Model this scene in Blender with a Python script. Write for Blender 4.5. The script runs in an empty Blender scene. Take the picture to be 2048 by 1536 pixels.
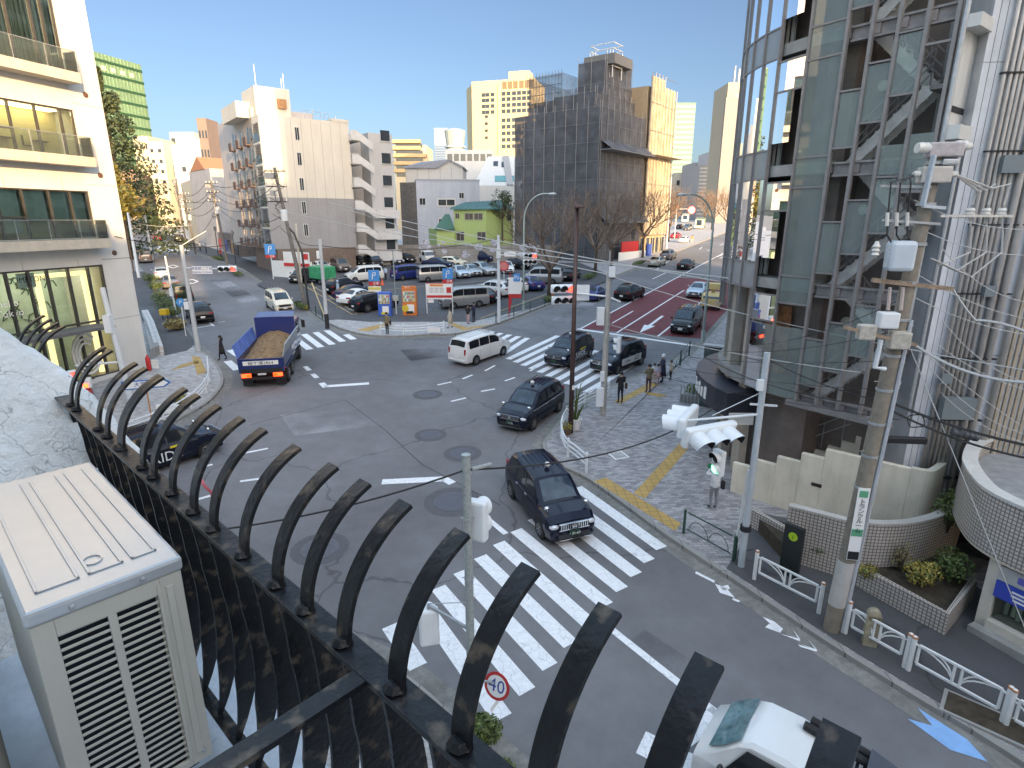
import bpy, math, random
from mathutils import Vector, Matrix
R = math.radians
rnd = random.Random(7)
scene = bpy.context.scene
# ---------------------------------------------------------------- camera, sky, sun, exposure
CAMH, PITCH, SLOPE = 10.8, .277, .045
cd = bpy.data.cameras.new('camera'); cd.sensor_width = 36; cd.lens = 36*1160/2048
cd.clip_start = .05; cd.clip_end = 6000
cam = bpy.data.objects.new('camera', cd); scene.collection.objects.link(cam)
cam.location = (0, 0, CAMH); cam.rotation_euler = (math.pi/2-PITCH, 0, 0)
scene.camera = cam
SUN_EL, SUN_AZ = R(13), R(150)                       # azimuth clockwise from +Y
sund = Vector((math.sin(SUN_AZ)*math.cos(SUN_EL), math.cos(SUN_AZ)*math.cos(SUN_EL), math.sin(SUN_EL)))
world = bpy.data.worlds.new('World'); scene.world = world; world.use_nodes = True
wn = world.node_tree.nodes; wl = world.node_tree.links
sky = wn.new('ShaderNodeTexSky'); sky.sky_type = 'NISHITA'; sky.sun_disc = False
sky.sun_elevation = SUN_EL; sky.sun_rotation = SUN_AZ; sky.altitude = 30
sky.air_density = .9; sky.dust_density = 2.2; sky.ozone_density = 4.5
# sky gain added overhead and sun-side, out of view, lights the shaded street
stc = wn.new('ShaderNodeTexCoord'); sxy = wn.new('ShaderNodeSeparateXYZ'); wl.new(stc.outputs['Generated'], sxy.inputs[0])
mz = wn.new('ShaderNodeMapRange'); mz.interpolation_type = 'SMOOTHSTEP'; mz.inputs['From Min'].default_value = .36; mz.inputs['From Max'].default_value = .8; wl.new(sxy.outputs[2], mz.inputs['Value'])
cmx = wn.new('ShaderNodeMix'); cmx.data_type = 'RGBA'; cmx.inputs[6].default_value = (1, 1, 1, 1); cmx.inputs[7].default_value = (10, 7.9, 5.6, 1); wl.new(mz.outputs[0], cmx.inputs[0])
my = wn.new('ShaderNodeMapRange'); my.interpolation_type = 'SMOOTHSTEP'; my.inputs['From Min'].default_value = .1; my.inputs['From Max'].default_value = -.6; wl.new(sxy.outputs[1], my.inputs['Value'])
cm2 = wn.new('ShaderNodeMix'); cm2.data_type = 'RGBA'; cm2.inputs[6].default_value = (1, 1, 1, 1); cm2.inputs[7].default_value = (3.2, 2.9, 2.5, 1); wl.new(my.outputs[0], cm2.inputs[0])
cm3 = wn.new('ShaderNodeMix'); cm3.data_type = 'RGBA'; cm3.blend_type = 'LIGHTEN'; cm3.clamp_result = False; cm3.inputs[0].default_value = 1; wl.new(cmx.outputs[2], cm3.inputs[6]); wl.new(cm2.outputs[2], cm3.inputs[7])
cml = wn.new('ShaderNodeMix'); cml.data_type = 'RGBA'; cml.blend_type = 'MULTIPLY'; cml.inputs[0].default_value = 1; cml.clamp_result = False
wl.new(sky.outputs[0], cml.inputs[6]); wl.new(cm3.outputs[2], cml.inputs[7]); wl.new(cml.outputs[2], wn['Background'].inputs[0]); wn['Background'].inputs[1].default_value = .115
sl = bpy.data.lights.new('sun', 'SUN'); sl.energy = 3.7; sl.angle = R(.5); sl.color = (1, .76, .46)
so = bpy.data.objects.new('sun', sl); scene.collection.objects.link(so)
so.rotation_euler = sund.to_track_quat('Z', 'Y').to_euler(); so.location = (60, -80, 90)
vs = scene.view_settings; scene.display_settings.display_device = 'sRGB'
vs.view_transform = 'Standard'; vs.look = 'None'; vs.exposure = 1.12; vs.gamma = 1
vs.use_white_balance = True; vs.white_balance_temperature = 8500; vs.white_balance_tint = 17  # camera set for open shade
scene.cycles.max_bounces = 6; scene.cycles.transparent_max_bounces = 10
scene.cycles.caustics_reflective = False; scene.cycles.caustics_refractive = False
# ---------------------------------------------------------------- geometry of the place
CP, SP = math.cos(PITCH), math.sin(PITCH)
def ray(px, py):
    x = (px-1024)/1160; y = (768-py)/1160
    return Vector((x, CP+SP*y, -SP+CP*y))
def gz(y): return SLOPE*min(y, 300)
def G(px, py, h=0):                                  # a measured spot on the (sloping) ground
    d = ray(px, py); t = -(CAMH-h)/(d.z-SLOPE*d.y); return Vector((d.x*t, d.y*t, CAMH+d.z*t))
def zat(y, py): d = ray(1024, py); return CAMH+y*d.z/d.y
def P(px, py, Y): d = ray(px, py); t = Y/d.y; return Vector((d.x*t, Y, CAMH+d.z*t))
class Wall:                                          # a vertical plane: k metres along, z up
    def __init__(s, o, d):
        s.o = Vector((o[0], o[1], 0)); s.d = Vector((d[0], d[1], 0)).normalized()
        n = Vector((s.d.y, -s.d.x, 0))
        s.n = n if n.dot(-s.o) > 0 else -n
    def at(s, px, py):
        r = ray(px, py); t = s.n.dot(s.o)/s.n.dot(r); p = r*t
        return (p-s.o).dot(s.d), CAMH+r.z*t
    def pt(s, k, z, off=0): p = s.o+s.d*k+s.n*off; return Vector((p.x, p.y, z))
    def xy(s, k, off=0): p = s.o+s.d*k+s.n*off; return (p.x, p.y)
# ---------------------------------------------------------------- mesh builder
class MB:
    def __init__(s): s.v = []; s.f = []; s.m = []; s.c = 0
    def add(s, vs, fs, mi=None):
        b = len(s.v); s.v += [Vector(v) for v in vs]
        for f in fs: s.f.append([b+i for i in f]); s.m.append(s.c if mi is None else mi)
    def box(s, c, d, rz=0, M=None):
        x, y, z = d[0]/2, d[1]/2, d[2]/2
        vs = [Vector((i*x, j*y, k*z)) for k in (-1, 1) for j in (-1, 1) for i in (-1, 1)]
        q = M or Matrix.Rotation(rz, 3, 'Z'); c = Vector(c)
        s.add([q @ v+c for v in vs], [(0, 2, 3, 1), (4, 5, 7, 6), (0, 1, 5, 4), (2, 6, 7, 3), (0, 4, 6, 2), (1, 3, 7, 5)])
    def bbox(s, x0, x1, y0, y1, z0, z1): s.box(((x0+x1)/2, (y0+y1)/2, (z0+z1)/2), (x1-x0, y1-y0, z1-z0))
    def wbox(s, W, k0, k1, z0, z1, o0, o1):           # box on a Wall: along k, up z, from offset o0 to o1
        vs = [W.pt(k, z, o) for z in (z0, z1) for o in (o0, o1) for k in (k0, k1)]
        s.add(vs, [(0, 2, 3, 1), (4, 5, 7, 6), (0, 1, 5, 4), (2, 6, 7, 3), (0, 4, 6, 2), (1, 3, 7, 5)])
    def prism(s, poly, z0, z1, caps=True):            # poly of (x, y); z may be functions of y
        n = len(poly); f0 = z0 if callable(z0) else (lambda y: z0); f1 = z1 if callable(z1) else (lambda y: z1)
        vs = [(x, y, f0(y)) for x, y in poly]+[(x, y, f1(y)) for x, y in poly]
        fs = [(i, (i+1) % n, n+(i+1) % n, n+i) for i in range(n)]
        if caps: fs += [tuple(range(n-1, -1, -1)), tuple(range(n, 2*n))]
        s.add(vs, fs)
    def sheet(s, pts): s.add(pts, [tuple(range(len(pts)))])
    def plate(s, pts, t, n):                          # thick polygon
        n = Vector(n)*t; m = len(pts); vs = [Vector(p) for p in pts]; vs += [v-n for v in vs]
        s.add(vs, [tuple(range(m)), tuple(range(2*m-1, m-1, -1))]+[(i, m+i, m+(i+1) % m, (i+1) % m) for i in range(m)])
    def tube(s, pts, r, n=6, caps=True, sx=1, roll=0):
        pts = [Vector(p) for p in pts]; rs = r if isinstance(r, (list, tuple)) else [r]*len(pts)
        b = len(s.v); up = None
        for i, p in enumerate(pts):
            t = (pts[min(i+1, len(pts)-1)]-pts[max(i-1, 0)])
            t = t.normalized() if t.length > 1e-9 else Vector((0, 0, 1))
            if up is None:
                a = Vector((0, 0, 1)) if abs(t.z) < .9 else Vector((1, 0, 0)); up = (a-t*a.dot(t)).normalized()
            else:
                up = up-t*up.dot(t); up = up.normalized() if up.length > 1e-6 else Vector((1, 0, 0))
            sd = t.cross(up)
            for k in range(n):
                a = 2*math.pi*(k+.5)/n+roll
                s.v.append(p+(up*math.cos(a)+sd*math.sin(a)*sx)*rs[i])
        for i in range(len(pts)-1):
            for k in range(n):
                s.f.append([b+i*n+k, b+i*n+(k+1) % n, b+(i+1)*n+(k+1) % n, b+(i+1)*n+k]); s.m.append(s.c)
        if caps:
            s.f.append([b+k for k in range(n-1, -1, -1)]); s.m.append(s.c)
            e = b+(len(pts)-1)*n; s.f.append([e+k for k in range(n)]); s.m.append(s.c)
    def bar(s, p, q, w, h=None):                      # rectangular bar
        p = Vector(p); q = Vector(q); t = (q-p).normalized(); a = Vector((0, 0, 1)) if abs(t.z) < .95 else Vector((1, 0, 0))
        u = (a-t*a.dot(t)).normalized(); r = t.cross(u); h = h or w
        vs = [e+u*(j*h/2)+r*(i*w/2) for e in (p, q) for j, i in ((-1, -1), (-1, 1), (1, 1), (1, -1))]
        s.add(vs, [(3, 2, 1, 0), (4, 5, 6, 7)]+[(i, (i+1) % 4, 4+(i+1) % 4, 4+i) for i in range(4)])
    def lathe(s, prof, c, n=16, M=None):
        b = []; c = Vector(c)
        for r, z in prof:
            for k in range(n):
                a = 2*math.pi*k/n; v = Vector((r*math.cos(a), r*math.sin(a), z)); b.append((M @ v if M else v)+c)
        m = len(prof)
        s.add(b, [(i*n+k, i*n+(k+1) % n, (i+1)*n+(k+1) % n, (i+1)*n+k) for i in range(m-1) for k in range(n)]+[tuple(range(n-1, -1, -1)), tuple((m-1)*n+k for k in range(n))])
    def ball(s, c, r, n=10, m=6, sc=(1, 1, 1)):
        prof = [(max(.001, math.sin(math.pi*i/m)), -math.cos(math.pi*i/m)) for i in range(m+1)]
        s.lathe([(a*r, b*r) for a, b in prof], c, n, Matrix.Diagonal(sc))
    def leaves(s, c, rad, n, size, rg, flat=1.0, up=.3):   # n leaf cards spread through an ellipsoid
        c = Vector(c)
        for _ in range(n):
            while True:
                p = Vector((rg.uniform(-1, 1), rg.uniform(-1, 1), rg.uniform(-1, 1)))
                if .15 < p.length < 1: break
            p = p*(p.length**-.35) if rg.random() < .7 else p
            q = Vector((p.x*rad[0], p.y*rad[1], p.z*rad[2]))+c
            n1 = (p.normalized()+Vector((rg.gauss(0, .6), rg.gauss(0, .6), rg.gauss(up, .6)))).normalized()
            a = n1.orthogonal().normalized(); a = Matrix.Rotation(rg.uniform(0, 6.28), 3, n1) @ a; b_ = n1.cross(a)
            z = size*rg.uniform(.6, 1.4)
            s.add([q-a*z*.5, q+b_*z*.28*flat, q+a*z*.5, q-b_*z*.28*flat], [(0, 1, 2, 3)], rg.choice((0, 0, 1)) if s.c == 0 else s.c)
    def build(s, name, mats, parent=None, smooth=False, bevel=0, coll=None):
        me = bpy.data.meshes.new(name)
        o3 = Vector(parent['_o']) if parent is not None and '_o' in parent else None
        vv = [v-o3 for v in s.v] if o3 is not None else s.v
        me.from_pydata([tuple(v) for v in vv], [], s.f)
        if not isinstance(mats, (list, tuple)): mats = [mats]
        for m in mats: me.materials.append(m)
        if len(mats) > 1:
            me.polygons.foreach_set('material_index', [min(i, len(mats)-1) for i in s.m])
        if smooth is True: me.polygons.foreach_set('use_smooth', [True]*len(me.polygons))
        me.update()
        o = bpy.data.objects.new(name, me); scene.collection.objects.link(o)
        if smooth == 'auto':
            me.polygons.foreach_set('use_smooth', [True]*len(me.polygons))
            me.set_sharp_from_angle(angle=R(35))
        if bevel:
            md = o.modifiers.new('bevel', 'BEVEL'); md.width = bevel; md.segments = 2; md.limit_method = 'ANGLE'
        if parent is not None: o.parent = parent
        return o
def tag(o, label=None, cat=None, group=None, kind=None):
    if label: o['label'] = label
    if cat: o['category'] = cat
    if group: o['group'] = group
    if kind: o['kind'] = kind
    return o
def thing(name, label, cat, loc=(0, 0, 0), rz=0, group=None, tilt=False, world=False):
    o = bpy.data.objects.new(name, None); scene.collection.objects.link(o); o.empty_display_size = .3
    loc = Vector(loc); o.location = loc
    if tilt: o.rotation_euler = (Matrix.Rotation(math.atan(SLOPE), 3, 'X') @ Matrix.Rotation(rz, 3, 'Z')).to_euler()
    else: o.rotation_euler = (0, 0, rz)
    if world: o['_o'] = tuple(loc)                    # its parts are modelled in world coordinates
    THINGS.append(o)
    return tag(o, label, cat, group)
THINGS = []
def dup(root, loc, rz, label=None, group=None):
    r = root.copy(); scene.collection.objects.link(r); r.location = loc; r.rotation_euler = (0, 0, rz)
    if label: r['label'] = label
    if group: r['group'] = group
    for ch in root.children:
        c = ch.copy(); scene.collection.objects.link(c); c.parent = r
        for g in ch.children:
            d = g.copy(); scene.collection.objects.link(d); d.parent = c
    return r
def text(s, size, mat, parent, M, name='lettering', depth=.004, ext=1.0, align='CENTER'):
    cu = bpy.data.curves.new(name, 'FONT'); cu.body = s; cu.size = size; cu.extrude = depth
    cu.align_x = align; cu.align_y = 'CENTER'; cu.resolution_u = 2
    t = bpy.data.objects.new(name, cu); scene.collection.objects.link(t)
    dg = bpy.context.evaluated_depsgraph_get()
    me = bpy.data.meshes.new_from_object(t.evaluated_get(dg)); bpy.data.objects.remove(t); bpy.data.curves.remove(cu)
    me.name = name
    o3 = Vector(parent['_o']) if parent is not None and '_o' in parent else Vector()
    me.transform(Matrix.Translation(-o3) @ M @ Matrix.Diagonal((ext, 1, 1, 1)))
    me.materials.clear(); me.materials.append(mat)
    o = bpy.data.objects.new(name, me); scene.collection.objects.link(o); o.parent = parent
    return o
def frame(o, x, y):                                   # 4x4 with text x along x, y along y
    x = Vector(x).normalized(); y = Vector(y); y = (y-x*y.dot(x)).normalized(); z = x.cross(y)
    m = Matrix((x, y, z)).transposed().to_4x4(); m.translation = Vector(o); return m
# ---------------------------------------------------------------- materials
MATS = {}
def mat(name, col, rough=.6, metal=0, var=.12, scale=3, bump=0, bscale=60, spec=.5, grime=0, coat=0):
    if name in MATS: return MATS[name]
    m = bpy.data.materials.new(name); m.use_nodes = True; MATS[name] = m
    nt = m.node_tree; b = nt.nodes['Principled BSDF']
    b.inputs['Roughness'].default_value = rough; b.inputs['Metallic'].default_value = metal
    b.inputs['Specular IOR Level'].default_value = spec
    if coat: b.inputs['Coat Weight'].default_value = coat; b.inputs['Coat Roughness'].default_value = .06
    tc = nt.nodes.new('ShaderNodeTexCoord')
    if var:
        n = nt.nodes.new('ShaderNodeTexNoise'); n.inputs['Scale'].default_value = scale; n.inputs['Detail'].default_value = 6; n.inputs['Roughness'].default_value = .65
        nt.links.new(tc.outputs['Object'], n.inputs['Vector'])
        cr = nt.nodes.new('ShaderNodeValToRGB'); cr.color_ramp.elements[0].position = .3; cr.color_ramp.elements[1].position = .7
        cr.color_ramp.elements[0].color = (*[c*(1-var) for c in col], 1); cr.color_ramp.elements[1].color = (*[min(1, c*(1+var)) for c in col], 1)
        nt.links.new(n.outputs['Fac'], cr.inputs['Fac']); last = cr.outputs['Color']
        if grime:
            g = nt.nodes.new('ShaderNodeTexNoise'); g.inputs['Scale'].default_value = .35; g.inputs['Detail'].default_value = 8; g.inputs['Roughness'].default_value = .7
            mp = nt.nodes.new('ShaderNodeMapping'); mp.inputs['Scale'].default_value = (2.2, 2.2, .35)
            nt.links.new(tc.outputs['Object'], mp.inputs['Vector']); nt.links.new(mp.outputs['Vector'], g.inputs['Vector'])
            r2 = nt.nodes.new('ShaderNodeMapRange'); r2.inputs['From Min'].default_value = .42; r2.inputs['From Max'].default_value = .72; r2.inputs['To Max'].default_value = grime
            nt.links.new(g.outputs['Fac'], r2.inputs['Value'])
            mx = nt.nodes.new('ShaderNodeMix'); mx.data_type = 'RGBA'; mx.inputs[7].default_value = (*[c*.45 for c in col], 1)
            nt.links.new(r2.outputs['Result'], mx.inputs[0]); nt.links.new(last, mx.inputs[6]); last = mx.outputs[2]
        nt.links.new(last, b.inputs['Base Color'])
    else: b.inputs['Base Color'].default_value = (*col, 1)
    if bump:
        n2 = nt.nodes.new('ShaderNodeTexNoise'); n2.inputs['Scale'].default_value = bscale; n2.inputs['Detail'].default_value = 5
        nt.links.new(tc.outputs['Object'], n2.inputs['Vector'])
        bp = nt.nodes.new('ShaderNodeBump'); bp.inputs['Strength'].default_value = bump; bp.inputs['Distance'].default_value = .03
        nt.links.new(n2.outputs['Fac'], bp.inputs['Height']); nt.links.new(bp.outputs['Normal'], b.inputs['Normal'])
    return m
def brickmat(name, c1, c2, mortar, w, h, msize=.012, rough=.7, plane='xy', offset=.5, jit=.0, bump=.3):
    if name in MATS: return MATS[name]
    m = mat(name, c1, rough, var=0); nt = m.node_tree; b = nt.nodes['Principled BSDF']
    tc = nt.nodes.new('ShaderNodeTexCoord'); sp = nt.nodes.new('ShaderNodeSeparateXYZ'); cb = nt.nodes.new('ShaderNodeCombineXYZ')
    nt.links.new(tc.outputs['Object'], sp.inputs[0])
    src = sp
    if plane == 'uv': src = nt.nodes.new('ShaderNodeSeparateXYZ'); nt.links.new(tc.outputs['UV'], src.inputs[0]); nt.links.new(src.outputs[0], cb.inputs[0]); nt.links.new(src.outputs[1], cb.inputs[1])
    else:
        a = 'xyz'.index(plane[0]); c = 'xyz'.index(plane[1])
        nt.links.new(sp.outputs[a], cb.inputs[0]); nt.links.new(sp.outputs[c], cb.inputs[1])
    bk = nt.nodes.new('ShaderNodeTexBrick'); bk.inputs['Scale'].default_value = 1; bk.inputs['Brick Width'].default_value = w; bk.inputs['Row Height'].default_value = h
    bk.inputs['Mortar Size'].default_value = msize; bk.inputs['Color1'].default_value = (*c1, 1); bk.inputs['Color2'].default_value = (*c2, 1); bk.inputs['Mortar'].default_value = (*mortar, 1)
    bk.offset = offset; bk.inputs['Bias'].default_value = jit
    nt.links.new(cb.outputs[0], bk.inputs['Vector'])
    n = nt.nodes.new('ShaderNodeTexNoise'); n.inputs['Scale'].default_value = 1.3; n.inputs['Detail'].default_value = 8
    nt.links.new(tc.outputs['Object'], n.inputs['Vector'])
    mr = nt.nodes.new('ShaderNodeMapRange'); mr.inputs['From Min'].default_value = .3; mr.inputs['From Max'].default_value = .7; mr.inputs['To Min'].default_value = .86; mr.inputs['To Max'].default_value = 1.08
    nt.links.new(n.outputs['Fac'], mr.inputs['Value'])
    mu = nt.nodes.new('ShaderNodeMix'); mu.data_type = 'RGBA'; mu.blend_type = 'MULTIPLY'; mu.inputs[0].default_value = 1
    nt.links.new(bk.outputs['Color'], mu.inputs[6]); nt.links.new(mr.outputs[0], mu.inputs[7]); nt.links.new(mu.outputs[2], b.inputs['Base Color'])
    bp = nt.nodes.new('ShaderNodeBump'); bp.inputs['Strength'].default_value = bump; bp.inputs['Distance'].default_value = .008; bp.invert = True
    nt.links.new(bk.outputs['Fac'], bp.inputs['Height']); nt.links.new(bp.outputs['Normal'], b.inputs['Normal'])
    return m
def emit(name, col, s):
    if name in MATS: return MATS[name]
    m = mat(name, col, .4, var=0); b = m.node_tree.nodes['Principled BSDF']
    b.inputs['Emission Color'].default_value = (*col, 1); b.inputs['Emission Strength'].default_value = s; return m
def glassmat(name, tint=(.9, .97, .95), refl=.5, rough=.02, thru=1.0, haze=0.0, hcol=(.6, .7, .68)):
    if name in MATS: return MATS[name]                # architectural pane: clear, reflecting by angle, haze for frosting and painted sky reflection
    m = bpy.data.materials.new(name); m.use_nodes = True; MATS[name] = m; nt = m.node_tree; nt.nodes.clear()
    out = nt.nodes.new('ShaderNodeOutputMaterial'); tr = nt.nodes.new('ShaderNodeBsdfTransparent'); tr.inputs[0].default_value = (*[t*thru for t in tint], 1)
    gl = nt.nodes.new('ShaderNodeBsdfGlossy'); gl.inputs['Roughness'].default_value = rough; gl.inputs[0].default_value = (.95, .97, 1, 1)
    lw = nt.nodes.new('ShaderNodeLayerWeight'); lw.inputs['Blend'].default_value = refl
    mx = nt.nodes.new('ShaderNodeMixShader'); nt.links.new(lw.outputs['Fresnel'], mx.inputs[0]); last = tr
    if haze:
        df = nt.nodes.new('ShaderNodeBsdfPrincipled'); df.inputs['Base Color'].default_value = (*hcol, 1); df.inputs['Roughness'].default_value = .4
        m2 = nt.nodes.new('ShaderNodeMixShader'); m2.inputs[0].default_value = haze; nt.links.new(tr.outputs[0], m2.inputs[1]); nt.links.new(df.outputs[0], m2.inputs[2]); last = m2
    nt.links.new(last.outputs[0], mx.inputs[1]); nt.links.new(gl.outputs[0], mx.inputs[2]); nt.links.new(mx.outputs[0], out.inputs[0])
    return m
def netmat(name, col, cover):
    if name in MATS: return MATS[name]
    m = mat(name, col, .85, var=.35, scale=.5); nt = m.node_tree; b = nt.nodes['Principled BSDF']
    out = [n for n in nt.nodes if n.type == 'OUTPUT_MATERIAL'][0]; tr = nt.nodes.new('ShaderNodeBsdfTransparent'); mx = nt.nodes.new('ShaderNodeMixShader')
    tc = nt.nodes.new('ShaderNodeTexCoord'); n = nt.nodes.new('ShaderNodeTexNoise'); n.inputs['Scale'].default_value = .6; n.inputs['Detail'].default_value = 4
    nt.links.new(tc.outputs['Object'], n.inputs['Vector']); mr = nt.nodes.new('ShaderNodeMapRange'); mr.inputs['From Min'].default_value = .3; mr.inputs['From Max'].default_value = .7
    mr.inputs['To Min'].default_value = cover-.12; mr.inputs['To Max'].default_value = cover+.1; nt.links.new(n.outputs['Fac'], mr.inputs['Value'])
    nt.links.new(mr.outputs[0], mx.inputs[0]); nt.links.new(tr.outputs[0], mx.inputs[1]); nt.links.new(b.outputs[0], mx.inputs[2]); nt.links.new(mx.outputs[0], out.inputs[0])
    return m
WHITE = mat('white_paint', (.72, .73, .72), .45, var=.06); DARK = mat('black_rubber', (.018, .018, .02), .8, var=.2)
STEEL = mat('galvanised_steel', (.42, .44, .45), .45, .5, var=.15, scale=8); ZINC = mat('weathered_steel', (.36, .37, .36), .6, .3, var=.2, scale=5)
CONC = mat('concrete', (.34, .33, .31), .85, var=.2, scale=2, bump=.2, grime=.5); BLACKP = mat('black_plastic', (.02, .02, .022), .45, var=.1)
CHROME = mat('chrome', (.75, .75, .76), .15, 1, var=0); PANE = mat('dark_pane', (.03, .04, .05), .06, var=.3, scale=.8, spec=.9)
CREAM = mat('cream_concrete', (.76, .69, .56), .8, var=.1, scale=1.2, bump=.1, grime=.55)
RED = mat('red_paint', (.55, .03, .03), .45, var=.1); GREENP = mat('dark_green_paint', (.02, .07, .05), .45, var=.15)
LEAF = [mat('leaf_mid', (.07, .11, .03), .6, var=.35, scale=9), mat('leaf_light', (.13, .17, .05), .6, var=.35, scale=9)]
DRYLEAF = [mat('dry_leaf', (.2, .16, .07), .7, var=.3), mat('dry_leaf_light', (.3, .25, .1), .7, var=.3)]
BARK = mat('bark', (.09, .065, .05), .9, var=.35, scale=8, bump=.4); SOIL = mat('soil', (.06, .045, .03), .95, var=.4, scale=6, bump=.5)
# ================================================================ SETTING: ground, roads, pavements, markings
def asphalt(name, c, wear=.35):
    m = mat(name, c, .82, var=.12, scale=1.2, bump=.25, bscale=140, grime=.1); nt = m.node_tree; b = nt.nodes['Principled BSDF']
    tc = nt.nodes.new('ShaderNodeTexCoord'); src = b.inputs['Base Color'].links[0].from_socket
    sc = nt.nodes.new('ShaderNodeTexNoise'); sc.inputs['Scale'].default_value = .12; sc.inputs['Detail'].default_value = 5
    fl = nt.nodes.new('ShaderNodeTexNoise'); fl.inputs['Scale'].default_value = 260; fl.inputs['Detail'].default_value = 1
    vo = nt.nodes.new('ShaderNodeTexVoronoi'); vo.feature = 'DISTANCE_TO_EDGE'; vo.inputs['Scale'].default_value = .11
    wp = nt.nodes.new('ShaderNodeTexNoise'); wp.inputs['Scale'].default_value = .5; wp.inputs['Detail'].default_value = 6
    ad = nt.nodes.new('ShaderNodeMix'); ad.data_type = 'RGBA'; ad.blend_type = 'LINEAR_LIGHT'; ad.inputs[0].default_value = .9
    for n in (sc, fl, wp): nt.links.new(tc.outputs['Object'], n.inputs['Vector'])
    nt.links.new(tc.outputs['Object'], ad.inputs[6]); nt.links.new(wp.outputs['Color'], ad.inputs[7]); nt.links.new(ad.outputs[2], vo.inputs['Vector'])
    cr = nt.nodes.new('ShaderNodeMapRange'); cr.inputs['From Max'].default_value = .006; cr.inputs['To Min'].default_value = .55; nt.links.new(vo.outputs['Distance'], cr.inputs['Value'])
    m1 = nt.nodes.new('ShaderNodeMapRange'); m1.inputs['From Min'].default_value = .3; m1.inputs['From Max'].default_value = .7; m1.inputs['To Min'].default_value = .74; m1.inputs['To Max'].default_value = 1.22
    m2 = nt.nodes.new('ShaderNodeMapRange'); m2.inputs['From Min'].default_value = .25; m2.inputs['From Max'].default_value = .75; m2.inputs['To Min'].default_value = .7; m2.inputs['To Max'].default_value = 1.3
    nt.links.new(sc.outputs['Fac'], m1.inputs['Value']); nt.links.new(fl.outputs['Fac'], m2.inputs['Value'])
    for s in (m1, m2, cr):
        x = nt.nodes.new('ShaderNodeMix'); x.data_type = 'RGBA'; x.blend_type = 'MULTIPLY'; x.inputs[0].default_value = 1
        nt.links.new(src, x.inputs[6]); nt.links.new(s.outputs[0], x.inputs[7]); src = x.outputs[2]
    nt.links.new(src, b.inputs['Base Color']); return m
def paintmat(name, col, worn):
    m = mat(name, col, .7, var=.08, scale=6); nt = m.node_tree; b = nt.nodes['Principled BSDF']; src = b.inputs['Base Color'].links[0].from_socket
    tc = nt.nodes.new('ShaderNodeTexCoord'); vo = nt.nodes.new('ShaderNodeTexVoronoi'); vo.feature = 'DISTANCE_TO_EDGE'; vo.inputs['Scale'].default_value = 2.2
    n = nt.nodes.new('ShaderNodeTexNoise'); n.inputs['Scale'].default_value = 2.5; n.inputs['Detail'].default_value = 7
    ad = nt.nodes.new('ShaderNodeMix'); ad.data_type = 'RGBA'; ad.blend_type = 'LINEAR_LIGHT'; ad.inputs[0].default_value = .25
    nt.links.new(tc.outputs['Object'], n.inputs['Vector']); nt.links.new(tc.outputs['Object'], ad.inputs[6]); nt.links.new(n.outputs['Color'], ad.inputs[7]); nt.links.new(ad.outputs[2], vo.inputs['Vector'])
    c = nt.nodes.new('ShaderNodeMapRange'); c.inputs['From Max'].default_value = .018; nt.links.new(vo.outputs['Distance'], c.inputs['Value']); c.inputs['To Min'].default_value = 1-worn
    n3 = nt.nodes.new('ShaderNodeTexNoise'); n3.inputs['Scale'].default_value = 30; n3.inputs['Detail'].default_value = 4; nt.links.new(tc.outputs['Object'], n3.inputs['Vector'])
    c2 = nt.nodes.new('ShaderNodeMapRange'); c2.inputs['From Min'].default_value = .3; c2.inputs['From Max'].default_value = .42; c2.inputs['To Min'].default_value = 1-worn*.7; nt.links.new(n3.outputs['Fac'], c2.inputs['Value'])
    mm = nt.nodes.new('ShaderNodeMath'); mm.operation = 'MULTIPLY'; nt.links.new(c.outputs[0], mm.inputs[0]); nt.links.new(c2.outputs[0], mm.inputs[1])
    x = nt.nodes.new('ShaderNodeMix'); x.data_type = 'RGBA'; x.inputs[6].default_value = (.09, .09, .095, 1); nt.links.new(mm.outputs[0], x.inputs[0]); nt.links.new(src, x.inputs[7]); nt.links.new(x.outputs[2], b.inputs['Base Color'])
    return m
ASPH = asphalt('asphalt', (.165, .165, .172)); LOTASPH = asphalt('lot_asphalt', (.075, .078, .085)); PATHASPH = asphalt('path_asphalt', (.085, .085, .09))
LINE = paintmat('road_paint', (.78, .79, .8), .45); REDROAD = mat('red_asphalt', (.17, .035, .04), .8, var=.2, scale=2, bump=.2, bscale=120, grime=.3)
BLOCK = brickmat('pavement_blocks', (.40, .385, .385), (.19, .18, .19), (.15, .15, .15), .24, .12, .006, jit=-.1)
BLOCKL = brickmat('pavement_blocks_pale', (.5, .49, .48), (.3, .29, .29), (.22, .22, .22), .24, .12, .006)
KERB = brickmat('kerb_stone', (.3, .29, .27), (.26, .255, .24), (.12, .12, .12), .6, 5, .012)
TACT = brickmat('tactile_paving', (.52, .32, .1), (.45, .28, .09), (.2, .14, .06), .3, .3, .01, offset=0)
GUT = mat('gutter_concrete', (.22, .215, .2), .9, var=.3, scale=5, bump=.3, bscale=80, grime=.6)
def struct(name, mb, m, **k): return tag(mb.build(name, m, **k), kind='structure')
def hz(h): return lambda y: gz(y)+h
g = MB(); X = 3000
for ya, yb in ((-250, 300), (300, 3200)):
    g.add([(-X, ya, gz(ya)-.01), (X, ya, gz(ya)-.01), (X, yb, gz(yb)-.01), (-X, yb, gz(yb)-.01)], [(0, 1, 2, 3)])
struct('ground', g, mat('bare_ground', (.2, .19, .18), .9, var=.2, scale=.2))
g = MB()
g.add([(x, y, gz(y)) for x, y in ((-190, -40), (60, -40), (60, 20), (160, 300), (-230, 300))], [(0, 1, 2, 3, 4)])
struct('road', g, ASPH)
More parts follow.
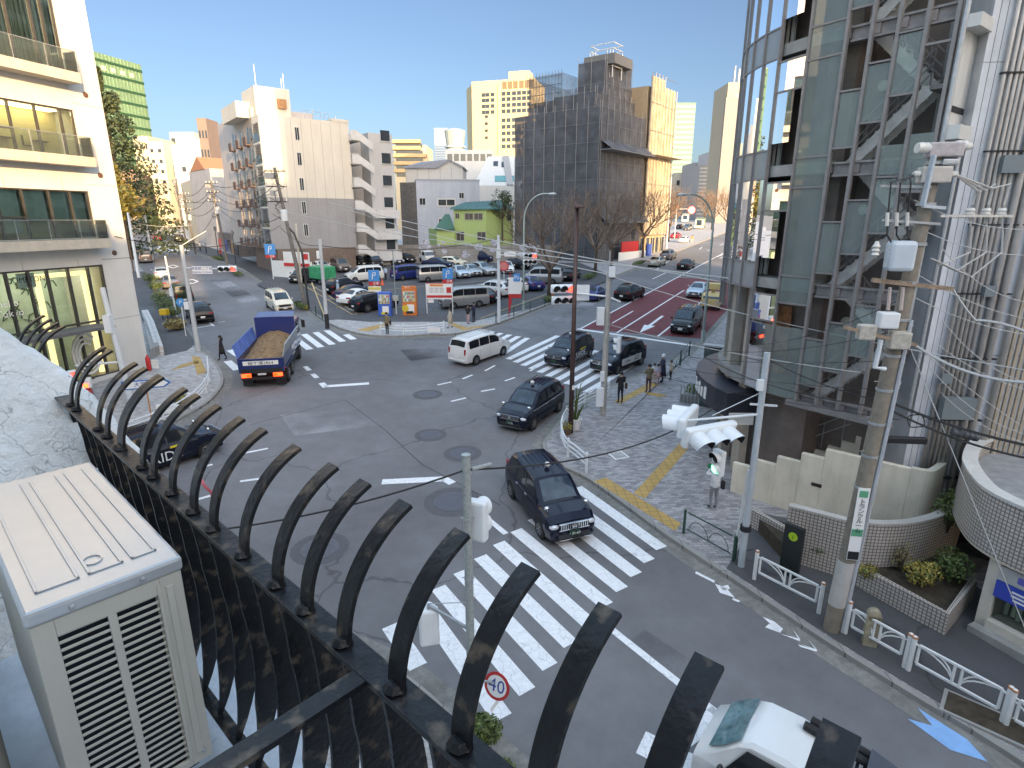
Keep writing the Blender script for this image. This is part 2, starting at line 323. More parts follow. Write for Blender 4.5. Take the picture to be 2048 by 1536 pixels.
def smooth(pts, n=4):                                 # Catmull-Rom through 2-D points
    o = []
    for i in range(len(pts)-1):
        p = [Vector(pts[max(0, min(len(pts)-1, i+j))][:2]) for j in (-1, 0, 1, 2)]
        for s in range(n):
            t = s/n; o.append(tuple(.5*((2*p[1])+(p[2]-p[0])*t+(2*p[0]-5*p[1]+4*p[2]-p[3])*t*t+(3*p[1]-p[0]-3*p[2]+p[3])*t**3)))
    return o+[tuple(pts[-1][:2])]
def offset(line, d):
    o = []
    for i, p in enumerate(line):
        a = Vector(line[max(0, i-1)]); b = Vector(line[min(len(line)-1, i+1)]); t = (b-a).normalized()
        o.append((p[0]-t.y*d, p[1]+t.x*d))
    return o
def strip(line, d0, d1, z0, z1, mb):                  # raised ribbon between two offsets of a line
    a = offset(line, d0); b = offset(line, d1); n = len(line)
    for i in range(n-1):
        q = [a[i], a[i+1], b[i+1], b[i]]
        vs = [(x, y, gz(y)+z) for z in (z0, z1) for x, y in q]
        fs = [(4, 5, 6, 7), (0, 1, 5, 4), (2, 3, 7, 6)]
        if i == 0: fs.append((3, 0, 4, 7))
        if i == n-2: fs.append((1, 2, 6, 5))
        mb.add(vs, fs)
KH = .13
def pavement(name, kerb, rest, side, m):              # kerb line + the rest of the block outline
    k = MB(); strip(kerb, 0, side*.18, -.05, KH, k); struct('kerb', k, KERB)
    gt = MB(); strip(kerb, -side*.5, 0, -.02, .006, gt); struct('gutter', gt, GUT)
    inn = offset(kerb, side*.18)
    p = MB(); poly = inn+rest; p.prism(poly, hz(-.05), hz(KH-.003)); return struct(name, p, m)
GX = lambda l: [tuple(G(*a)[:2]) for a in l]
U = Vector((.475, .88, 0)).normalized()               # the right-hand road runs this way
kR = smooth([(97, 200), (46.2, 103), (15.3, 44.2), (12.2, 39.2)]+GX([(1300, 745), (1200, 790), (1130, 835), (1100, 870), (1085, 895), (1110, 930), (1180, 965), (1330, 1075), (1480, 1175), (1650, 1290), (1850, 1415)])+[(10.4, 8.4), (18, -4), (40, -39)])
pavement('pavement', kR, [(90, -39), (160, 200)], 1, BLOCK)
kM = smooth([(-150, 232)]+GX([(300, 470), (480, 540), (600, 610), (660, 650), (720, 670), (785, 675), (850, 672), (940, 665), (1060, 625), (1180, 575), (1300, 525)])+[(53, 153), (77, 200)])
pavement('pavement', kM, [(60, 260), (-100, 260)], 1, BLOCKL)
kL = smooth([(-160, 225), (-100, 150)]+GX([(300, 560)])+[(-36.5, 60.3), (-23.4, 41.9)]+GX([(425, 720), (448, 760), (425, 800), (370, 835)])+[(-17.6, 23.5), (-26, 16), (-60, 0), (-120, -20)])
pavement('pavement', kL, [(-190, 0), (-220, 225)], -1, BLOCKL)
kB = smooth([(-60, 30), (-20, 17.5)]+GX([(420, 1180), (690, 1295), (830, 1370), (1000, 1530)])+[(4.5, 4.5), (11, -5), (30, -35)])
pavement('pavement', kB, [(-60, -35)], -1, BLOCKL)
def patch(name, pts, m, h, kind='structure'):
    s = MB(); s.add([(x, y, gz(y)+h) for x, y in pts], [tuple(range(len(pts)))]); o = s.build(name, m); tag(o, kind=kind); return o
# asphalt footpath beside the bottom-right road, asphalt of the car park and of the left-hand footpaths
ai = offset(kR, .22); i0 = min(range(len(kR)), key=lambda i: (Vector(kR[i])-Vector((6.5, 14.4))).length)
patch('path', ai[i0-1:i0+12]+[(14.5, 4), (13.5, 13.2), (12.5, 16.5), (8.7, 18.2)], PATHASPH, KH+.002)
LOT = GX([(655, 640)])+[(-12.2, 49.2), (-3.5, 49.2), (2.2, 55.5), (13.5, 76), (10.5, 92), (-34, 92), (-30.5, 70)]
patch('car_park_surface', LOT, LOTASPH, KH+.002)
patch('path', [(-15.9, 49.8), (-20.5, 57.2), (-38.6, 84.5), (-93, 153.5), (-95, 150.5), (-93, 156), (-37, 86.5), (-31, 77), (-15.2, 51)][0:4]+[(-90, 156), (-36, 87.5), (-28.5, 75), (-14.6, 50.5)], PATHASPH, KH+.004)
patch('path', GX([(393, 690), (330, 600), (290, 545), (262, 545), (270, 600), (290, 660), (330, 715), (375, 705)]), PATHASPH, KH+.003)
# red bus lane, centre lines, stop line
def along(p, q, w, m, h=.008, name='lane_line', mb=None):
    p = Vector(p[:2]); q = Vector(q[:2]); t = (q-p).normalized(); n = Vector((-t.y, t.x))*w/2
    pts = [p-n, q-n, q+n, p+n]; s = mb or MB(); s.add([(a.x, a.y, gz(a.y)+h) for a in pts], [(0, 1, 2, 3)])
    if mb is None: struct(name, s, m)
A0 = Vector((5.5, 46.9)); u2 = U.xy; nR = Vector((u2.y, -u2.x))
def L(s_, o): p = A0+u2*s_+nR*o; return (p.x, p.y)
patch('red_lane', [L(.3, .1), L(34, .1), L(34, 9.4), L(1.5, 9.4)], REDROAD, .005)
m_ = MB()
along(L(0, 0), L(62, 0), .16, LINE, mb=m_); along(L(60, .9), L(78, 2), .16, LINE, mb=m_); along(L(62, 0), L(150, 0), .15, LINE, mb=m_)
along(L(0.3, 3.1), L(24, 3.1), .15, LINE, mb=m_); along(L(0.7, 6.3), L(24, 6.3), .15, LINE, mb=m_)
along(L(3.5, 1.6), L(9.5, 1.6), .13, LINE, mb=m_); along(L(2.5, 7.9), L(4, 7.9), .13, LINE, mb=m_)
for k in range(7): along(L(62+k*2.2, .1), L(63.5+k*2.2, .1+k*.25), .3, LINE, mb=m_)
for a, b in (((1305, 558), (1340, 542)), ((1399, 499), (1404, 494))): along(G(*a), G(*b), .15, LINE, mb=m_)
for k in range(5): along(L(72+k*13, -3.3), L(77+k*13, -3.3), .15, LINE, mb=m_)
along(G(1312, 539), G(1342, 519), .13, LINE, mb=m_); along(G(1288, 538), G(1312, 539), .13, LINE, mb=m_)
p0 = Vector(L(.1, -.2)); p1 = Vector(L(-.9, 9.3)); along(p0, p1, .42, LINE, mb=m_)
struct('lane_line', m_, LINE)
m_ = MB(); a = [L(4.2, 4.55), L(8.6, 4.5), L(8.6, 4.75), L(4.2, 4.8)]; b = [L(1.2, 4.7), L(4.2, 4.2), L(4.2, 5.15)]
for q in (a, b): m_.add([(x, y, gz(y)+.009) for x, y in q], [tuple(range(len(q)))])
struct('lane_arrow', m_, LINE)
# zebra crossings: stripes measured by their two ends
def zebra(a0, a1, b0, b1, n, w, first=0, last=None):
    s = MB(); A_, B_ = [G(*p) for p in (a0, a1)], [G(*p) for p in (b0, b1)]
    for i in range(first, n if last is None else last):
        t = i/(n-1); p = A_[0].lerp(A_[1], t); q = B_[0].lerp(B_[1], t); along(p, q, w, LINE, mb=s)
    struct('zebra_crossing', s, LINE)
z1 = lambda x, y: (760+x*.33859, 960+y*.33859)
zebra(z1(344, 636), z1(803, 297), z1(870, 1251), z1(1340, 741), 5, .45)
zebra(z1(803, 297), z1(1165, 45), z1(1340, 741), z1(1664, 404), 5, .45, 1)
s = MB()
for a, b in (((-1, 0), 0),): pass
for (a, b) in ((z1(250, 735), z1(724, 1408)), (z1(60, 860), z1(226, 1105))): along(G(*a), G(*b), .46, LINE, mb=s)
struct('zebra_crossing', s, LINE)
z2 = lambda x, y: (960+x*.15625, 620+y*.15625)
zebra(z2(357, 630), z2(1355, 1057), z2(1000, 340-10), z2(1960, 700), 10, .45)
zebra(z2(-320, 410), z2(255, 590), z2(60, 256), z2(610, 358), 6, .45, 1)
s = MB()
for a, b in (((640, 660), (690, 688)), ((620, 667), (668, 697)), ((648, 661), (700, 0)), ): pass
z3 = lambda x, y: (560+x*.1497, 470+y*.1497)
for a, b in ((z3(880, 1330), z3(985, 1395)), (z3(620, 1272), z3(840, 1425)), (z3(475, 1300), z3(700, 1465)), (z3(320, 1325), z3(550, 1500)), (z3(180, 1360), z3(400, 1530)), (z3(20, 1390), z3(240, 1560)), ((460, 700), (478, 712)), ((455, 722), (475, 740))): along(G(*a), G(*b), .5, LINE, mb=s)
struct('zebra_crossing', s, LINE)
s = MB()
for a, b, w in (((764, 964), (888, 958), .42), ((884, 955), (905, 967), .35), ((648, 773), (738, 767), .42), ((643, 766), (652, 775), .35), ((625, 748), (634, 756), .3), ((610, 733), (619, 741), .3),
                ((977, 1039), (1012, 1068), .2), ((962, 783), (990, 778), .16), ((902, 803), (932, 796), .16), ((875, 770), (903, 764), .16), ((970, 742), (990, 731), .16), ((925, 758), (945, 750), .16), ((1010, 762), (1030, 755), .16), ((1060, 742), (1072, 735), .16), ((965, 732), (992, 730), .001),
                ((486, 907), (536, 897), .16), ((390, 938), (425, 929), .16), ((310, 968), (340, 960), .16), ((480, 963), (540, 955), .16), ((380, 1003), (435, 988), .16),
                ((1222, 1258), (1450, 1440), .2), ((1348, 1493), (1440, 1425), .4), ((1330, 1536), (1348, 1490), 1.2), ((388, 657), (428, 650), .14), ((418, 645), (428, 652), .14), ((436, 645), (450, 643), .12)):
    if w > .01: along(G(*a), G(*b), w, LINE, mb=s)
struct('lane_line', s, LINE)
def dia(cx, cy, hw, hh):
    s = MB(); c = [(cx-hw, cy), (cx, cy-hh), (cx+hw, cy), (cx, cy+hh)]
    for i in range(4): along(G(*c[i]), G(*c[(i+1) % 4]), .22, LINE, mb=s)
    struct('road_diamond', s, LINE)
dia(384, 563, 12, 4.5); dia(346, 533, 10, 3.2)
s = MB()                                             # far zebra on the left-hand street
for k in range(9): along(G(312+k*8, 505-k*.4), G(322+k*7, 490-k*.2), .5, LINE, mb=s)
struct('zebra_crossing', s, LINE)
for q in (((560, 830), (720, 815), (760, 850), (590, 872)), ((1290, 1260), (1420, 1345), (1390, 1372), (1255, 1285)), ((800, 700), (870, 694), (905, 712), (822, 722)), ((1105, 640), (1185, 590), (1210, 594), (1135, 648)), ((420, 560), (450, 556), (520, 600), (480, 606))): patch('road_repair', [tuple(G(*p)[:2]) for p in q], asphalt('repair_asphalt', (.145, .145, .152)), .006)
s = MB()
for a, b in (((690, 800), (770, 860)), ((770, 860), (845, 930)), ((845, 930), (1000, 1010)), ((1000, 650), (1150, 690)), ((500, 850), (690, 800))): along(G(*a), G(*b), .035, LINE, mb=s, h=.0065)
struct('road_seam', s, mat('seam_tar', (.03, .03, .032), .8, var=.3))
# worn bicycle pictogram, chevrons and blue arrow on the bottom-right road
s = MB()
for q in (((1525, 1234), (1548, 1243), (1566, 1258), (1545, 1252)), ((1538, 1248), (1566, 1258), (1560, 1266), (1530, 1255)), ((1560, 1268), (1600, 1278), (1585, 1258), (1600, 1283)), ((1600, 1288), (1634, 1303), (1615, 1278), (1634, 1300)), ((1596, 1289), (1632, 1301), (1634, 1304), (1600, 1294)), ((1392, 1143), (1430, 1162), (1428, 1166), (1390, 1147)), ((1430, 1168), (1452, 1176), (1470, 1196), (1440, 1186)), ((1440, 1174), (1456, 1170), (1460, 1178), (1446, 1182)), ((1466, 1196), (1480, 1202), (1478, 1205), (1464, 1200))):
    s.add([G(*p)+Vector((0, 0, .008)) for p in q], [(0, 1, 2, 3)])
struct('bicycle_marking', s, LINE)
s = MB(); s.add([G(*p)+Vector((0, 0, .009)) for p in ((1835, 1416), (1935, 1480), (1975, 1524), (1900, 1500), (1815, 1438), (1865, 1452))], [(0, 1, 2, 3, 4, 5)])
struct('blue_arrow_marking', s, mat('blue_road_paint', (.2, .42, .72), .7, var=.12, scale=4))
# tactile paving
for i, q in enumerate(([(1188, 962), (1212, 955), (1362, 1047), (1350, 1062)], [(1267, 987), (1370, 875), (1392, 880), (1290, 997)], [(1228, 803), (1300, 765), (1318, 768), (1240, 808)], [(1288, 782), (1335, 790), (1320, 795), (1292, 788)],
                       [(712, 660), (770, 646), (790, 649), (735, 663)], [(905, 645), (935, 655), (985, 648), (960, 655), (925, 661), (900, 650)], [(360, 730), (395, 720), (398, 726), (340, 742)], [(383, 712), (400, 714), (413, 745), (395, 750)])):
    s = MB(); s.add([(lambda v: v+Vector((0, 0, .003)))(G(*p, KH)) for p in q], [tuple(range(len(q)))]); struct('tactile_paving', s, TACT)
# yellow-brown bay markings of the car park
s = MB(); LM = mat('bay_line', (.45, .32, .16), .8, var=.2)
for a, b in (((600, 568), (705, 632)), ((608, 563), (715, 630)), ((705, 632), (830, 612)), ((640, 575), (622, 580)), ((668, 598), (650, 604)), ((690, 612), (672, 618)), ((870, 622), (990, 603)), ((960, 640), (1095, 590)), ((1000, 605), (960, 618)), ((1035, 590), (1000, 600)), ((780, 570), (900, 560)), ((770, 582), (1010, 560))):
    p, q = G(*a), G(*b); along(p, q, .12, LM, h=KH+.008, mb=s)
struct('bay_line', s, LM)
# manhole covers
IRON = mat('cast_iron', (.12, .12, .135), .5, .4, var=.3, scale=20, bump=.4, bscale=90)
for x, y, r, lab in ((855, 789, .55, 'round iron manhole cover with dark asphalt collar in mid junction'), (861, 870, .5, 'pale grey manhole cover right of the junction seam'), (925, 907, .55, 'grey manhole cover nearest the near turning taxi'), (905, 1003, .7, 'large manhole cover left of the galvanised post'), (640, 1097, .6, 'dark manhole cover under the curved railing bars'), (1237, 911, .35, None)):
    c = G(x, y, KH if lab is None else 0)
    if lab is None:
        t = thing('access_cover', 'white rimmed square access cover in block paving of plaza', 'cover', c, R(20), tilt=True); m = MB(); m.box((0, 0, .012), (.7, .7, .018)); m.build('rim', WHITE, t); m = MB(); m.box((0, 0, .018), (.54, .54, .018)); m.build('lid', BLOCKL, t); continue
    t = thing('manhole_cover', lab, 'manhole cover', c, 0, 'manhole covers in the junction', tilt=True)
    m = MB(); m.lathe([(r*1.5, .003), (r*1.5, .006), (r, .006)], (0, 0, 0), 24); m.build('collar', mat('dark_patch', (.1, .1, .108), .85, bump=.3), t)
    m = MB(); m.lathe([(r, .004), (r, .014), (r*.7, .014), (r*.68, .010), (r*.3, .010)], (0, 0, 0), 24); m.build('lid', IRON, t)
# ================================================================ BUILDINGS
def PX(v): return G(*v)
# ---------- white shop and office building at the left corner
LB = Wall((-23.3, 36.1), (-.297, -.955))
lb = thing('office_building', 'white rendered corner building with balconies and tall shop glazing on the left', 'building', (*LB.xy(0), gz(36)), world=True)
WHITEW = mat('white_render', (.66, .66, .63), .75, var=.05, scale=.7, grime=.2); FRAME = mat('bronze_frame', (.09, .085, .08), .4, .3, var=.1)
zs = [LB.at(197, 182)[1], LB.at(225, 340)[1], LB.at(252, 492)[1]]
gb = gz(36); ZT = 34; K1, KE = 1.8, 16.
GL = glassmat('shop_glass', (.86, .95, .92), .35)
floors = [(zs[2]+.55, zs[1]-1.25), (zs[1]+.55, zs[0]-1.25), (zs[0]+.55, zs[0]+4.3), ]
hall = (gb+.25, LB.at(190, 530)[1])
m = MB()
m.wbox(LB, -.0, K1, gb-1, ZT, -8, .0)
hs = sorted([hall]+floors); edges = [h for f in hs for h in f]
prev = edges[0]; m.wbox(LB, K1, KE, gb-1, edges[0], -.35, 0)
for i in range(1, len(edges)-1, 2): m.wbox(LB, K1, KE, edges[i], edges[i+1], -.35, 0)
m.wbox(LB, K1, KE, edges[-1], ZT, -.35, 0)
m.wbox(LB, K1, KE, gb-1, ZT, -8, -7); m.wbox(LB, KE-.3, KE, gb-1, ZT, -7, -.35); m.wbox(LB, K1, KE-.3, ZT-.3, ZT, -7, -.35)
m.build('wall', WHITEW, lb)
seam = MB()
for z in [gb+3.4, gb+6.9, zs[2]-.7, zs[1]-.9, zs[0]-.9]: seam.wbox(LB, 0, K1, z, z+.025, 0, .004)
for k in (3.2, 6.1, 9): seam.wbox(LB, k, k+.02, edges[1], zs[2]-.6, 0, .004); seam.wbox(LB, k, k+.02, edges[3], zs[1]-.6, 0, .004)
seam.build('panel_joint', mat('joint_grey', (.25, .25, .24), .9), lb)  # panel joints drawn as thin grey strips
INT = mat('sun_yellow_interior', (.8, .68, .38), .8, var=.12, scale=.6); FLOORM = mat('interior_floor', (.4, .35, .28), .6, var=.2)  # yellow of the sun reflected in the windows put into wall colour
CURT = mat('beige_curtain', (.8, .71, .5), .85, var=.12, scale=2); BLIND = mat('pale_green_blind', (.5, .62, .57), .8, var=.08)
for fi, (a, b) in enumerate(hs):
    m = MB(); m.wbox(LB, K1, KE, a-.12, a, -6.9, -.36); m.wbox(LB, K1, KE, b, b+.12, -6.9, -.36); m.build('floor_slab', FLOORM, lb)
    if fi: m = MB(); m.wbox(LB, K1, KE-.3, a, b, -1.6, -1.5); m.build('inner_wall', INT, lb)
    if fi:
        ks = [LB.at(x, (178, 540, 330, 120)[0] if fi == 2 else (430 if fi == 1 else 60))[0] for x in ((157, 137, 113, 63, 10) if fi == 2 else ((193, 178, 150, 108, 55, 3) if fi == 1 else (128, 112, 92, 70, 22)))]
        ks = [K1+.06]+[k for k in ks if k > K1+.3]; dk = ks[-1]-ks[-2]
        while ks[-1] < KE-1: ks.append(ks[-1]+dk)
        fr = MB()
        for k in ks: fr.wbox(LB, k-.045, k+.045, a, b, -.2, -.06)
        for z in (a, b-.07): fr.wbox(LB, ks[0]+.045, ks[-1]-.045, z, z+.07, -.19, -.07)
        if fi < 3: fr.wbox(LB, ks[3]+.05, ks[4]-.05, a+(b-a)*.42, a+(b-a)*.42+.08, -.18, -.08)
        fr.build('window_frame', FRAME, lb)
        gm = MB(); gm.wbox(LB, ks[0]+.05, ks[-1]-.05, a+.08, b-.08, -.14, -.125); gm.build('window', GL, lb)
        cm = MB()
        if fi == 2: li_ = MB(); li_.wbox(LB, 2.2, 12, b-.1, b-.05, -1.3, -.7); li_.build('room_fill_panel', emit('room_fill_glow', (1, .86, .62), 4), lb)  # unseen glowing panel added to brighten this floor
        if fi == 3:
            for i in range(160): k = K1+.15+i*.085; cm.wbox(LB, k, k+.06, a+.05, b-.05, -.35-.07*math.sin(i*1.9), -.3-.07*math.sin(i*1.9))
            cm.build('curtain', CURT, lb)
        elif fi == 1:
            for i in range(len(ks)-1): cm.wbox(LB, ks[i]+.1, ks[i+1]-.1, a+(b-a)*(.38 if i % 3 else .12), b-.1, -.34, -.33)
            cm.build('roller_blind', BLIND, lb)
        else:
            for k in (2.6, 4.4, 5.9, 7.5):
                cm.wbox(LB, k, k+.7, a+.7, a+.76, -1.9, -1.2); cm.wbox(LB, k+.1, k+.16, a, a+.7, -1.6, -1.5); cm.wbox(LB, k+.8, k+1.2, a+.42, a+.48, -1.8, -1.4); cm.wbox(LB, k+1.15, k+1.2, a+.48, a+.95, -1.8, -1.4)
            cm.build('interior_furniture', mat('dark_wood', (.12, .08, .05), .5), lb)
    if fi:
        z = zs[3-fi]; a0, e = K1, KE
        sm = MB(); sm.wbox(LB, a0, e, z, z+.5, .0, .95); sm.build('balcony_slab', mat('slab_grey', (.55, .5, .42), .8, var=.1, grime=.4), lb)
        rg = MB()
        for i in range(9):
            k = a0+.04+i*1.6; rg.wbox(LB, k, k+1.57, z+.52, z+1.5, .9, .915)
        rg.wbox(LB, a0+.02, a0+.035, z+.52, z+1.5, .06, .88); rg.build('glass_railing', glassmat('railing_glass', (.88, .9, .86), .3, haze=.06), lb)
        rp = MB(); rp.wbox(LB, a0, e, z+1.5, z+1.53, .89, .925); rp.wbox(LB, a0, a0+.04, z+1.5, z+1.53, 0, .89)
        for i in range(10): k = a0+i*1.6; rp.wbox(LB, k, k+.03, z+.5, z+1.5, .93, .945)
        rp.build('railing_frame', STEEL, lb)
        v = MB(); c = LB.pt(.95, z-.35, .02); v.lathe([(.02, .06), (.13, .05), (.15, 0)], c, 12, Vector(LB.n).to_track_quat('Z', 'Y').to_matrix()); v.build('wall_vent', mat('vent_brown', (.14, .07, .05), .5), lb)
# shop hall with gold portal
a, b = hall
kp = [LB.at(x, 600)[0] for x in (207, 190, 150, 108, 70, 25)]
fr = MB()
for k in [K1+.05]+kp[1:]+[10, 12, 14]: fr.wbox(LB, k-.05, k+.05, a, b, -.22, -.04)
zc = LB.at(190, 643)[1]
fr.wbox(LB, K1+.1, KE-.4, zc-.05, zc+.05, -.2, -.06); fr.wbox(LB, K1+.1, KE-.4, b-.1, b, -.2, -.06); fr.wbox(LB, K1+.1, KE-.4, a, a+.08, -.2, -.06); fr.build('shopfront_frame', FRAME, lb)
gm = MB(); gm.wbox(LB, K1+.06, KE-.4, a+.09, b-.11, -.14, -.125); gm.build('shopfront_glass', glassmat('hall_glass', (.84, .93, .89), .3), lb)
m = MB(); m.wbox(LB, K1, KE-.3, a, b, -3.6, -3.4); m.build('inner_wall', mat('lobby_wall', (.5, .6, .56), .7, var=.2, scale=.8), lb)
mu = MB(); rg = random.Random(3)
for i in range(26):
    k0, z0 = rg.uniform(2.6, 5.2), rg.uniform(a+2, b-.6); pts = [LB.pt(k0+.35*math.cos(t*1.1+i), z0+.3*math.sin(t*1.3+i*2), -3.36) for t in range(4)]; mu.tube(pts, .03, 4)
mu.build('wall_drawing', mat('drawing_green', (.05, .09, .05), .7), lb)
port = MB(); kl, kr_ = kp[3]+.1, kp[0]+.15
port.wbox(LB, kl-.22, kl, a, b-.35, -1.1, -.9); port.wbox(LB, kr_-.1, kr_+.12, a, b-.35, -1.1, -.9); port.wbox(LB, kr_+.12, kl-.22, b-.57, b-.35, -1.1, -.9); port.build('gold_portal', emit('glowing_gold', (1, .78, .45), .9), lb)  # gold frame with a warm glow put into its material
can = MB(); can.wbox(LB, kp[2]-.9, 9, zc-.28, zc-.12, .02, 1.5); can.build('entrance_canopy', mat('canopy_grey', (.13, .13, .135), .6), lb)
LITW = mat('sign_white', (.8, .8, .78), .5, var=0)
lt = MB()
for k in (2.6, 4.4, 6.4): lt.wbox(LB, k, k+1.2, b-.12, b-.06, -2.6, -1.2)
lt.build('hall_fill_panel', emit('hall_fill_glow', (.95, .97, .9), 3.6), lb)  # unseen ceiling panels added to brighten the dark hall
sg = MB(); q0 = LB.at(77, 553), LB.at(44, 568); sg.wbox(LB, q0[0][0], q0[1][0], q0[1][1]-.25, q0[0][1]+.2, -.34, -.3); sb = sg.build('sign_board', LITW, lb)
tx = -Vector(LB.d); kc = (q0[0][0]+q0[1][0])/2; zc2 = (q0[1][1]+q0[0][1])/2
text('COMPTON', .42, mat('sign_black', (.03, .03, .03), .6, var=0), lb, frame(LB.pt(kc, zc2, -.29), tx, (0, 0, 1)), 'sign_lettering', ext=.9)
p = LB.at(21, 618); text('hello\nTokyo', .5, LITW, lb, frame(LB.pt(p[0], p[1], -.1), tx, (0, 0, 1)), 'window_lettering')
gk, gzz = LB.at(176, 708); gm = MB()
for r in (1.0, .78, .56):                            # striped round letter G
    pts = [LB.pt(gk-r*math.cos(t)*.8, gzz+r*math.sin(t)*1.15, -.08) for t in [R(50+i*13) for i in range(24)]]; gm.tube(pts, .075, 4)
for j in range(3): gm.wbox(LB, gk-.82+.0, gk-.1+j*.0, gzz-.1-j*.2, gzz-.0-j*.2, -.1, -.06)
for j in range(3): gm.wbox(LB, gk-.82+j*.2, gk-.74+j*.2, gzz-.8, gzz-.55, -.1, -.06)
gm.build('letter_emblem', LITW, lb)
# grey steel pole with signal box in front of the building and pale clutter at its foot
# ---------- our own building: balcony, wing wall, the block behind the camera
D = Vector((-.735, .678, 0)); N = Vector((.678, .735, 0)); P0 = Vector((-.297, .864, 0)); RZ = CAMH-.727
def B(s, a, z): v = P0+D*s+N*a; return Vector((v.x, v.y, CAMH+z))
STUC = mat('rough_white_stucco', (.85, .86, .84), .85, var=.08, scale=6, bump=1.0, bscale=11, grime=.25)
def stucco_detail(m):
    nt = m.node_tree; b = nt.nodes['Principled BSDF']; tc = nt.nodes.new('ShaderNodeTexCoord'); vo = nt.nodes.new('ShaderNodeTexVoronoi'); vo.feature = 'DISTANCE_TO_EDGE'; vo.inputs['Scale'].default_value = 2.6
    n = nt.nodes.new('ShaderNodeTexNoise'); n.inputs['Scale'].default_value = 4; n.inputs['Detail'].default_value = 8
    ad = nt.nodes.new('ShaderNodeMix'); ad.data_type = 'RGBA'; ad.blend_type = 'LINEAR_LIGHT'; ad.inputs[0].default_value = .28
    nt.links.new(tc.outputs['Object'], n.inputs['Vector']); nt.links.new(tc.outputs['Object'], ad.inputs[6]); nt.links.new(n.outputs['Color'], ad.inputs[7]); nt.links.new(ad.outputs[2], vo.inputs['Vector'])
    c = nt.nodes.new('ShaderNodeMapRange'); c.inputs['From Max'].default_value = .01; c.inputs['To Min'].default_value = .5; nt.links.new(vo.outputs['Distance'], c.inputs['Value'])
    x = nt.nodes.new('ShaderNodeMix'); x.data_type = 'RGBA'; x.blend_type = 'MULTIPLY'; x.inputs[0].default_value = 1; src = b.inputs['Base Color'].links[0].from_socket
    nt.links.new(src, x.inputs[6]); nt.links.new(c.outputs[0], x.inputs[7]); nt.links.new(x.outputs[2], b.inputs['Base Color'])
    n2 = nt.nodes.new('ShaderNodeTexNoise'); n2.inputs['Scale'].default_value = 17; n2.inputs['Detail'].default_value = 7; n2.inputs['Roughness'].default_value = .6
    nt.links.new(tc.outputs['Object'], n2.inputs['Vector']); bp = b.inputs['Normal'].links[0].from_node; bp.inputs['Distance'].default_value = .035
    nt.links.new(n2.outputs['Fac'], bp.inputs['Height'])
stucco_detail(STUC)
ww = MB(); prof = [(-1.5, .35), (-.36, -.2), (-.14, -.42), (.0, -.58), (.12, -.76), (.2, -.95), (.28, -1.2), (.33, -1.5), (.35, -2.4), (-1.5, -2.4)]
def dense(pr, st=.05):
    o = []
    for i in range(len(pr)):
        a, b = Vector(pr[i]), Vector(pr[(i+1) % len(pr)]); n = max(1, int((b-a).length/st)) if i < 7 else 1
        o += [a.lerp(b, j/n) for j in range(n)]
    return o
rg = random.Random(5); pr = dense(prof); pr = [p+Vector((rg.uniform(-.008, .008), rg.uniform(-.008, .008))) if 0 < i < len(pr)-2 else p for i, p in enumerate(pr)]
ww.add([B(s_+.7*(p.y+.727), p.x, p.y) for s_ in (2.22, 2.52) for p in pr], [tuple(range(len(pr)-1, -1, -1)), tuple(range(len(pr), 2*len(pr)))]+[(i, (i+1) % len(pr), len(pr)+(i+1) % len(pr), len(pr)+i) for i in range(len(pr))])
tag(ww.build('wing_wall', STUC, bevel=.03), 'rough white stucco wing wall at the end of the balcony', 'wall')
fl = MB(); fl.add([B(s_, a_, z_) for z_ in (-1.62, -1.5) for s_, a_ in ((-2, -1.6), (2.2, -1.6), (2.2, .16), (-2, .16))], [(0, 1, 2, 3), (7, 6, 5, 4), (0, 4, 5, 1), (1, 5, 6, 2), (2, 6, 7, 3), (3, 7, 4, 0)])
tag(fl.build('balcony_floor', mat('painted_ledge', (.55, .62, .68), .7, var=.15, scale=5, bump=.3, bscale=30, grime=.4)), 'pale painted concrete balcony ledge under the black railing', 'balcony')
# block of our own building behind the camera (casts the shade on the junction)
BW = MB()
q = [B(-30, -1.7, 0), B(2.5, -1.7, 0), B(30, -1.7, 0), B(30, -14, 0), B(-30, -14, 0)]
BW.prism([(v.x, v.y) for v in q[:1]+q[2:]], -4, 14); tag(BW.build('apartment_building', STUC), 'white stucco building that carries the balcony', 'building')
# railing
IRONB = mat('worn_black_iron', (.012, .013, .015), .32, .2, var=.5, scale=14, bump=.12, bscale=70, spec=.4)
def rust(m):
    nt = m.node_tree; b = nt.nodes['Principled BSDF']; tc = nt.nodes.new('ShaderNodeTexCoord'); n = nt.nodes.new('ShaderNodeTexNoise'); n.inputs['Scale'].default_value = 22; n.inputs['Detail'].default_value = 8
    nt.links.new(tc.outputs['Object'], n.inputs['Vector']); c = nt.nodes.new('ShaderNodeMapRange'); c.inputs['From Min'].default_value = .56; c.inputs['From Max'].default_value = .7; nt.links.new(n.outputs['Fac'], c.inputs['Value'])
    x = nt.nodes.new('ShaderNodeMix'); x.data_type = 'RGBA'; x.inputs[7].default_value = (.13, .1, .075, 1); src = b.inputs['Base Color'].links[0].from_socket
    nt.links.new(c.outputs[0], x.inputs[0]); nt.links.new(src, x.inputs[6]); nt.links.new(x.outputs[2], b.inputs['Base Color'])
    r = nt.nodes.new('ShaderNodeMapRange'); r.inputs['To Min'].default_value = .2; r.inputs['To Max'].default_value = .5; nt.links.new(n.outputs['Fac'], r.inputs['Value']); nt.links.new(r.outputs[0], b.inputs['Roughness'])
rust(IRONB)
rl = thing('balcony_railing', 'black iron balcony railing with outward curling flat bars in the foreground', 'railing', B(.5, 0, -.727), world=True)
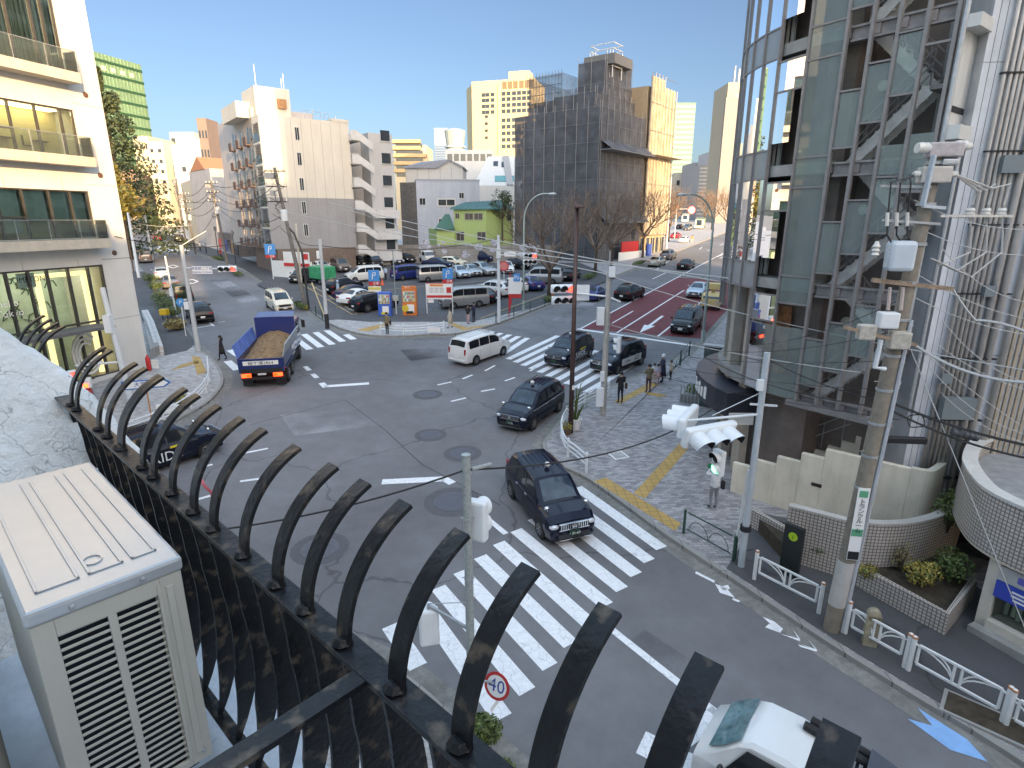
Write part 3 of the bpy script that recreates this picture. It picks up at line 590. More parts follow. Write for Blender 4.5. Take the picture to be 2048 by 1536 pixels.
def flat(mb, path, w, t, wd, w2=None):                         # flat bar following a path, width along wd
    vs = []; fs = []; wd = Vector(wd).normalized(); n = len(path)
    w1 = w
    for i, p in enumerate(path):
        w = w1+((w2 or w1)-w1)*min(1, min(i, n-1-i)/4); tg = (Vector(path[min(i+1, n-1)])-Vector(path[max(i-1, 0)])).normalized(); nn = tg.cross(wd).normalized()
        vs += [p-wd*w/2-nn*t/2, p+wd*w/2-nn*t/2, p+wd*w/2+nn*t/2, p-wd*w/2+nn*t/2]
    for i in range(n-1):
        for k in range(4): fs.append((i*4+k, i*4+(k+1) % 4, i*4+4+(k+1) % 4, i*4+4+k))
    fs += [(3, 2, 1, 0), tuple(4*(n-1)+k for k in range(4))]; mb.add(vs, fs)
TZ = -.727
m = MB(); flat(m, [B(s_, 0, TZ) for s_ in (-1.2, 0, 1, 2.2)], .05, .011, N); m.build('top_rail', IRONB, rl, bevel=.002)
m = MB(); flat(m, [B(s_, .0, -1.42) for s_ in (-1.2, 2.2)], .036, .011, N); m.build('bottom_rail', IRONB, rl, bevel=.002)
tips = [(211, 698), (224, 705), (274, 734), (293, 741), (321, 756), (327, 764), (372, 781), (397, 796), (438, 816), (485, 840), (529, 865), (595, 897), (668, 932), (732, 970), (812, 1010), (925, 1072), (1062, 1143), (1220, 1222), (1418, 1330), (1680, 1478)]
ss = []
for tpx in tips:
    r = ray(*tpx); t = P0.dot(N)+.148; t = t/Vector((r.x, r.y, 0)).dot(N); p = r*t; ss.append((Vector((p.x, p.y, 0))-P0).dot(D))
for s_ in ss+[2.72, 2.86, 3.02, 3.2]:
    pth = [B(s_, .237*(1-math.cos(R(t))), TZ+.004+.234*math.sin(R(t))) for t in range(0, 69, 4)]
    m = MB(); flat(m, pth, .036, .009, D); m.lathe([(.012, -.004), (.02, .002), (.012, .012)], B(s_, -.004, TZ+.008), 8); m.build('curved_bar', IRONB, rl, smooth='auto')
for i in range(27):
    s_ = -1.1+i*.125
    pth = [B(s_, .06*math.sin(math.pi*u/14)**.8, TZ-.007-.68*u/14) for u in range(15)]
    m = MB(); flat(m, pth, .012, .009, N, .066); m.build('baluster', IRONB, rl, smooth='auto')
m = MB(); flat(m, [B(-.085, -.022, TZ-.002), B(-.085, -1.2, TZ-.002)], .036, .011, D); m.build('cross_bar', IRONB, rl)
# air conditioner outdoor unit
ACP = mat('ac_enamel', (.6, .575, .5), .42, var=.05, grime=.3); ACT = mat('ac_top_steel', (.52, .54, .55), .25, .3, var=.06, bump=.08, bscale=3)
ac = thing('air_conditioner', 'beige outdoor air conditioner unit with louvred end on the balcony', 'air conditioner', B(.9, -.235, -1.3), world=True)
S0, S1, A0_, A1_, ZB, ZA = .52, 1.29, -.37, -.1, -1.285, -.725
def bb(mb, s0, s1, a0, a1, z0, z1):
    vs = [B(s_, a_, z_) for z_ in (z0, z1) for a_ in (a0, a1) for s_ in (s0, s1)]
    mb.add(vs, [(0, 1, 3, 2), (4, 6, 7, 5), (0, 4, 5, 1), (2, 3, 7, 6), (0, 2, 6, 4), (1, 5, 7, 3)])
m = MB(); bb(m, S0+.012, S1, A0_, A1_, ZB, ZA-.03)   # body behind the louvred end
m.build('body', ACP, ac, bevel=.006)
m = MB(); bb(m, -.8, 1.9, -1.68, -.56, -2, -.95); tag(m.build('balcony_wall', STUC), 'rough stucco wall strip behind the air conditioner', 'wall')
# end panel with two columns of slots: ribs of the panel between dark openings
e = MB(); W_ = A1_-A0_; nsl = 26; zt, zb_ = ZA-.075, ZB+.02; st = (zt-zb_)/nsl
bb(e, S0, S0+.011, A0_, A0_+.038, ZB, ZA-.035); bb(e, S0, S0+.011, A1_-.045, A1_, ZB, ZA-.035); bb(e, S0, S0+.011, A0_+.038, A1_-.045, zt, ZA-.035); bb(e, S0, S0+.011, A0_+.038, A1_-.045, ZB, zb_)
mid = A0_+.038+(W_-.083)*.5; bb(e, S0+.0005, S0+.0105, mid-.008, mid+.008, zb_, zt)
for i in range(nsl+1):
    z = zb_+st*i; bb(e, S0+.003, S0+.006, A0_+.038, A1_-.045, z-st*.2, z+st*.2)
bb(e, S0-.004, S0, A1_-.035, A1_-.02, ZB+.03, ZA-.06); bb(e, S0-.003, S0, A1_-.052, A1_-.044, ZB+.02, ZA-.05)
e.build('louvre_panel', ACP, ac, bevel=.0015)
m = MB(); bb(m, S0+.0112, S0+.0118, A0_+.03, A1_-.055, zb_, zt); m.build('louvre_backing', mat('louvre_dark', (.012, .014, .022), .5, .3), ac)
m = MB(); bb(m, S0-.006, S1+.006, A0_-.006, A1_+.006, ZA-.034, ZA)
m.build('top_cover', ACT, ac, bevel=.008)
m = MB()
for a0, a1 in ((-.345, -.27), (-.255, -.19), (-.175, -.125)):
    for q in ((S0+.06, S1-.05, a0, a0+.006), (S0+.06, S1-.05, a1-.006, a1), (S0+.06, S0+.066, a0, a1)): bb(m, *q, ZA+.0005, ZA+.0035)
m.build('embossed_rib', ACT, ac, bevel=.001)
em = MB()
for k in range(10):
    a = 2*math.pi*k/10; em.tube([B(S0+.12+.022*math.cos(a), -.235+.018*math.sin(a), ZA+.002), B(S0+.12+.022*math.cos(a+.65), -.235+.018*math.sin(a+.65), ZA+.002)], .0018, 4)
em.build('embossed_badge', ACT, ac)
m = MB()
for a_ in (A0_+.07, A1_-.075): m.ball(B(S0-.008, a_, ZA-.018), .006, 8, 5)
m.ball(B(S0-.003, A1_-.02, ZB+.03), .006, 8, 5); m.build('screw', STEEL, ac)
m = MB()
for s_ in (S0+.1, S1-.1): bb(m, s_, s_+.05, A0_+.02, A1_-.01, ZB-.1, ZB)
m.build('foot', BLACKP, ac)
pp = thing('refrigerant_pipe', 'wrapped pipes and grey conduit between the air conditioner and the wall', 'pipe', B(.2, -.5, -1.5), world=True)
m = MB(); m.tube([B(s_, -.47, -1.25+.03*math.sin(s_*3)) for s_ in (-.8, -.3, .1, .5, .9, 1.4, 2.2)], .022, 8); m.build('insulated_pipe', mat('pipe_wrap', (.2, .18, .15), .8), pp, smooth=True)
m = MB(); m.tube([B(s_, -.54, -1.3) for s_ in (-.8, 0, .8, 2.2)], .016, 8); m.build('conduit', mat('conduit_grey', (.25, .26, .27), .6), pp, smooth=True)
# ---------- right-hand building: curved glass tower with an open steel stair, service wall with pipes
A_ = Vector((9.66, 18.83, 0)); E_ = Vector((.608, -.794, 0)); NB = Vector((-.794, -.608, 0))
RB = Wall(A_.xy, E_.xy)                               # k grows towards the camera
ALU = mat('grey_mullion', (.24, .225, .22), .5, .3, var=.12, scale=3); BROWN = mat('brown_cladding', (.17, .135, .118), .6, var=.25, scale=1.5)
SPAN = mat('spandrel_panel', (.3, .32, .33), .25, .2, var=.1, scale=.5); MIRR = glassmat('tower_glass', (.5, .58, .6), .72, .012, thru=.5, haze=.3, hcol=(.62, .73, .8))  # haze puts a pale blue sky reflection into the tower glass
FROST = glassmat('stair_glass', (.8, .88, .86), .25, .02, haze=.13, hcol=(.7, .78, .76)); BEAM = mat('stair_beam', (.3, .27, .26), .6, .2, var=.25, scale=4, grime=.4)
g0 = gz(20)+KH
tw = thing('glass_tower', 'curved glass tower with an open zigzag steel stair behind staggered glass panels', 'building', (A_.x, A_.y, g0), world=True)
zb = [RB.at(1700, y)[1] for y in (575, 322, 50)]; FH = (zb[2]-zb[0])/2
lev = [zb[0]+FH*i for i in range(-1, 6)]               # landing beams
BW_, NBAY = .68, 4; TOPZ = lev[5]+3
ZBOT = RB.at(1640, 812)[1]
Rr = 6.0; Cc = A_+Vector((.794, .608, 0))*Rr
def arc(t, r=Rr):                                      # t metres along the skin from A, away from the camera
    a = t/Rr; v = Vector((-.794*math.cos(a)-.608*math.sin(a), -.608*math.cos(a)+.794*math.sin(a), 0)); return Cc+v*r
# core of the tower behind the glass
core = MB(); ring_ = [arc(t, Rr-.9).xy for t in [i*1.1 for i in range(0, 11)]]+[(24, 33), (26, 12.5), RB.xy(NBAY*BW_+.2, -2.1), RB.xy(.0, -2.1)]
core.prism([tuple(p) for p in ring_], g0-1, TOPZ-.5); core.build('core_wall', BROWN, tw)
for L_ in lev:
    inn = MB()
    for t in range(0, 8):
        for dz, th in ((.55, .35),):
            p, q = arc(t*1.1, Rr-.12), arc(t*1.1+1.1, Rr-.12); p2, q2 = arc(t*1.1, Rr-.88), arc(t*1.1+1.1, Rr-.88)
            inn.add([Vector((a.x, a.y, L_+z)) for z in (-.3, .05) for a in (p, q, q2, p2)], [(3, 2, 1, 0), (4, 5, 6, 7), (0, 1, 5, 4), (1, 2, 6, 5), (2, 3, 7, 6), (3, 0, 4, 7)])
    inn.build('floor_slab', CONC, tw)
cur = MB()
for i in range(40):
    t = 2.3+i*.16
    if (i//9) % 3 == 1: continue
    for L_ in lev[1:5]:
        p = arc(t, Rr-.5-.05*math.sin(i*1.7)); q = arc(t+.13, Rr-.5-.05*math.sin(i*1.7+1)); cur.add([(p.x, p.y, L_+.1), (q.x, q.y, L_+.1), (q.x, q.y, L_+FH-.5), (p.x, p.y, L_+FH-.5)], [(0, 1, 2, 3)])
cur.build('curtain', mat('pale_curtain', (.5, .5, .46), .9, var=.15), tw)
tt = [0, 1.15, 2.3]+[2.3+.82*i for i in range(1, 10)]
z0s = [lev[0]+.0]+[l for l in lev[1:]]
panes = [MB(), MB()]; sp = MB(); fr = MB()
def seg(mb, t0, t1, z0, z1, off, th=.02, mi=None):
    n = 3
    for j in range(n):
        a, b = t0+(t1-t0)*j/n, t0+(t1-t0)*(j+1)/n; p, q = arc(a, Rr+off), arc(b, Rr+off); p2, q2 = arc(a, Rr+off-th), arc(b, Rr+off-th)
        mb.add([Vector((v.x, v.y, z)) for z in (z0, z1) for v in (p, q, q2, p2)], [(3, 2, 1, 0), (4, 5, 6, 7), (0, 1, 5, 4), (1, 2, 6, 5), (2, 3, 7, 6), (3, 0, 4, 7)], mi)
npane = 0
for i in range(len(tt)-1):
    for j, l in enumerate(lev[1:6]):
        zlo, zhi = l-.35+FH*0, l+.55                   # spandrel
        up = l+FH-.35
        dark = (i == 1 and j in (0, 1, 2, 3))
        off2 = 1.05 if i == 1 else (.35 if i == 0 else 0)
        s = MB(); seg(s, tt[i]+.03, tt[i+1]-.03, zlo+.03-off2, zhi-.03-off2, 0); 
        if i > 1: s.build('spandrel', SPAN, tw)
        else: s.build('spandrel', FROST if i == 0 else MIRR, tw)
        if not dark:
            s = MB(); seg(s, tt[i]+.03, tt[i+1]-.03, zhi+.03-off2, up-.03-off2, 0); s.build('window_pane', MIRR if i else FROST, tw)
        else:
            s = MB(); seg(s, tt[i]+.35, tt[i+1]-.03, zhi+.03-off2+1.2, up-.03-off2, 0); s.build('window_pane', MIRR, tw)
        for z in (zlo-off2, zhi-off2): seg(fr, tt[i]+.03, tt[i+1]-.03, z-.028, z+.028, .03, .07)
for t in tt:
    p = arc(t, Rr+.0); a = t/Rr
    zq = ZBOT if t < 2.4 else lev[1]-1.3; fr.box((p.x, p.y, (zq+TOPZ)/2), (.06, .12, TOPZ-zq), math.atan2(p.y-Cc.y, p.x-Cc.x)+R(90))
fr.build('mullion_grid', ALU, tw)
# podium of the curved part: glass band, open corner shop, dark curved canopy
pod = MB(); seg(pod, 0, 2.3, ZBOT, lev[1]-1.5, .0, .03); pod.build('shop_glazing', FROST, tw)
pod = MB()
for t in range(4): seg(pod, 2.6+t*1.6, 2.6+t*1.6+.5, g0, lev[1]-.4, -.35, .35)
pod.build('podium_column', mat('stone_pier', (.42, .37, .31), .7, var=.15), tw)
pod = MB(); seg(pod, 1.0, 2.2, ZBOT+.6, ZBOT+3.0, -.6, .05); pod.build('shop_display', mat('shop_warm', (.3, .12, .05), .6, var=.9, scale=1.8), tw)
seg(pod, 2.4, 8.6, g0, lev[1]-.6, -.8, .08)
pod = MB(); zc = zat(25, 740)
for j in range(10):
    a, b = 2.2+j*.7, 2.9+j*.7; p, q, p2, q2 = arc(a, Rr-.6), arc(b, Rr-.6), arc(a, Rr+.7), arc(b, Rr+.7)
    zz = g0+3.2
    pod.add([Vector((v.x, v.y, z)) for z in (zz-.55, zz+.35) for v in (p, q, q2, p2)], [(3, 2, 1, 0), (4, 5, 6, 7), (0, 1, 5, 4), (2, 3, 7, 6), (1, 2, 6, 5), (3, 0, 4, 7)])
pod.build('curved_canopy', mat('canopy_navy', (.025, .027, .04), .4, var=.2), tw)
pod = MB()
for i in range(5): seg(pod, 3.6+i*.34, 3.78+i*.34, g0+2.85, g0+3.35-.12*(i % 2), Rr*0+.73, .03)
pod.build('canopy_lettering', LITW, tw)
# open steel stair bay
def rb(mb, k0, k1, z0, z1, o0, o1): mb.wbox(RB, k0, k1, z0, z1, o0, o1)
KT = NBAY*BW_
for i in range(NBAY+1):
    m = MB(); rb(m, i*BW_-.045, i*BW_+.045, ZBOT, TOPZ, -.06, .08); m.build('mullion', ALU, tw)
soff = 0.0
for li, l in enumerate(lev[:6]):
    if l < ZBOT-.5: pass
    m = MB(); rb(m, .05, KT-.05, l-.06, l+.0, -.35, -.13); rb(m, .05, KT-.05, l-.42, l-.36, -.35, -.13); rb(m, .05, KT-.05, l-.36, l-.06, -.27, -.23)
    for i in range(1, NBAY): rb(m, i*BW_-.14, i*BW_+.14, l-.34, l-.08, -.22, -.14)
    m.build('stair_beam', BEAM, tw)
    # one flight down-left then back: zigzag in two runs per storey
    for run in (0, 1):
        s = MB(); n = 9; half = FH/2
        o0, o1 = (-1.05, -.5) if run == 0 else (-1.75, -1.2)
        for st_ in range(n):
            f = st_/n
            k = (.35+(KT-.9)*f) if run == 0 else (KT-.55-(KT-.9)*f); z = l+half*(run+f)
            dk = (KT-.9)/n
            rb(s, k, k+dk if run == 0 else k, z+half/n-.03, z+half/n, o0, o1) if run == 0 else rb(s, k-dk, k, z+half/n-.03, z+half/n, o0, o1)
            k_ = k if run == 0 else k-dk
            rb(s, k_, k_+dk, z-.16, z+half/n-.03, o1-.03, o1)
            rb(s, k_, k_+dk, z-.16, z+half/n-.03, o0, o0+.03)
        ka, kb = ((.35, KT-.55) if run == 0 else (KT-.55, .35)); s.bar(RB.pt(ka, l+half*run-.1, o1+.02), RB.pt(kb, l+half*(run+1)-.1, o1+.02), .03, .3); s.bar(RB.pt(ka, l+half*run-.1, o0), RB.pt(kb, l+half*(run+1)-.1, o0), .03, .3)
        s.build('stair_flight', mat('stair_steel', (.58, .57, .54), .6, .2, var=.2, grime=.4), tw)
        h = MB(); a, b = ((.35, KT-.55) if run == 0 else (KT-.55, .35)); za, zb_ = l+half*run, l+half*(run+1)
        for hh in (.9, .55, .3): h.bar(RB.pt(a, za+hh, o1), RB.pt(b, zb_+hh, o1), .035, .035)
        for j in range(6): f = j/5; h.bar(RB.pt(a+(b-a)*f, za+(zb_-za)*f, o1), RB.pt(a+(b-a)*f, za+(zb_-za)*f+.9, o1), .025)
        h.build('handrail', ALU, tw)
    m = MB(); rb(m, KT-.55, KT-.06, l+FH/2-.12, l+FH/2, -1.75, -.5); rb(m, .06, .35, l-.12, l, -1.75, -.42); m.build('landing', BEAM, tw)
    # staggered frosted panels and transoms
    for i in range(NBAY):
        z = l+.55+(.62*(i-1) if i < 3 else 1.75)+.45
        if i < 3 or li % 2 == 1:
            m = MB(); rb(m, i*BW_+.05, (i+1)*BW_-.05, z+.04, z+1.5, .0, .02); m.build('stair_panel', FROST, tw)
            if i == 2 and li % 2 == 1: m = MB(); rb(m, i*BW_+.05, (i+1)*BW_-.05, z+1.6, z+2.4, .0, .02); m.build('stair_panel', FROST, tw)
        m = MB(); rb(m, i*BW_+.05, (i+1)*BW_-.05, z-.03, z+.03, -.04, .06); m.build('transom', ALU, tw)
        if i < 3: m = MB(); rb(m, i*BW_+.05, (i+1)*BW_-.05, z+1.53, z+1.58, -.04, .06); m.build('transom', ALU, tw)
    for k, dz in ((.36, 2.9), (2.4, 1.1)):
        t2 = MB(); M_ = Vector(NB).to_track_quat('Z', 'Y').to_matrix(); c = RB.pt(k, l+dz-.6, -2.08)
        t2.lathe([(.17, 0), (.17, .08), (.13, .12), (.02, .14)], c, 14, M_); o = t2.build('wall_lamp', mat('lamp_globe', (.75, .72, .6), .4, var=0), tw)
        c2 = c+NB*.12; t2 = MB(); t2.bar(c2+Vector((0, 0, .17)), c2-Vector((0, 0, .17)), .02); t2.bar(c2+E_*.17, c2-E_*.17, .02); t2.build('lamp_guard', DARK, o)
# pale equipment box hung at the end of the stair
m = MB(); za, zb_ = RB.at(1900, 250)[1], RB.at(1910, 60)[1]; rb(m, KT+.1, KT+.16, za, zb_, -1.3, .02); rb(m, KT+.0+.16, KT+.5, za-.35, za, -1.2, .0); rb(m, KT+.16, KT+.5, zb_, zb_+.3, -1.2, .0); m.build('louvre_box', mat('box_enamel', (.6, .6, .57), .5, var=.06, grime=.3), tw)
m = MB(); rb(m, KT+.17, KT+.175, za+.35, za+.5, -1.1, -.15); m.build('box_vent', DARK, tw)
m = MB(); m.tube([RB.pt(KT+.35, zz, -.8) for zz in (ZBOT, za-.3)], .06, 8); m.tube([RB.pt(KT+.15, zz, .0) for zz in (ZBOT, TOPZ)], .07, 8); m.build('corner_column', STEEL, tw)
# service wall with vertical pipes
SW0 = RB.pt(KT+.45, 0, -.9); SW = Wall((SW0.x, SW0.y), (1, -.09))
SCON = mat('service_concrete', (.60, .61, .63), .85, var=.12, scale=1, bump=.12, grime=.55)
m = MB(); m.wbox(SW, 0, 9.5, g0-1, TOPZ, -3, 0); m.build('service_wall', SCON, tw)
m = MB()
for k in (.16, .34, 4, 6): m.wbox(SW, k, k+.015, g0, TOPZ, .0, .004)
for z in [g0+2+i*3.9 for i in range(8)]: m.wbox(SW, 0, 9.4, z, z+.015, .0, .005)
m.build('panel_joint', mat('joint_dark', (.15, .15, .16), .9), tw)
PIPE = mat('pipe_grey', (.5, .46, .42), .55, .2, var=.12, grime=.3); kx = [SW.at(x, 200)[0] for x in (1958, 1985, 2003, 2020, 2036)]
for i, k in enumerate([.5, .66, .8, .92, 1.06, 1.2, 1.45, 1.7, 2.1]):
    m = MB(); m.tube([SW.pt(k, g0+1.5 if i % 2 else g0+.4, .12), SW.pt(k, TOPZ-1, .12)], .05 if i < 6 else .09, 8); m.build('riser_pipe', PIPE, tw, smooth=True)
for j in range(12): m = MB(); m.wbox(SW, .42, 1.9, g0+2+j*1.9, g0+2.04+j*1.9, .05, .19); m.build('pipe_bracket', DARK, tw)
JB = mat('junction_grey', (.16, .19, .2), .5, var=.08)
for px, py, w, h in ((2010, 330, .55, .45), (1965, 580, .3, .3), (1880, 752, .3, .3)):
    k, z = SW.at(px, py); m = MB(); m.wbox(SW, k-w/2, k+w/2, z-h/2, z+h/2, .2, .34); m.build('junction_box', JB, tw)
k, z = SW.at(1900, 808); m = MB(); m.wbox(SW, k-.45, k+.45, z-.35, z+.3, .2, .45); m.build('junction_box', JB, tw)
CV = mat('corrugated_beige', (.4, .33, .25), .7, var=.15, grime=.4); m = MB()
for i in range(36): m.wbox(SW, 2.3+i*.16, 2.38+i*.16, g0+.2, TOPZ-2, .0, .06)
m.build('ribbed_cladding', CV, tw)
m = MB(); c = RB.pt(2.5, ZBOT+.9, -.9); m.box(c, (.12, .34, .13), R(50)); m.box(c+Vector((.1, -.1, .14)), (.08, .08, .12)); m.build('security_camera', WHITE, tw)
# ground-floor recess under the stair and pylon sign
m = MB(); rb(m, -.6, KT+.6, g0, ZBOT-.1, -2.2, -2.11); m.build('recess_wall', BROWN, tw)
m = MB(); rb(m, -.3, KT+.2, ZBOT-.2, ZBOT-.02, -.2, .12); m.build('soffit_edge', ALU, tw)
pc = G(1425, 815, KH); py_ = thing('glass_pylon', 'tall grey glass sign pylon with pale lettering at the tower foot', 'sign', pc, R(-35), world=False)
m = MB(); m.box((0, 0, 1.6), (1.3, .3, 3.2)); m.build('panel', mat('pylon_glass', (.07, .1, .1), .15, var=.5, scale=2.5), py_); m = MB(); m.box((0, 0, 3.24), (1.5, .5, .08)); m.build('cap', STEEL, py_); m = MB(); m.box((.7, .0, 1.6), (.12, .34, 3.24)); m.build('edge', mat('pylon_brown', (.2, .15, .12), .6), py_)
# ---------- stair terraces, tiled planter and shop bay at the lower right
TILE = brickmat('mosaic_tile', (.60, .53, .47), (.52, .46, .41), (.17, .155, .145), .1, .1, .014, .45, 'uv', 0)
def ribbon(mb, line, z0, z1, th, uvs, side=1):         # thick wall along a line with u = length, v = height
    a = [Vector(p) for p in line]; b = [Vector(p) for p in offset(line, th*side)]; n = len(a); d = 0; ds = [0]
    for i in range(1, n): d += (a[i]-a[i-1]).length; ds.append(d)
    f0 = z0 if callable(z0) else (lambda i: z0); f1 = z1 if callable(z1) else (lambda i: z1)
    for i in range(n-1):
        q = [a[i], a[i+1], b[i+1], b[i]]; za, zc = (f0(i), f0(i+1)), (f1(i), f1(i+1))
        vs = [(q[0].x, q[0].y, za[0]), (q[1].x, q[1].y, za[1]), (q[2].x, q[2].y, za[1]), (q[3].x, q[3].y, za[0]), (q[0].x, q[0].y, zc[0]), (q[1].x, q[1].y, zc[1]), (q[2].x, q[2].y, zc[1]), (q[3].x, q[3].y, zc[0])]
        fs = [(0, 1, 5, 4), (2, 3, 7, 6), (4, 5, 6, 7)]
        if i == 0: fs.append((3, 0, 4, 7))
        if i == n-2: fs.append((1, 2, 6, 5))
        mb.add(vs, fs)
        for f in fs:
            for v in f:
                along_ = ds[i]+(ds[i+1]-ds[i])*(1 if v in (1, 2, 5, 6) else 0)
                acr = th if v in (2, 3, 6, 7) else 0
                if f == (4, 5, 6, 7): uvs.append((along_, acr+50))
                elif f in ((3, 0, 4, 7), (1, 2, 6, 5)): uvs.append((acr, vs[v][2]))
                else: uvs.append((along_, vs[v][2]))
def uvbuild(mb, uvs, name, m, parent=None):
    o = mb.build(name, m, parent); l = o.data.uv_layers.new(name='UVMap')
    for i, uv in enumerate(uvs): l.data[i].uv = uv
    return o
gp = gz(15)+KH
pl = thing('tiled_planter', 'low beige mosaic tiled planter along the dark footpath', 'planter', (9, 15, gp), world=True)
LOWL = [tuple(G(*p, KH)[:2]) for p in ((1497, 1052), (1590, 1105), (1700, 1165), (1888, 1272), (1945, 1200))]
HIG = smooth([tuple(G(*p, KH+1.75)[:2]) for p in ((1578, 1013), (1640, 1030), (1700, 1046), (1775, 1053), (1840, 1047), (1895, 1028), (1935, 998))]+[(18.2, 21)], 4)
mb = MB(); uv = []; ribbon(mb, LOWL, lambda i: gz(LOWL[i][1])-.1, lambda i: gz(LOWL[i][1])+KH+.62, .16, uv, 1); uvbuild(mb, uv, 'low_wall', TILE, pl)
hz1 = lambda i: gp+1.75
mb = MB(); uv = []; ribbon(mb, HIG, gp-.2, hz1, .2, uv, 1); uvbuild(mb, uv, 'high_wall', TILE, pl)
mb = MB(); 
for i in range(len(HIG)-1):
    a, b = offset(HIG, -.02), offset(HIG, .22); q = [a[i], a[i+1], b[i+1], b[i]]; mb.prism(q, gp+1.752, gp+1.81)
mb.build('coping', mat('coping_stone', (.5, .47, .43), .7, var=.1, grime=.4), pl)
mb = MB(); so_ = offset(LOWL, .17); mb.prism(so_+[HIG[20], HIG[16], HIG[12], HIG[8], HIG[4], HIG[0]], gp-.1, lambda y: gz(y)+KH+.45); mb.build('soil', SOIL, pl)
def bush(lab, c, rad, n, size, mats=LEAF, seed=1, cat='shrub', group=None, stems=5, name='shrub'):
    rg = random.Random(seed); t = thing(name, lab, cat, c, 0, group)
    s = MB()
    for i in range(stems):
        a = rg.uniform(0, 6.28); r_ = rg.uniform(.3, .8); s.tube([(0, 0, -.05), (math.cos(a)*rad[0]*r_*.4, math.sin(a)*rad[1]*r_*.4, rad[2]*.7), (math.cos(a)*rad[0]*r_, math.sin(a)*rad[1]*r_, rad[2]*1.4)], [.02*rad[2]+.01, .012, .005], 4)
    s.build('stem', BARK, t); m = MB()
    for i in range(4): m.leaves((rg.uniform(-.35, .35)*rad[0], rg.uniform(-.35, .35)*rad[1], rad[2]*rg.uniform(.8, 1.15)), [v*rg.uniform(.6, .85) for v in rad], n//2, size*.72, rg)
    m.build('foliage', mats, t); return t
YLEAF = [mat('yellow_leaf', (.35, .27, .06), .6, var=.3), LEAF[1]]
for i, (px, py, h_, rad, n, sz, mats, lab) in enumerate(((1612, 1085, .5, (.5, .22, .2), 260, .1, LEAF, 'low dark creeper at the left end of the tiled planter'), (1655, 1108, .5, (.45, .2, .18), 240, .1, LEAF, 'low creeper in the planter just left of the big utility pole'), (1730, 1150, .5, (.4, .25, .22), 220, .1, YLEAF, 'yellowing creeper in the planter right of the utility pole'),
        (1842, 1170, .5, (.5, .4, .45), 420, .12, YLEAF, 'bushy yellow green shrub in the right end of the planter'), (1800, 1140, .5, (.35, .3, .5), 160, .08, DRYLEAF, 'dry brown twiggy shrub against the curved tile wall'), (1905, 1165, .5, (.5, .5, .6), 500, .13, LEAF, 'dense green shrub between tile wall and shop bay'), (1895, 1060, 1.2, (.8, .6, .8), 700, .13, LEAF, 'tall green shrub behind the curved tile wall beside the bay'), (1780, 1120, .5, (.25, .2, .3), 90, .14, [mat('red_leaf', (.3, .09, .05), .6, var=.3), LEAF[0]], 'thin reddish sapling in front of the curved tile wall'))):
    bush(lab, G(px, py, KH+h_)-Vector((0, 0, .05)), rad, n, sz, mats, 20+i, stems=14 if mats is DRYLEAF else 6)
# cream stepped stair parapets
st = thing('stair_terrace', 'cream concrete outdoor stair with stepped parapets and steel handrail', 'staircase', (9, 20, g0), world=True)
CW = Wall(tuple(G(1468, 985, KH)[:2]), tuple((G(1700, 1062, KH)-G(1468, 985, KH))[:2]))
klen = (G(1700, 1062, KH)-G(1468, 985, KH)).length+1.3
tops = [CW.at(x, y)[1] for x, y in ((1475, 930), (1530, 925), (1575, 918), (1620, 916), (1670, 916))]
m = MB(); kk = [CW.at(x, 960)[0] for x in (1462, 1505, 1548, 1595, 1642)]+[klen]
for i in range(5): m.wbox(CW, kk[i], kk[i+1], g0-.5, g0+1.15+.33*i, -.2, 0)
m.build('front_parapet', CREAM, st, bevel=.02)
m = MB(); cl = [tuple(CW.xy(klen))]+smooth([CW.xy(klen), CW.xy(klen+.45, -.1), CW.xy(klen+.65, -.6), CW.xy(klen+.9, -2.2)], 5)+[CW.xy(klen+1.1, -3.5), CW.xy(klen+3.2, -4.2), CW.xy(klen+5, -3.2)]
uv = []; ribbon(m, cl[1:], g0-.5, lambda i: g0+2.5+.0*i, .2, uv, 1); m.build('curved_parapet', CREAM, st)
m = MB()
for i in range(9): k0 = .3+i*.42; m.wbox(CW, k0, k0+.42, g0-.5, g0+.35+.3*i, -2.35, -2.1)
m.wbox(CW, 4.05, 7, g0-.5, g0+3.0, -2.35, -2.1); m.build('rear_parapet', CREAM, st)
m = MB()
for i in range(9): k0 = .3+i*.42; m.wbox(CW, k0, k0+.42, g0-.5, g0+.05+.3*i, -3.6, -2.36)
m.wbox(CW, 4.08, 8, g0-.5, g0+2.6, -3.6, -2.36); m.build('stair_flight', mat('stair_dark', (.09, .085, .085), .85, var=.2), st)
m = MB(); m.wbox(CW, .3, 4.4, g0-.3, g0+.02, -2.1, -.2); m.build('lower_walk', mat('dark_pavers', (.1, .09, .09), .8, var=.25, scale=12), st)
for hh, nm in ((0, 'handrail'),):
    m = MB()
    for dz in (.95, .55): m.tube([CW.pt(.3, g0+.4+dz, -2.2), CW.pt(4.05, g0+3.0+dz, -2.2), CW.pt(6.8, g0+3.0+dz, -2.2)], .025, 6)
    for i in range(7): f = i/6; m.tube([CW.pt(.3+3.75*f, g0+.4+2.6*f, -2.2), CW.pt(.3+3.75*f, g0+1.35+2.6*f, -2.2)], .018, 5)
    for i in range(3): m.tube([CW.pt(4.9+i, g0+3, -2.2), CW.pt(4.9+i, g0+3.95, -2.2)], .018, 5)
    m.build(nm, STEEL, st)
m = MB(); q0 = CW.pt(klen+.9, 0, -.6)
for i in range(5):
    m.wbox(CW, klen+.95+i*.02, klen+3.4, g0-.4, g0+.15+.2*i, -1.0-.38*(i+1), -1.0-.38*i)
m.wbox(CW, klen+1.05, klen+4.2, g0-.4, g0+1.15, -4.3, -2.9); m.build('dark_steps', mat('stair_dark', (.09, .085, .085), .85), st)
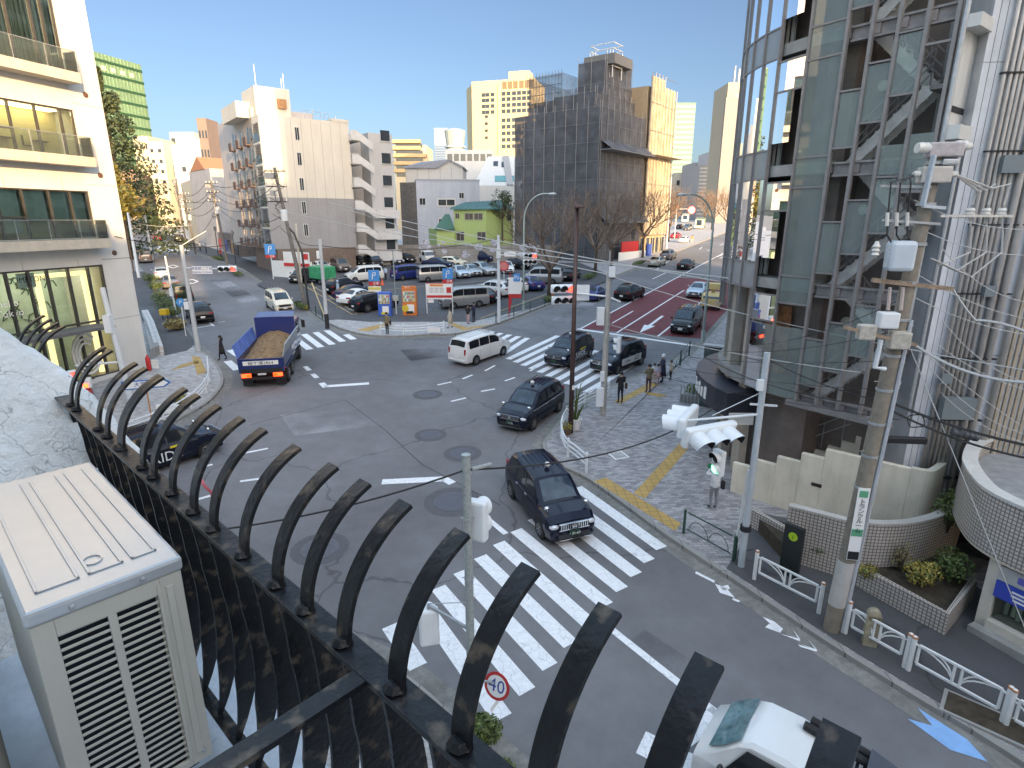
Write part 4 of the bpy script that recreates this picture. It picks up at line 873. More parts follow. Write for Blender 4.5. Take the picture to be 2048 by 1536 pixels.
m = MB(); m.tube([CW.pt(klen+.92, g0+.85, -.8), CW.pt(klen+1.05, g0+1.7, -2.4)], .025, 6); m.build('wall_handrail', STEEL, st)
m = MB(); k, z = CW.at(1633, 970); m.wbox(CW, k-.16, k+.16, z-.06, z+.06, .0, .012); m.build('name_plate', mat('plaque', (.05, .03, .03), .4), st)
m = MB(); m.wbox(CW, klen+1.6, klen+4.6, g0+2.2, g0+3.6, -6.0, -5.8); m.wbox(CW, klen+2.4, klen+6, g0+1.0, g0+3.3, -3.0, -2.8); m.build('upper_parapet', CREAM, st)
m = MB()
for i in range(10): m.wbox(CW, klen+3.6, klen+5.2, g0+1.4+i*.22, g0+1.6+i*.22, -5.6+.0, -3.6-.2*i*.0-.2); 
m.build('upper_flight', mat('stair_dark', (.09, .085, .085), .85), st)
# tiled curved shop bay with blue sign
sb_ = thing('shop_bay', 'beige tiled curved bay over a curtained shop window with blue sign', 'building', (13, 13, gp), world=True)
BAY = smooth([(18.4, 18), (14.8, 17), (13, 15.5), (12.1, 14), (11.85, 12.9), (12.25, 11.7), (13.6, 10.2), (15.7, 8.2), (18.7, 5.1)], 5)
mb = MB(); uv = []; ribbon(mb, BAY, gp+1.95, gp+3.45, .3, uv, 1); uvbuild(mb, uv, 'tiled_band', TILE, sb_)
mb = MB(); mb.prism(offset(BAY, .02)+[(24, 8), (24, 20)], gp+1.9, gp+1.94); mb.build('soffit', CREAM, sb_)
mb = MB(); mb.prism(offset(BAY, .31)+[(24, 8), (24, 20)], gp+3, gp+3.05); mb.build('bay_roof', mat('bay_roof', (.3, .3, .3), .9, var=.2), sb_)
mb = MB()
for i in range(len(BAY)-1):
    a, b = offset(BAY, -.03), offset(BAY, .33); mb.prism([a[i], a[i+1], b[i+1], b[i]], gp+3.45, gp+3.53)
mb.build('coping', mat('coping_pale', (.6, .58, .54), .7), sb_)
FW = Wall((12.02, 12.62), (.42, -.9))
mb = MB(); mb.wbox(FW, -.15, .12, gp-.3, gp+1.89, -2, 0); mb.wbox(FW, .12, 9, gp-.3, gp+.28, -.5, .12); mb.build('shop_wall', mat('shop_beige', (.6, .54, .46), .75, var=.1, grime=.3), sb_)
mb = MB(); mb.wbox(FW, .12, 9, gp+.28, gp+1.88, -.12, -.1); mb.build('shop_window', glassmat('clear_glass', (.85, .92, .9), .3), sb_)
mb = MB(); mb.wbox(FW, .12, 9, gp-.2, gp+1.94, -1.3, -1.2); mb.build('inner_wall', mat('shop_inside', (.35, .33, .25), .8, var=.3), sb_)
mb = MB()
for i in range(60): k = .2+i*.14; mb.wbox(FW, k, k+.09, gp+.32, gp+1.9, -.5-.05*math.sin(i*2.1), -.46-.05*math.sin(i*2.1))
mb.build('shop_curtain', mat('shop_curtain', (.62, .62, .48), .9, var=.12), sb_)
mb = MB(); mb.wbox(FW, .1, 9, gp+.95, gp+1.4, -.02, .05); mb.build('blue_sign', mat('sign_blue', (.03, .07, .42), .4, var=.04), sb_)
mb = MB(); mb.wbox(FW, .1, 9, gp+1.42, gp+1.8, -.02, .04); mb.build('grey_sign', mat('sign_grey', (.45, .45, .45), .5), sb_)
mb = MB()
for i, (k0, k1) in enumerate(((.45, 1.3), (.45, .95), (.5, 1.1))): mb.wbox(FW, k0, k1, gp+1.24-.1*i, gp+1.29-.1*i, .052, .056)
mb.build('sign_lettering', LITW, sb_)
for i in range(7): mb = MB(); mb.wbox(FW, .5+i*.22, .64+i*.22, gp+1.53, gp+1.7, .041, .046); mb.build('grey_sign_lettering', mat('sign_blue_letter', (.12, .13, .5), .4, var=0), sb_)
mb = MB(); mb.wbox(FW, -.1, 9, gp-.3, gp+.06, .12, .4); mb.build('doorstep', CONC, sb_)
# ---------- buildings of the middle distance and beyond
WFR = mat('window_frame_white', (.6, .6, .58), .5, var=0)
def wins(par, W, ks, zs_, w, h, m=PANE, off=.02, frame_=True, fm=None, sill=False, d=.06):
    """a window per (k, z): a pane with its own frame"""
    for z in zs_:
        for k in ks:
            p = MB(); p.wbox(W, k-w/2, k+w/2, z, z+h, -.1, off); o = p.build('window', m, par)
            if frame_:
                f = MB(); t = max(.06, w*.06)
                f.wbox(W, k-w/2-t, k-w/2, z-t, z+h+t, -.05, off+d); f.wbox(W, k+w/2, k+w/2+t, z-t, z+h+t, -.05, off+d); f.wbox(W, k-w/2, k+w/2, z-t, z, -.05, off+d); f.wbox(W, k-w/2, k+w/2, z+h, z+h+t, -.05, off+d); f.wbox(W, k-t/3, k+t/3, z, z+h, off+.002, off+d*.6)
                fo = f.build('window_frame', fm or WFR, o if par.get('_deep') else par)
                if '_o' in par and par.get('_deep'):
                    for v in fo.data.vertices: v.co -= Vector(par['_o'])
def foot(W, k0, k1, depth): return [W.xy(k0), W.xy(k1), W.xy(k1, -depth), W.xy(k0, -depth)]
def building(lab, W, k0, k1, depth, z0, z1, m, name='office_building', group=None, cat='building'):
    p = W.pt((k0+k1)/2, z0); t = thing(name, lab, cat, p, 0, group, world=True)
    b = MB(); b.prism(foot(W, k0, k1, depth), z0-2, z1); b.build('wall', m, t); return t
def coping(t, W, k0, k1, depth, z, m, hgt=.5, th=.25):
    c = MB(); c.wbox(W, k0-.05, k1+.05, z, z+hgt, -th, .06); c.wbox(W, k0-.05, k1+.05, z, z+hgt, -depth-.05, -depth+th); c.wbox(W, k0-.05, k0+th, z, z+hgt, -depth+th, -th); c.wbox(W, k1-th, k1+.05, z, z+hgt, -depth+th, -th); c.build('parapet', m, t)
# cream apartment block with the outside stair beside the car park
CA = Wall((-31.6, 78.5), (.794, .608)); gc = gz(79)
WW = mat('cream_render', (.62, .585, .51), .8, var=.04, scale=.4, grime=.22); GW = mat('grey_render', (.30, .30, .31), .85, var=.08, scale=.5, grime=.2)
kA = CA.at(704, 350)[0]; zr = CA.at(520, 228)[1]; zr2 = CA.at(690, 245)[1]; zg = CA.at(620, 396)[1]; kB_ = CA.at(792, 350)[0]
ca = thing('apartment_building', 'cream and grey apartment block with outside stair and stacked balconies by the car park', 'building', (*CA.xy(0), gc), world=True)
m = MB(); m.prism(foot(CA, 0, kA, 12), zg, zr); m.build('wall', WW, ca)
m = MB(); m.prism(foot(CA, 0, kA, 12), gc+3.4, zg-.02); m.build('lower_wall', GW, ca)
m = MB(); m.prism(foot(CA, .6, kA-.3, 11), gc-2, gc+3.38); m.build('ground_storey', mat('brown_tile', (.16, .12, .1), .7, var=.2), ca)
j = MB()
for i in range(1, 9): k = i*kA/9; j.wbox(CA, k, k+.03, gc+3.4, zr, 0, .006)
j.build('panel_joint', mat('joint_mid', (.22, .22, .21), .9), ca)
KS0, KS1 = kA, CA.at(742, 350)[0]
m = MB(); m.prism([CA.xy(KS0, -3.4), CA.xy(kB_, -3.4), CA.xy(kB_, -12), CA.xy(KS0, -12)], gc-2, zr-.9); m.prism([CA.xy(KS1+.2, -.6), CA.xy(kB_, -.6), CA.xy(kB_, -3.4), CA.xy(KS1+.2, -3.4)], gc-2, zr-.9); m.build('stair_wing', mat('pale_grey_render', (.46, .46, .46), .8, var=.05, grime=.2), ca)
zl = [CA.at(730, y)[1] for y in (285, 330, 375, 421, 466, 508)]; st_ = (zl[0]-zl[-1])/5
zl = [zl[-1]+st_*i for i in range(6)]
for i, z in enumerate(zl):
    m = MB(); ka, kb, kc = KS0-.2, KS0+(KS1-KS0)*.45, KS1+.1
    pts = [(ka, z+1.35), (ka+.9, z+1.35), (kc, z-.1), (kc, z-1.1), (ka+1.2, z+.1), (ka, z+.1)]
    m.plate([CA.pt(k, zz, .95) for k, zz in pts], .14, CA.n); m.build('stair_parapet', mat('stair_white', (.56, .56, .55), .8, var=.06, grime=.25), ca)
    m = MB(); m.wbox(CA, ka+.05, KS0+1.2, z-.05, z+.1, -3.3, .8); m.build('landing', CONC, ca)
    m = MB(); m.wbox(CA, KS0+.25, KS0+1.15, z+.12, z+2.1, -3.39, -3.3); m.build('flat_door', mat('door_grey', (.12, .12, .12), .5), ca)
    m = MB(); w0 = CA.at(778, 350)[0]; m.wbox(CA, w0-.7, w0+.7, z+.5, z+1.9, -.65, -.57); o = m.build('window', PANE, ca)
    m = MB(); m.wbox(CA, KS1+.3, kB_+.1, z-1.05, z+.1, -.55, .5) if i < 3 else m.wbox(CA, w0-.8, w0+.8, z+.38, z+.46, -.6, -.45); m.build('balcony_front' if i < 3 else 'window_sill', mat('stair_white', (.56, .56, .55), .8), ca)
wins(ca, CA, [CA.at(597, 300)[0]], [CA.at(597, y)[1] for y in (280, 330, 380, 427, 472)], .5, 1.5)
# street-side face with glazed balconies and small windows
CS = Wall((-31.6, 78.5), (-.608, .794)); CSL = 22
m = MB(); m.prism([CS.xy(3.2), CS.xy(CSL), CS.xy(CSL, -8), CS.xy(3.2, -8)], gc+3.4, zr+1.2); m.build('street_wing', mat('pinkish_render', (.5, .46, .44), .8, var=.05, grime=.2), ca)
zf = [gc+3.5+i*(zr-gc-4.2)/6 for i in range(6)]
for i, z in enumerate(zf):
    b = MB(); b.wbox(CS, .1, 3.1, z-.1, z+.1, -1.2, .1); b.build('balcony_slab', WW, ca)
    b = MB(); b.wbox(CS, .12, 3.08, z+.12, z+1.2, .04, .07); b.build('balcony_glass', FROST, ca)
    b = MB(); b.wbox(CS, .5, 2.8, z+.15, z+2.4, -.02-.0, .0); b.build('balcony_window', mat('balcony_recess', (.12, .09, .08), .5, var=.3), ca)
    for k in (5.5, 9.5, 13.5):
        w = MB(); w.wbox(CS, k-.4, k+.4, z+.4, z+2.3, -.1, .02); w.build('window', PANE, ca)
        w = MB(); w.wbox(CS, k-1.7, k-1.2, z+.6, z+2.2, -.1, .02); w.build('window', PANE, ca)
        w = MB(); w.wbox(CS, k-.8, k+.8, z+.05, z+.2, .0, .6); w.wbox(CS, k-.8, k+.8, z+.2, z+1.1, .55, .6); w.build('iron_balcony', mat('rust_iron', (.12, .07, .06), .6), ca)
pe = MB(); k0, k1 = CA.at(480, 200)[0], CA.at(552, 200)[0]
pe.prism([CA.xy(.4, -2), CA.xy(4.8, -2), CA.xy(4.8, -8), CA.xy(.4, -8)], zr, zr+3.6); pe.build('penthouse', WW, ca)
m = MB(); m.prism([CA.xy(-1.5, -4), CA.xy(.3, -4), CA.xy(.3, -12), CA.xy(-1.5, -12)], zr, zr+1.9); m.build('roof_house', WW, ca)
m = MB(); m.wbox(CA, 3.1, 4.2, zr+1.2, zr+2.3, -1.95, -1.6); m.build('roof_tank', mat('rust_orange', (.4, .2, .09), .6, var=.3), ca)
m = MB()
for k, h_ in ((1.0, 2.8), (4.2, 1.6), (4.5, 2.2), (8, 1.8), (11.2, 1.2)): m.tube([CA.pt(k, zr, -3), CA.pt(k, zr+3.4+h_ if k < 5 else zr+h_, -3)], .05, 5)
m.build('antenna', STEEL, ca)
m = MB()
for z in (.5, 1.0): m.tube([CA.pt(5.4, zr+z, -.3), CA.pt(kA*.78, zr+z, -.3)], .03, 4)
for i in range(8): k = 5.4+i*(kA*.78-5.4)/7; m.tube([CA.pt(k, zr, -.3), CA.pt(k, zr+1, -.3)], .03, 4)
m.build('roof_railing', STEEL, ca); coping(ca, CA, kA*.8, kA, 6, zr, WW, .35)
# pale blue-grey house, pitched pavilion, green house, slanted white building
FR = lambda px0, Y: P(px0, 438, Y)
def front(px0, px1, Y0, Y1=None): a, b = P(px0, 438, Y0), P(px1, 438, Y1 or Y0); return Wall((a.x, a.y), (b.x-a.x, b.y-a.y)), (Vector((b.x, b.y))-Vector((a.x, a.y))).length
BH, Lb = front(835, 960, 108, 110); gb_ = gz(105)
bh = building('plain pale blue grey rendered house behind the car park wall', BH, 0, Lb, 10, gb_, BH.at(900, 362)[1], mat('blue_grey_render', (.42, .46, .54), .8, var=.06, scale=.4, grime=.3), 'house')
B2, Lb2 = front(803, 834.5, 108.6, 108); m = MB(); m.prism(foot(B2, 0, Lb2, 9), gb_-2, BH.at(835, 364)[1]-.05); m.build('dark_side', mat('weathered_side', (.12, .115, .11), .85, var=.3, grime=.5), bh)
for x, y, w, h_ in ((845, 403, 1.0, 1.1), (893, 405, 2.9, 1.0), (923, 391, .8, .9), (888, 445, 1.8, 1.2)):
    k, z = BH.at(x, y); wins(bh, BH, [k], [z-h_/2], w, h_)
coping(bh, BH, 0, Lb, 10, BH.at(900, 362)[1], mat('bh_edge', (.3, .33, .38), .7), .3)
PV, Lp = front(816, 928, 118, 118); zt_ = PV.at(870, 362)[1]; ze = PV.at(870, 335)[1]; zpk = PV.at(890, 320)[1]
pv = thing('house', 'cream panelled roof pavilion with a shallow grey pitched roof', 'building', PV.pt(Lp/2, zt_), world=True)
m = MB(); m.prism(foot(PV, 0, Lp, 9), zt_-6, ze); m.add([PV.pt(Lp*.55, ze), PV.pt(Lp, ze), PV.pt(Lp*.77, zpk)], [(0, 1, 2)]); m.build('wall', mat('panel_cream', (.5, .48, .43), .8, var=.06), pv)
m = MB(); m.plate([PV.pt(-.4, ze+.05, .4), PV.pt(Lp*.55, ze+.05, .4), PV.pt(Lp*.77, zpk+.1, .4), PV.pt(Lp*.2, zpk+.1, -5)], .2, (0, 0, 1)); m.plate([PV.pt(Lp*.77, zpk+.1, .4), PV.pt(Lp+.3, ze+.05, .4), PV.pt(Lp+.3, ze+.05, -9), PV.pt(Lp*.77, zpk+.1, -9)], .2, (0, 0, 1)); m.build('roof', mat('sheet_roof', (.22, .23, .26), .5, .3, var=.12), pv)
m = MB()
for i in range(6): k = Lp*i/5; m.wbox(PV, k-.04, k+.04, zt_, ze, 0, .05)
m.build('panel_batten', mat('batten_grey', (.3, .29, .27), .7), pv)
GH, Lg = front(908, 972, 98, 97); GH2, Lg2 = front(972, 1026, 97, 102); gg = gz(96)
GREEN = mat('lime_render', (.36, .47, .18), .8, var=.05, grime=.15); TEAL = mat('teal_roof', (.06, .17, .16), .5, .2, var=.15)
gh = thing('house', 'lime green two storey house with teal metal roofs behind the car park', 'building', GH.pt(Lg/2, gg), world=True); zt_ = GH.at(940, 418)[1]
m = MB(); m.prism([GH.xy(0), GH2.xy(0), GH2.xy(Lg2), (GH2.xy(Lg2)[0]-4, GH2.xy(Lg2)[1]+5), (GH.xy(0)[0], GH.xy(0)[1]+7)], gg-2, zt_); m.build('wall', GREEN, gh)
e0, e1, e2 = GH.pt(-.5, zt_+.05, .5), GH2.pt(.1, zt_+.05, .7), GH2.pt(Lg2+.3, zt_+.05, .5); rg0, rg1 = GH.pt(1.2, zt_+1.15, -3.5), GH2.pt(Lg2*.8, zt_+1.5, -1.5)
m = MB(); m.plate([e0, e1, rg1, rg0], .15, (0, 0, 1)); m.plate([e1, e2, rg1], .15, (0, 0, 1)); m.build('roof', TEAL, gh)
for i in range(9):
    f = i/8; m = MB(); m.bar(e0.lerp(e1, f)+Vector((0, 0, .04)), rg0.lerp(rg1, f)+Vector((0, 0, .04)), .06); m.build('roof_seam', TEAL, gh)
m = MB(); A2, LA2 = front(872, 908, 96, 97); z2_ = A2.at(890, 458)[1]; m.prism(foot(A2, 0, LA2, 6), gg-2, z2_); m.build('annex_wall', GREEN, gh)
m = MB(); m.plate([A2.pt(-.4, z2_, .4), A2.pt(LA2, z2_, .4), A2.pt(LA2, A2.at(905, 428)[1], -3), A2.pt(LA2*.75, A2.at(905, 428)[1], -3)], .15, (0, 0, 1)); m.build('annex_roof', mat('green_roof', (.03, .11, .07), .5), gh)
for x, y, w, h_ in ((915, 432, .6, .7), (938, 433, 1.3, .9), (957, 433, 1.3, .9), (921, 472, 1.2, 1.3), (963, 472, 1.3, 1.2)):
    k, z = GH.at(x, y); wins(gh, GH, [k], [z-h_/2], w, h_, fm=mat('frame_grey', (.3, .3, .3), .5))
k, z = GH2.at(1018, 430); wins(gh, GH2, [k], [z-.9], 1.0, 1.7, fm=mat('frame_grey', (.3, .3, .3), .5))
SWh = mat('slant_white', (.60, .60, .58), .7, var=.04, grime=.15)
WA, Lw = front(948, 1040, 132); z0_, zt_ = gz(132), WA.at(980, 306)[1]; wa = thing('office_building', 'white building with slanted studio roof and skylights behind the green house', 'building', WA.pt(Lw/2, z0_), world=True)
m = MB(); zk = WA.at(980, 371)[1]; m.prism(foot(WA, 0, Lw+6, 12), z0_-2, zk); m.add([WA.pt(0, zk), WA.pt(Lw+6, zk), WA.pt(Lw+6, zt_, -7), WA.pt(3, zt_, -7), WA.pt(0, zk, -12), WA.pt(3, zt_, -12), WA.pt(Lw+6, zt_, -12), WA.pt(Lw+6, zk, -12)], [(0, 1, 2, 3), (0, 3, 5, 4), (3, 2, 6, 5), (4, 5, 6, 7)]); m.build('wall', SWh, wa)
sl0 = lambda k, f: WA.pt(k, zk+(zt_-zk)*f, -7*f)+Vector((0, -.06, .08))
for k, f, w, h_ in ((4.6, .12, 4.2, .2), (6.0, .62, 1.1, .18), (4.2, .66, 1.0, .16), (9.4, .3, 1.2, .3)): m = MB(); m.plate([sl0(k, f), sl0(k+w, f), sl0(k+w, f+h_), sl0(k, f+h_)], .1, (0, -.5, .8)); m.build('skylight', PANE if f > .2 else mat('teal_glass', (.1, .3, .32), .1, var=.2), wa)
m = MB(); m.plate([sl0(7.2, .0)+Vector((0, -.1, .1)), sl0(8.6, .0)+Vector((0, -.1, .1)), sl0(7.6, 1)+Vector((0, -.1, .1)), sl0(6.2, 1)+Vector((0, -.1, .1))], .3, (0, -.5, .8)); m.build('slanted_rib', mat('rib_grey', (.33, .33, .33), .7), wa)
WB, Lw2 = front(895, 985, 150); building('low white flat roofed block with a strip of upper windows', WB, 0, Lw2, 10, gz(150), WB.at(930, 300)[1], SWh); tB = THINGS[-1]; wins(tB, WB, [1+i*1.6 for i in range(7)], [WB.at(930, 322)[1]], 1.2, 1.6, frame_=False)
bt, Lt = front(795, 858, 170); tr = building('beige terraced apartment building stepping back above the car park', bt, 0, Lt, 14, gz(170), bt.at(820, 290)[1], mat('terrace_beige', (.62, .5, .34), .8, var=.06), 'apartment_building')
for i, y in enumerate((287, 300, 315, 330, 345)): z = bt.at(820, y)[1]; m = MB(); m.wbox(bt, -.5, Lt-1.5*(i < 2), z, z+.9, -1, 1.2-.1*i); m.build('terrace_parapet', mat('terrace_orange', (.55, .38, .2), .8), tr); m = MB(); m.wbox(bt, .5, Lt-1, z-1.1, z-.1, -.1, .05); m.build('window_band', PANE, tr)
# far glass towers
GT, Lgt = front(874, 934, 620); bgl = mat('hazy_blue_glass', (.28, .38, .48), .2, .2, var=.1, scale=.05)
g1, L1 = front(874, 900, 640); t = building('hazy slab tower of blue glass in the far distance', g1, 0, L1, 25, 10, g1.at(890, 256)[1], bgl)
for i in range(14): m = MB(); z = g1.at(890, 262+i*5)[1]; m.wbox(g1, .3, L1-.3, z, z+1.2, 0, .3); m.build('floor_band', mat('band_pale', (.45, .52, .58), .4), t)
t = thing('office_building', 'flared far glass tower wider at the top beside the hazy slab tower', 'building', P(915, 438, 600), world=True); c = P(914, 438, 600); w_ = 600/1160*20; zz = [zat(600, y) for y in (330, 300, 262, 258)]
m = MB(); m.lathe([(w_*.72, 5), (w_*.72, zz[0]), (w_*.76, zz[1]), (w_, zz[2]), (w_*.6, zz[3])], (c.x, c.y, 0), 20); m.build('wall', mat('tower_green_glass', (.42, .5, .5), .2, .3, var=.15, scale=.08), t)
for i in range(10): m = MB(); z = zz[0]+(zz[2]-zz[0])*i/10-12; r_ = w_*.78 if i < 6 else w_*(.78+.05*(i-5)); m.lathe([(r_, z), (r_+.2, z+.4), (r_, z+1.2)], (c.x, c.y, 0), 20); m.build('floor_band', mat('band_pale', (.45, .52, .58), .4), t)
# tall yellow office tower
YT, Ly = front(948, 1066, 300, 292); YT2, Ly2 = front(938, 948, 312, 300); zy = YT.at(1000, 160)[1]
YW = mat('yellow_stone', (.62, .5, .30), .8, var=.04); yt = building('tall sunlit yellow stone office tower with a grid of small windows', YT, 0, Ly, 22, gz(300), zy, YW)
m = MB(); m.prism(foot(YT2, 0, Ly2, 18), gz(300), zy-1); m.build('side_wall', YW, yt); m = MB(); k0 = YT.at(1016, 150)[0]; m.wbox(YT, k0, k0+9.6, zy, zy+3.5, -10, -1); m.build('roof_house', YW, yt)
kw = [YT.at(x, 200)[0] for x in (967, 975, 985)]; kw2 = [YT.at(x, 200)[0] for x in (1007, 1017, 1028, 1038, 1048, 1058)]
zw = [YT.at(1000, y)[1] for y in (192, 203, 215, 227)]
wins(yt, YT, kw, zw, 1.9, 1.6, frame_=False); wins(yt, YT, kw2, zw+[YT.at(1000, y)[1] for y in (245, 258, 271, 284, 297)], 2.0, 1.7, frame_=False)
for x in (1009, 1020, 1031, 1043, 1054, 1063): k = YT.at(x, 170)[0]; m = MB(); m.wbox(YT, k-1.1, k+1.1, YT.at(1000, 179)[1], YT.at(1000, 158)[1]-1.2, -.1, .1); m.build('tall_window', mat('bronze_pane', (.2, .15, .09), .2), yt)
m = MB(); k = YT.at(998, 200)[0]; m.wbox(YT, k-.5, k+.5, gz(300), zy-1.5, 0, .5); m.build('corner_rib', YW, yt)
for y in (236, 250, 264, 278): k, z = YT.at(974, y); m = MB(); m.wbox(YT, k-1, k+.5, z, z+1.2, 0, .2); m.build('small_window', PANE, yt)
# netted scaffold building
sc0 = G(1190, 528); SA = Wall((sc0.x, sc0.y), (-.79, .61)); SB = Wall((sc0.x, sc0.y), (.615, .789)); gs = gz(sc0.y)
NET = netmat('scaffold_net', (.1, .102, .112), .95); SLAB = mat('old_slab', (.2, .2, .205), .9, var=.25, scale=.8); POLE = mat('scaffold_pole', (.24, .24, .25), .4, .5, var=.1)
ks = SA.at(1030, 330)[0]; kt = SB.at(1287, 330)[0]; z1 = zat(sc0.y, 213); z2 = SB.at(1240, 187)[1]; z3 = SB.at(1287, 130)[1]
sc = thing('scaffolded_building', 'building wrapped in dark scaffold netting on the corner of the right-hand road', 'building', (sc0.x, sc0.y, gs), world=True)
def corner(oa, ob): v = SA.pt(0, 0, 0)-SA.n*oa-SB.n*ob*1.0; return v
def rect(a0, a1, b0, b1):                              # a along SA from the corner, b along SB
    f = lambda a, b: (sc0+SA.d*a+SB.d*b); return [tuple(f(a, b).xy) for a, b in ((a0, b0), (a1, b0), (a1, b1), (a0, b1))]
blocks = [(0, ks, 0, kt, gs, z1), (2.2, ks*.62, 2.2, kt, z1, z2), (ks*.62, ks*.97, 3, kt, z1, z2-.2), (3.0, ks*.5, kt*.42, kt, z2, z3)]
for i, (a0, a1, b0, b1, za, zc) in enumerate(blocks):
    c = MB(); n = max(1, int((zc-za)/3.4))
    c.prism(rect(a0+1.4, a1-.5, b0+1.4, b1-.8), za-.5, zc-.6)
    c.build('core_wall', SLAB, sc)
    fl_ = MB()
    for q in range(n): z = za+1.2+q*3.4; fl_.prism(rect(a0+.9, a1-.4, b0+.9, b1-.6), z, z+.9)
    fl_.build('old_balcony', mat('old_balcony', (.26, .25, .24), .9, var=.2), sc)
    nb = MB(); r_ = rect(a0, a1, b0, b1)
    for e in ((r_[0], r_[1]), (r_[0], r_[3])):
        p, q = Vector(e[0]), Vector(e[1]); nn = int((q-p).length/.9); vs = []; fs = []; rg = random.Random(i)
        nz_ = max(2, int((zc-za)/1.1))
        d = (q-p).normalized(); no = Vector((d.y, -d.x)); no = no if no.dot(-p) > 0 else -no
        for z_ in range(nz_+1):
            for x_ in range(nn+1):
                v = p.lerp(q, x_/nn)+no*(.05+(.06*math.sin(x_*2.1+z_*.4+i)+rg.uniform(-.05, .05))); vs.append((v.x, v.y, za+(zc-za)*z_/nz_))
        fs = [(z_*(nn+1)+x_, z_*(nn+1)+x_+1, (z_+1)*(nn+1)+x_+1, (z_+1)*(nn+1)+x_) for z_ in range(nz_) for x_ in range(nn)]
        nb.add(vs, fs)
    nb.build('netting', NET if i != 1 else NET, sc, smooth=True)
    pb = MB()
    for e in ((r_[0], r_[1]), (r_[0], r_[3])):
        p, q = Vector(e[0]), Vector(e[1]); d = (q-p).normalized(); no = Vector((d.y, -d.x)); no = no if no.dot(-p) > 0 else -no; nn = max(1, int((q-p).length/1.8))
        for x_ in range(nn+1): v = p.lerp(q, x_/nn)+no*.2; pb.tube([(v.x, v.y, za), (v.x, v.y, zc+.9)], .035, 4)
        for z in [zc+.1]+[za+2+2.6*k for k in range(int((zc-za)/2.6))]: a, b = p+no*.22, q+no*.22; pb.tube([(a.x, a.y, z), (b.x, b.y, z)], .022, 4)
    pb.build('scaffold_poles', POLE, sc)
for z, d_ in ((zat(sc0.y, 300), 2.2), (zat(sc0.y, 446), 1.8)):
    m = MB(); m.wbox(SB, 0, kt, z, z+.12, .1, d_); m.build('catch_platform', mat('platform_grey', (.2, .2, .2), .7), sc)
    m = MB(); m.add([SB.pt(k_, z+(1.5+.3*math.sin(k_*3))*u_, .15+(d_-.15)*(1-u_)) for u_ in (0, .5, 1) for k_ in [i*kt/12 for i in range(13)]], [(r_*13+i, r_*13+i+1, r_*13+14+i, r_*13+13+i) for r_ in range(2) for i in range(12)]); m.build('slung_net', NET, sc)
# open pole lattice above the upper storeys, white sign frame on the roof
m = MB(); r_ = rect(ks*.55, ks*.97, 2.6, kt)
for i in range(12):
    f = i/11; v = Vector(r_[0]).lerp(Vector(r_[1]), f); m.tube([(v.x, v.y, z2-.5), (v.x, v.y, z3-1.2)], .05, 4)
for z in (z2+.8, z2+2, z2+3.2): m.tube([(*r_[0], z), (*r_[1], z)], .05, 4)
m.build('pole_lattice', mat('pole_dark', (.12, .12, .12), .5), sc)
nb = MB(); nb.prism(rect(ks*.55, ks*.96, 2.8, kt-1), z2-.2, z3-1.6, caps=False); nb.build('netting', netmat('thin_net', (.1, .1, .1), .5), sc)
wf = MB(); zf0, zf1 = SB.at(1240, 128)[1], SB.at(1240, 84)[1]; base = [sc0+SA.d*a+SB.d*b for a, b in ((2.5, kt*.5), (ks*.42, kt*.5), (ks*.42, kt*.7), (2.5, kt*.7))]
for i in range(9):
    for j in (0, 1):
        p, q = (base[0], base[1]) if j == 0 else (base[3], base[2]); v = p.lerp(q, i/8); zt2 = zf1-(1.2 if 2 < i < 6 else 0)*(1 if j == 0 else .5); wf.tube([(v.x, v.y, zf0-1), (v.x, v.y, zt2)], .09, 4)
for z in (zf0+.6, zf0+1.8, zf0+3.0, zf0+3.8):
    for p, q in ((base[0], base[1]), (base[3], base[2]), (base[0], base[3]), (base[1], base[2])): wf.tube([(p.x, p.y, z), (q.x, q.y, z)], .08, 4)
wf.build('sign_frame', mat('frame_white', (.75, .74, .7), .5), sc)
m = MB(); m.prism(rect(1.8, ks*.46, kt*.45, kt*.85), z3-.5, z3+.9); m.build('roof_house', mat('roof_tan', (.2, .19, .18), .8), sc)
# sunlit part along the road: sun put into tan netting and wall colour
k2, k3 = kt+.1, SB.at(1337, 330)[0]; SUNNET = netmat('sunlit_net', (.36, .3, .22), .93); zt_ = SB.at(1310, 156)[1]
bg = thing('scaffolded_building', 'sunlit end of the scaffolded building, sun painted as tan netting', 'building', SB.pt(k2+2, gs), world=True)
m = MB(); m.prism(foot(SB, k2, k3, 14), gs-2, zt_-1.5); m.build('core_wall', mat('sunlit_core', (.45, .34, .22), .85, var=.12, grime=.3), bg)
m = MB(); m.wbox(SB, k2, (k2+k3)/2, gs+4, zt_, .5, .56); m.wbox(SB, (k2+k3)/2+.1, k3, gs+4, SB.at(1330, 178)[1], .4, .46); m.build('netting', SUNNET, bg)
m = MB()
for i in range(9): k = k2+(k3-k2)*i/8; m.tube([SB.pt(k, gs, .7), SB.pt(k, zt_+.5 if i < 5 else SB.at(1330, 178)[1], .7)], .05, 4)
for i in range(7): z = gs+4+i*4.2; m.tube([SB.pt(k2, z, .72), SB.pt(k3, z, .72)], .04, 4)
m.build('scaffold_poles', POLE, bg)
m = MB(); z = SB.at(1320, 318)[1]; m.wbox(SB, k2, k3, z, z+.1, .1, 2.6); m.build('catch_platform', mat('sunlit_platform', (.3, .25, .18), .7), bg)
m = MB()
for i in range(5): k = k2+.5+i*(k3-k2)/5; m.wbox(SB, k, k+(k3-k2)/7, gs, gs+3.5, 0, .1)
m.build('shop_window', PANE, bg)
m = MB(); c = sc0+SB.d*(kt*.35)+SB.n*1.2; m.bar((c.x-1.6, c.y, gs+2.4), (c.x+1.2, c.y+2, gs+2.4), .1); m.build('site_brace', STEEL, sc)
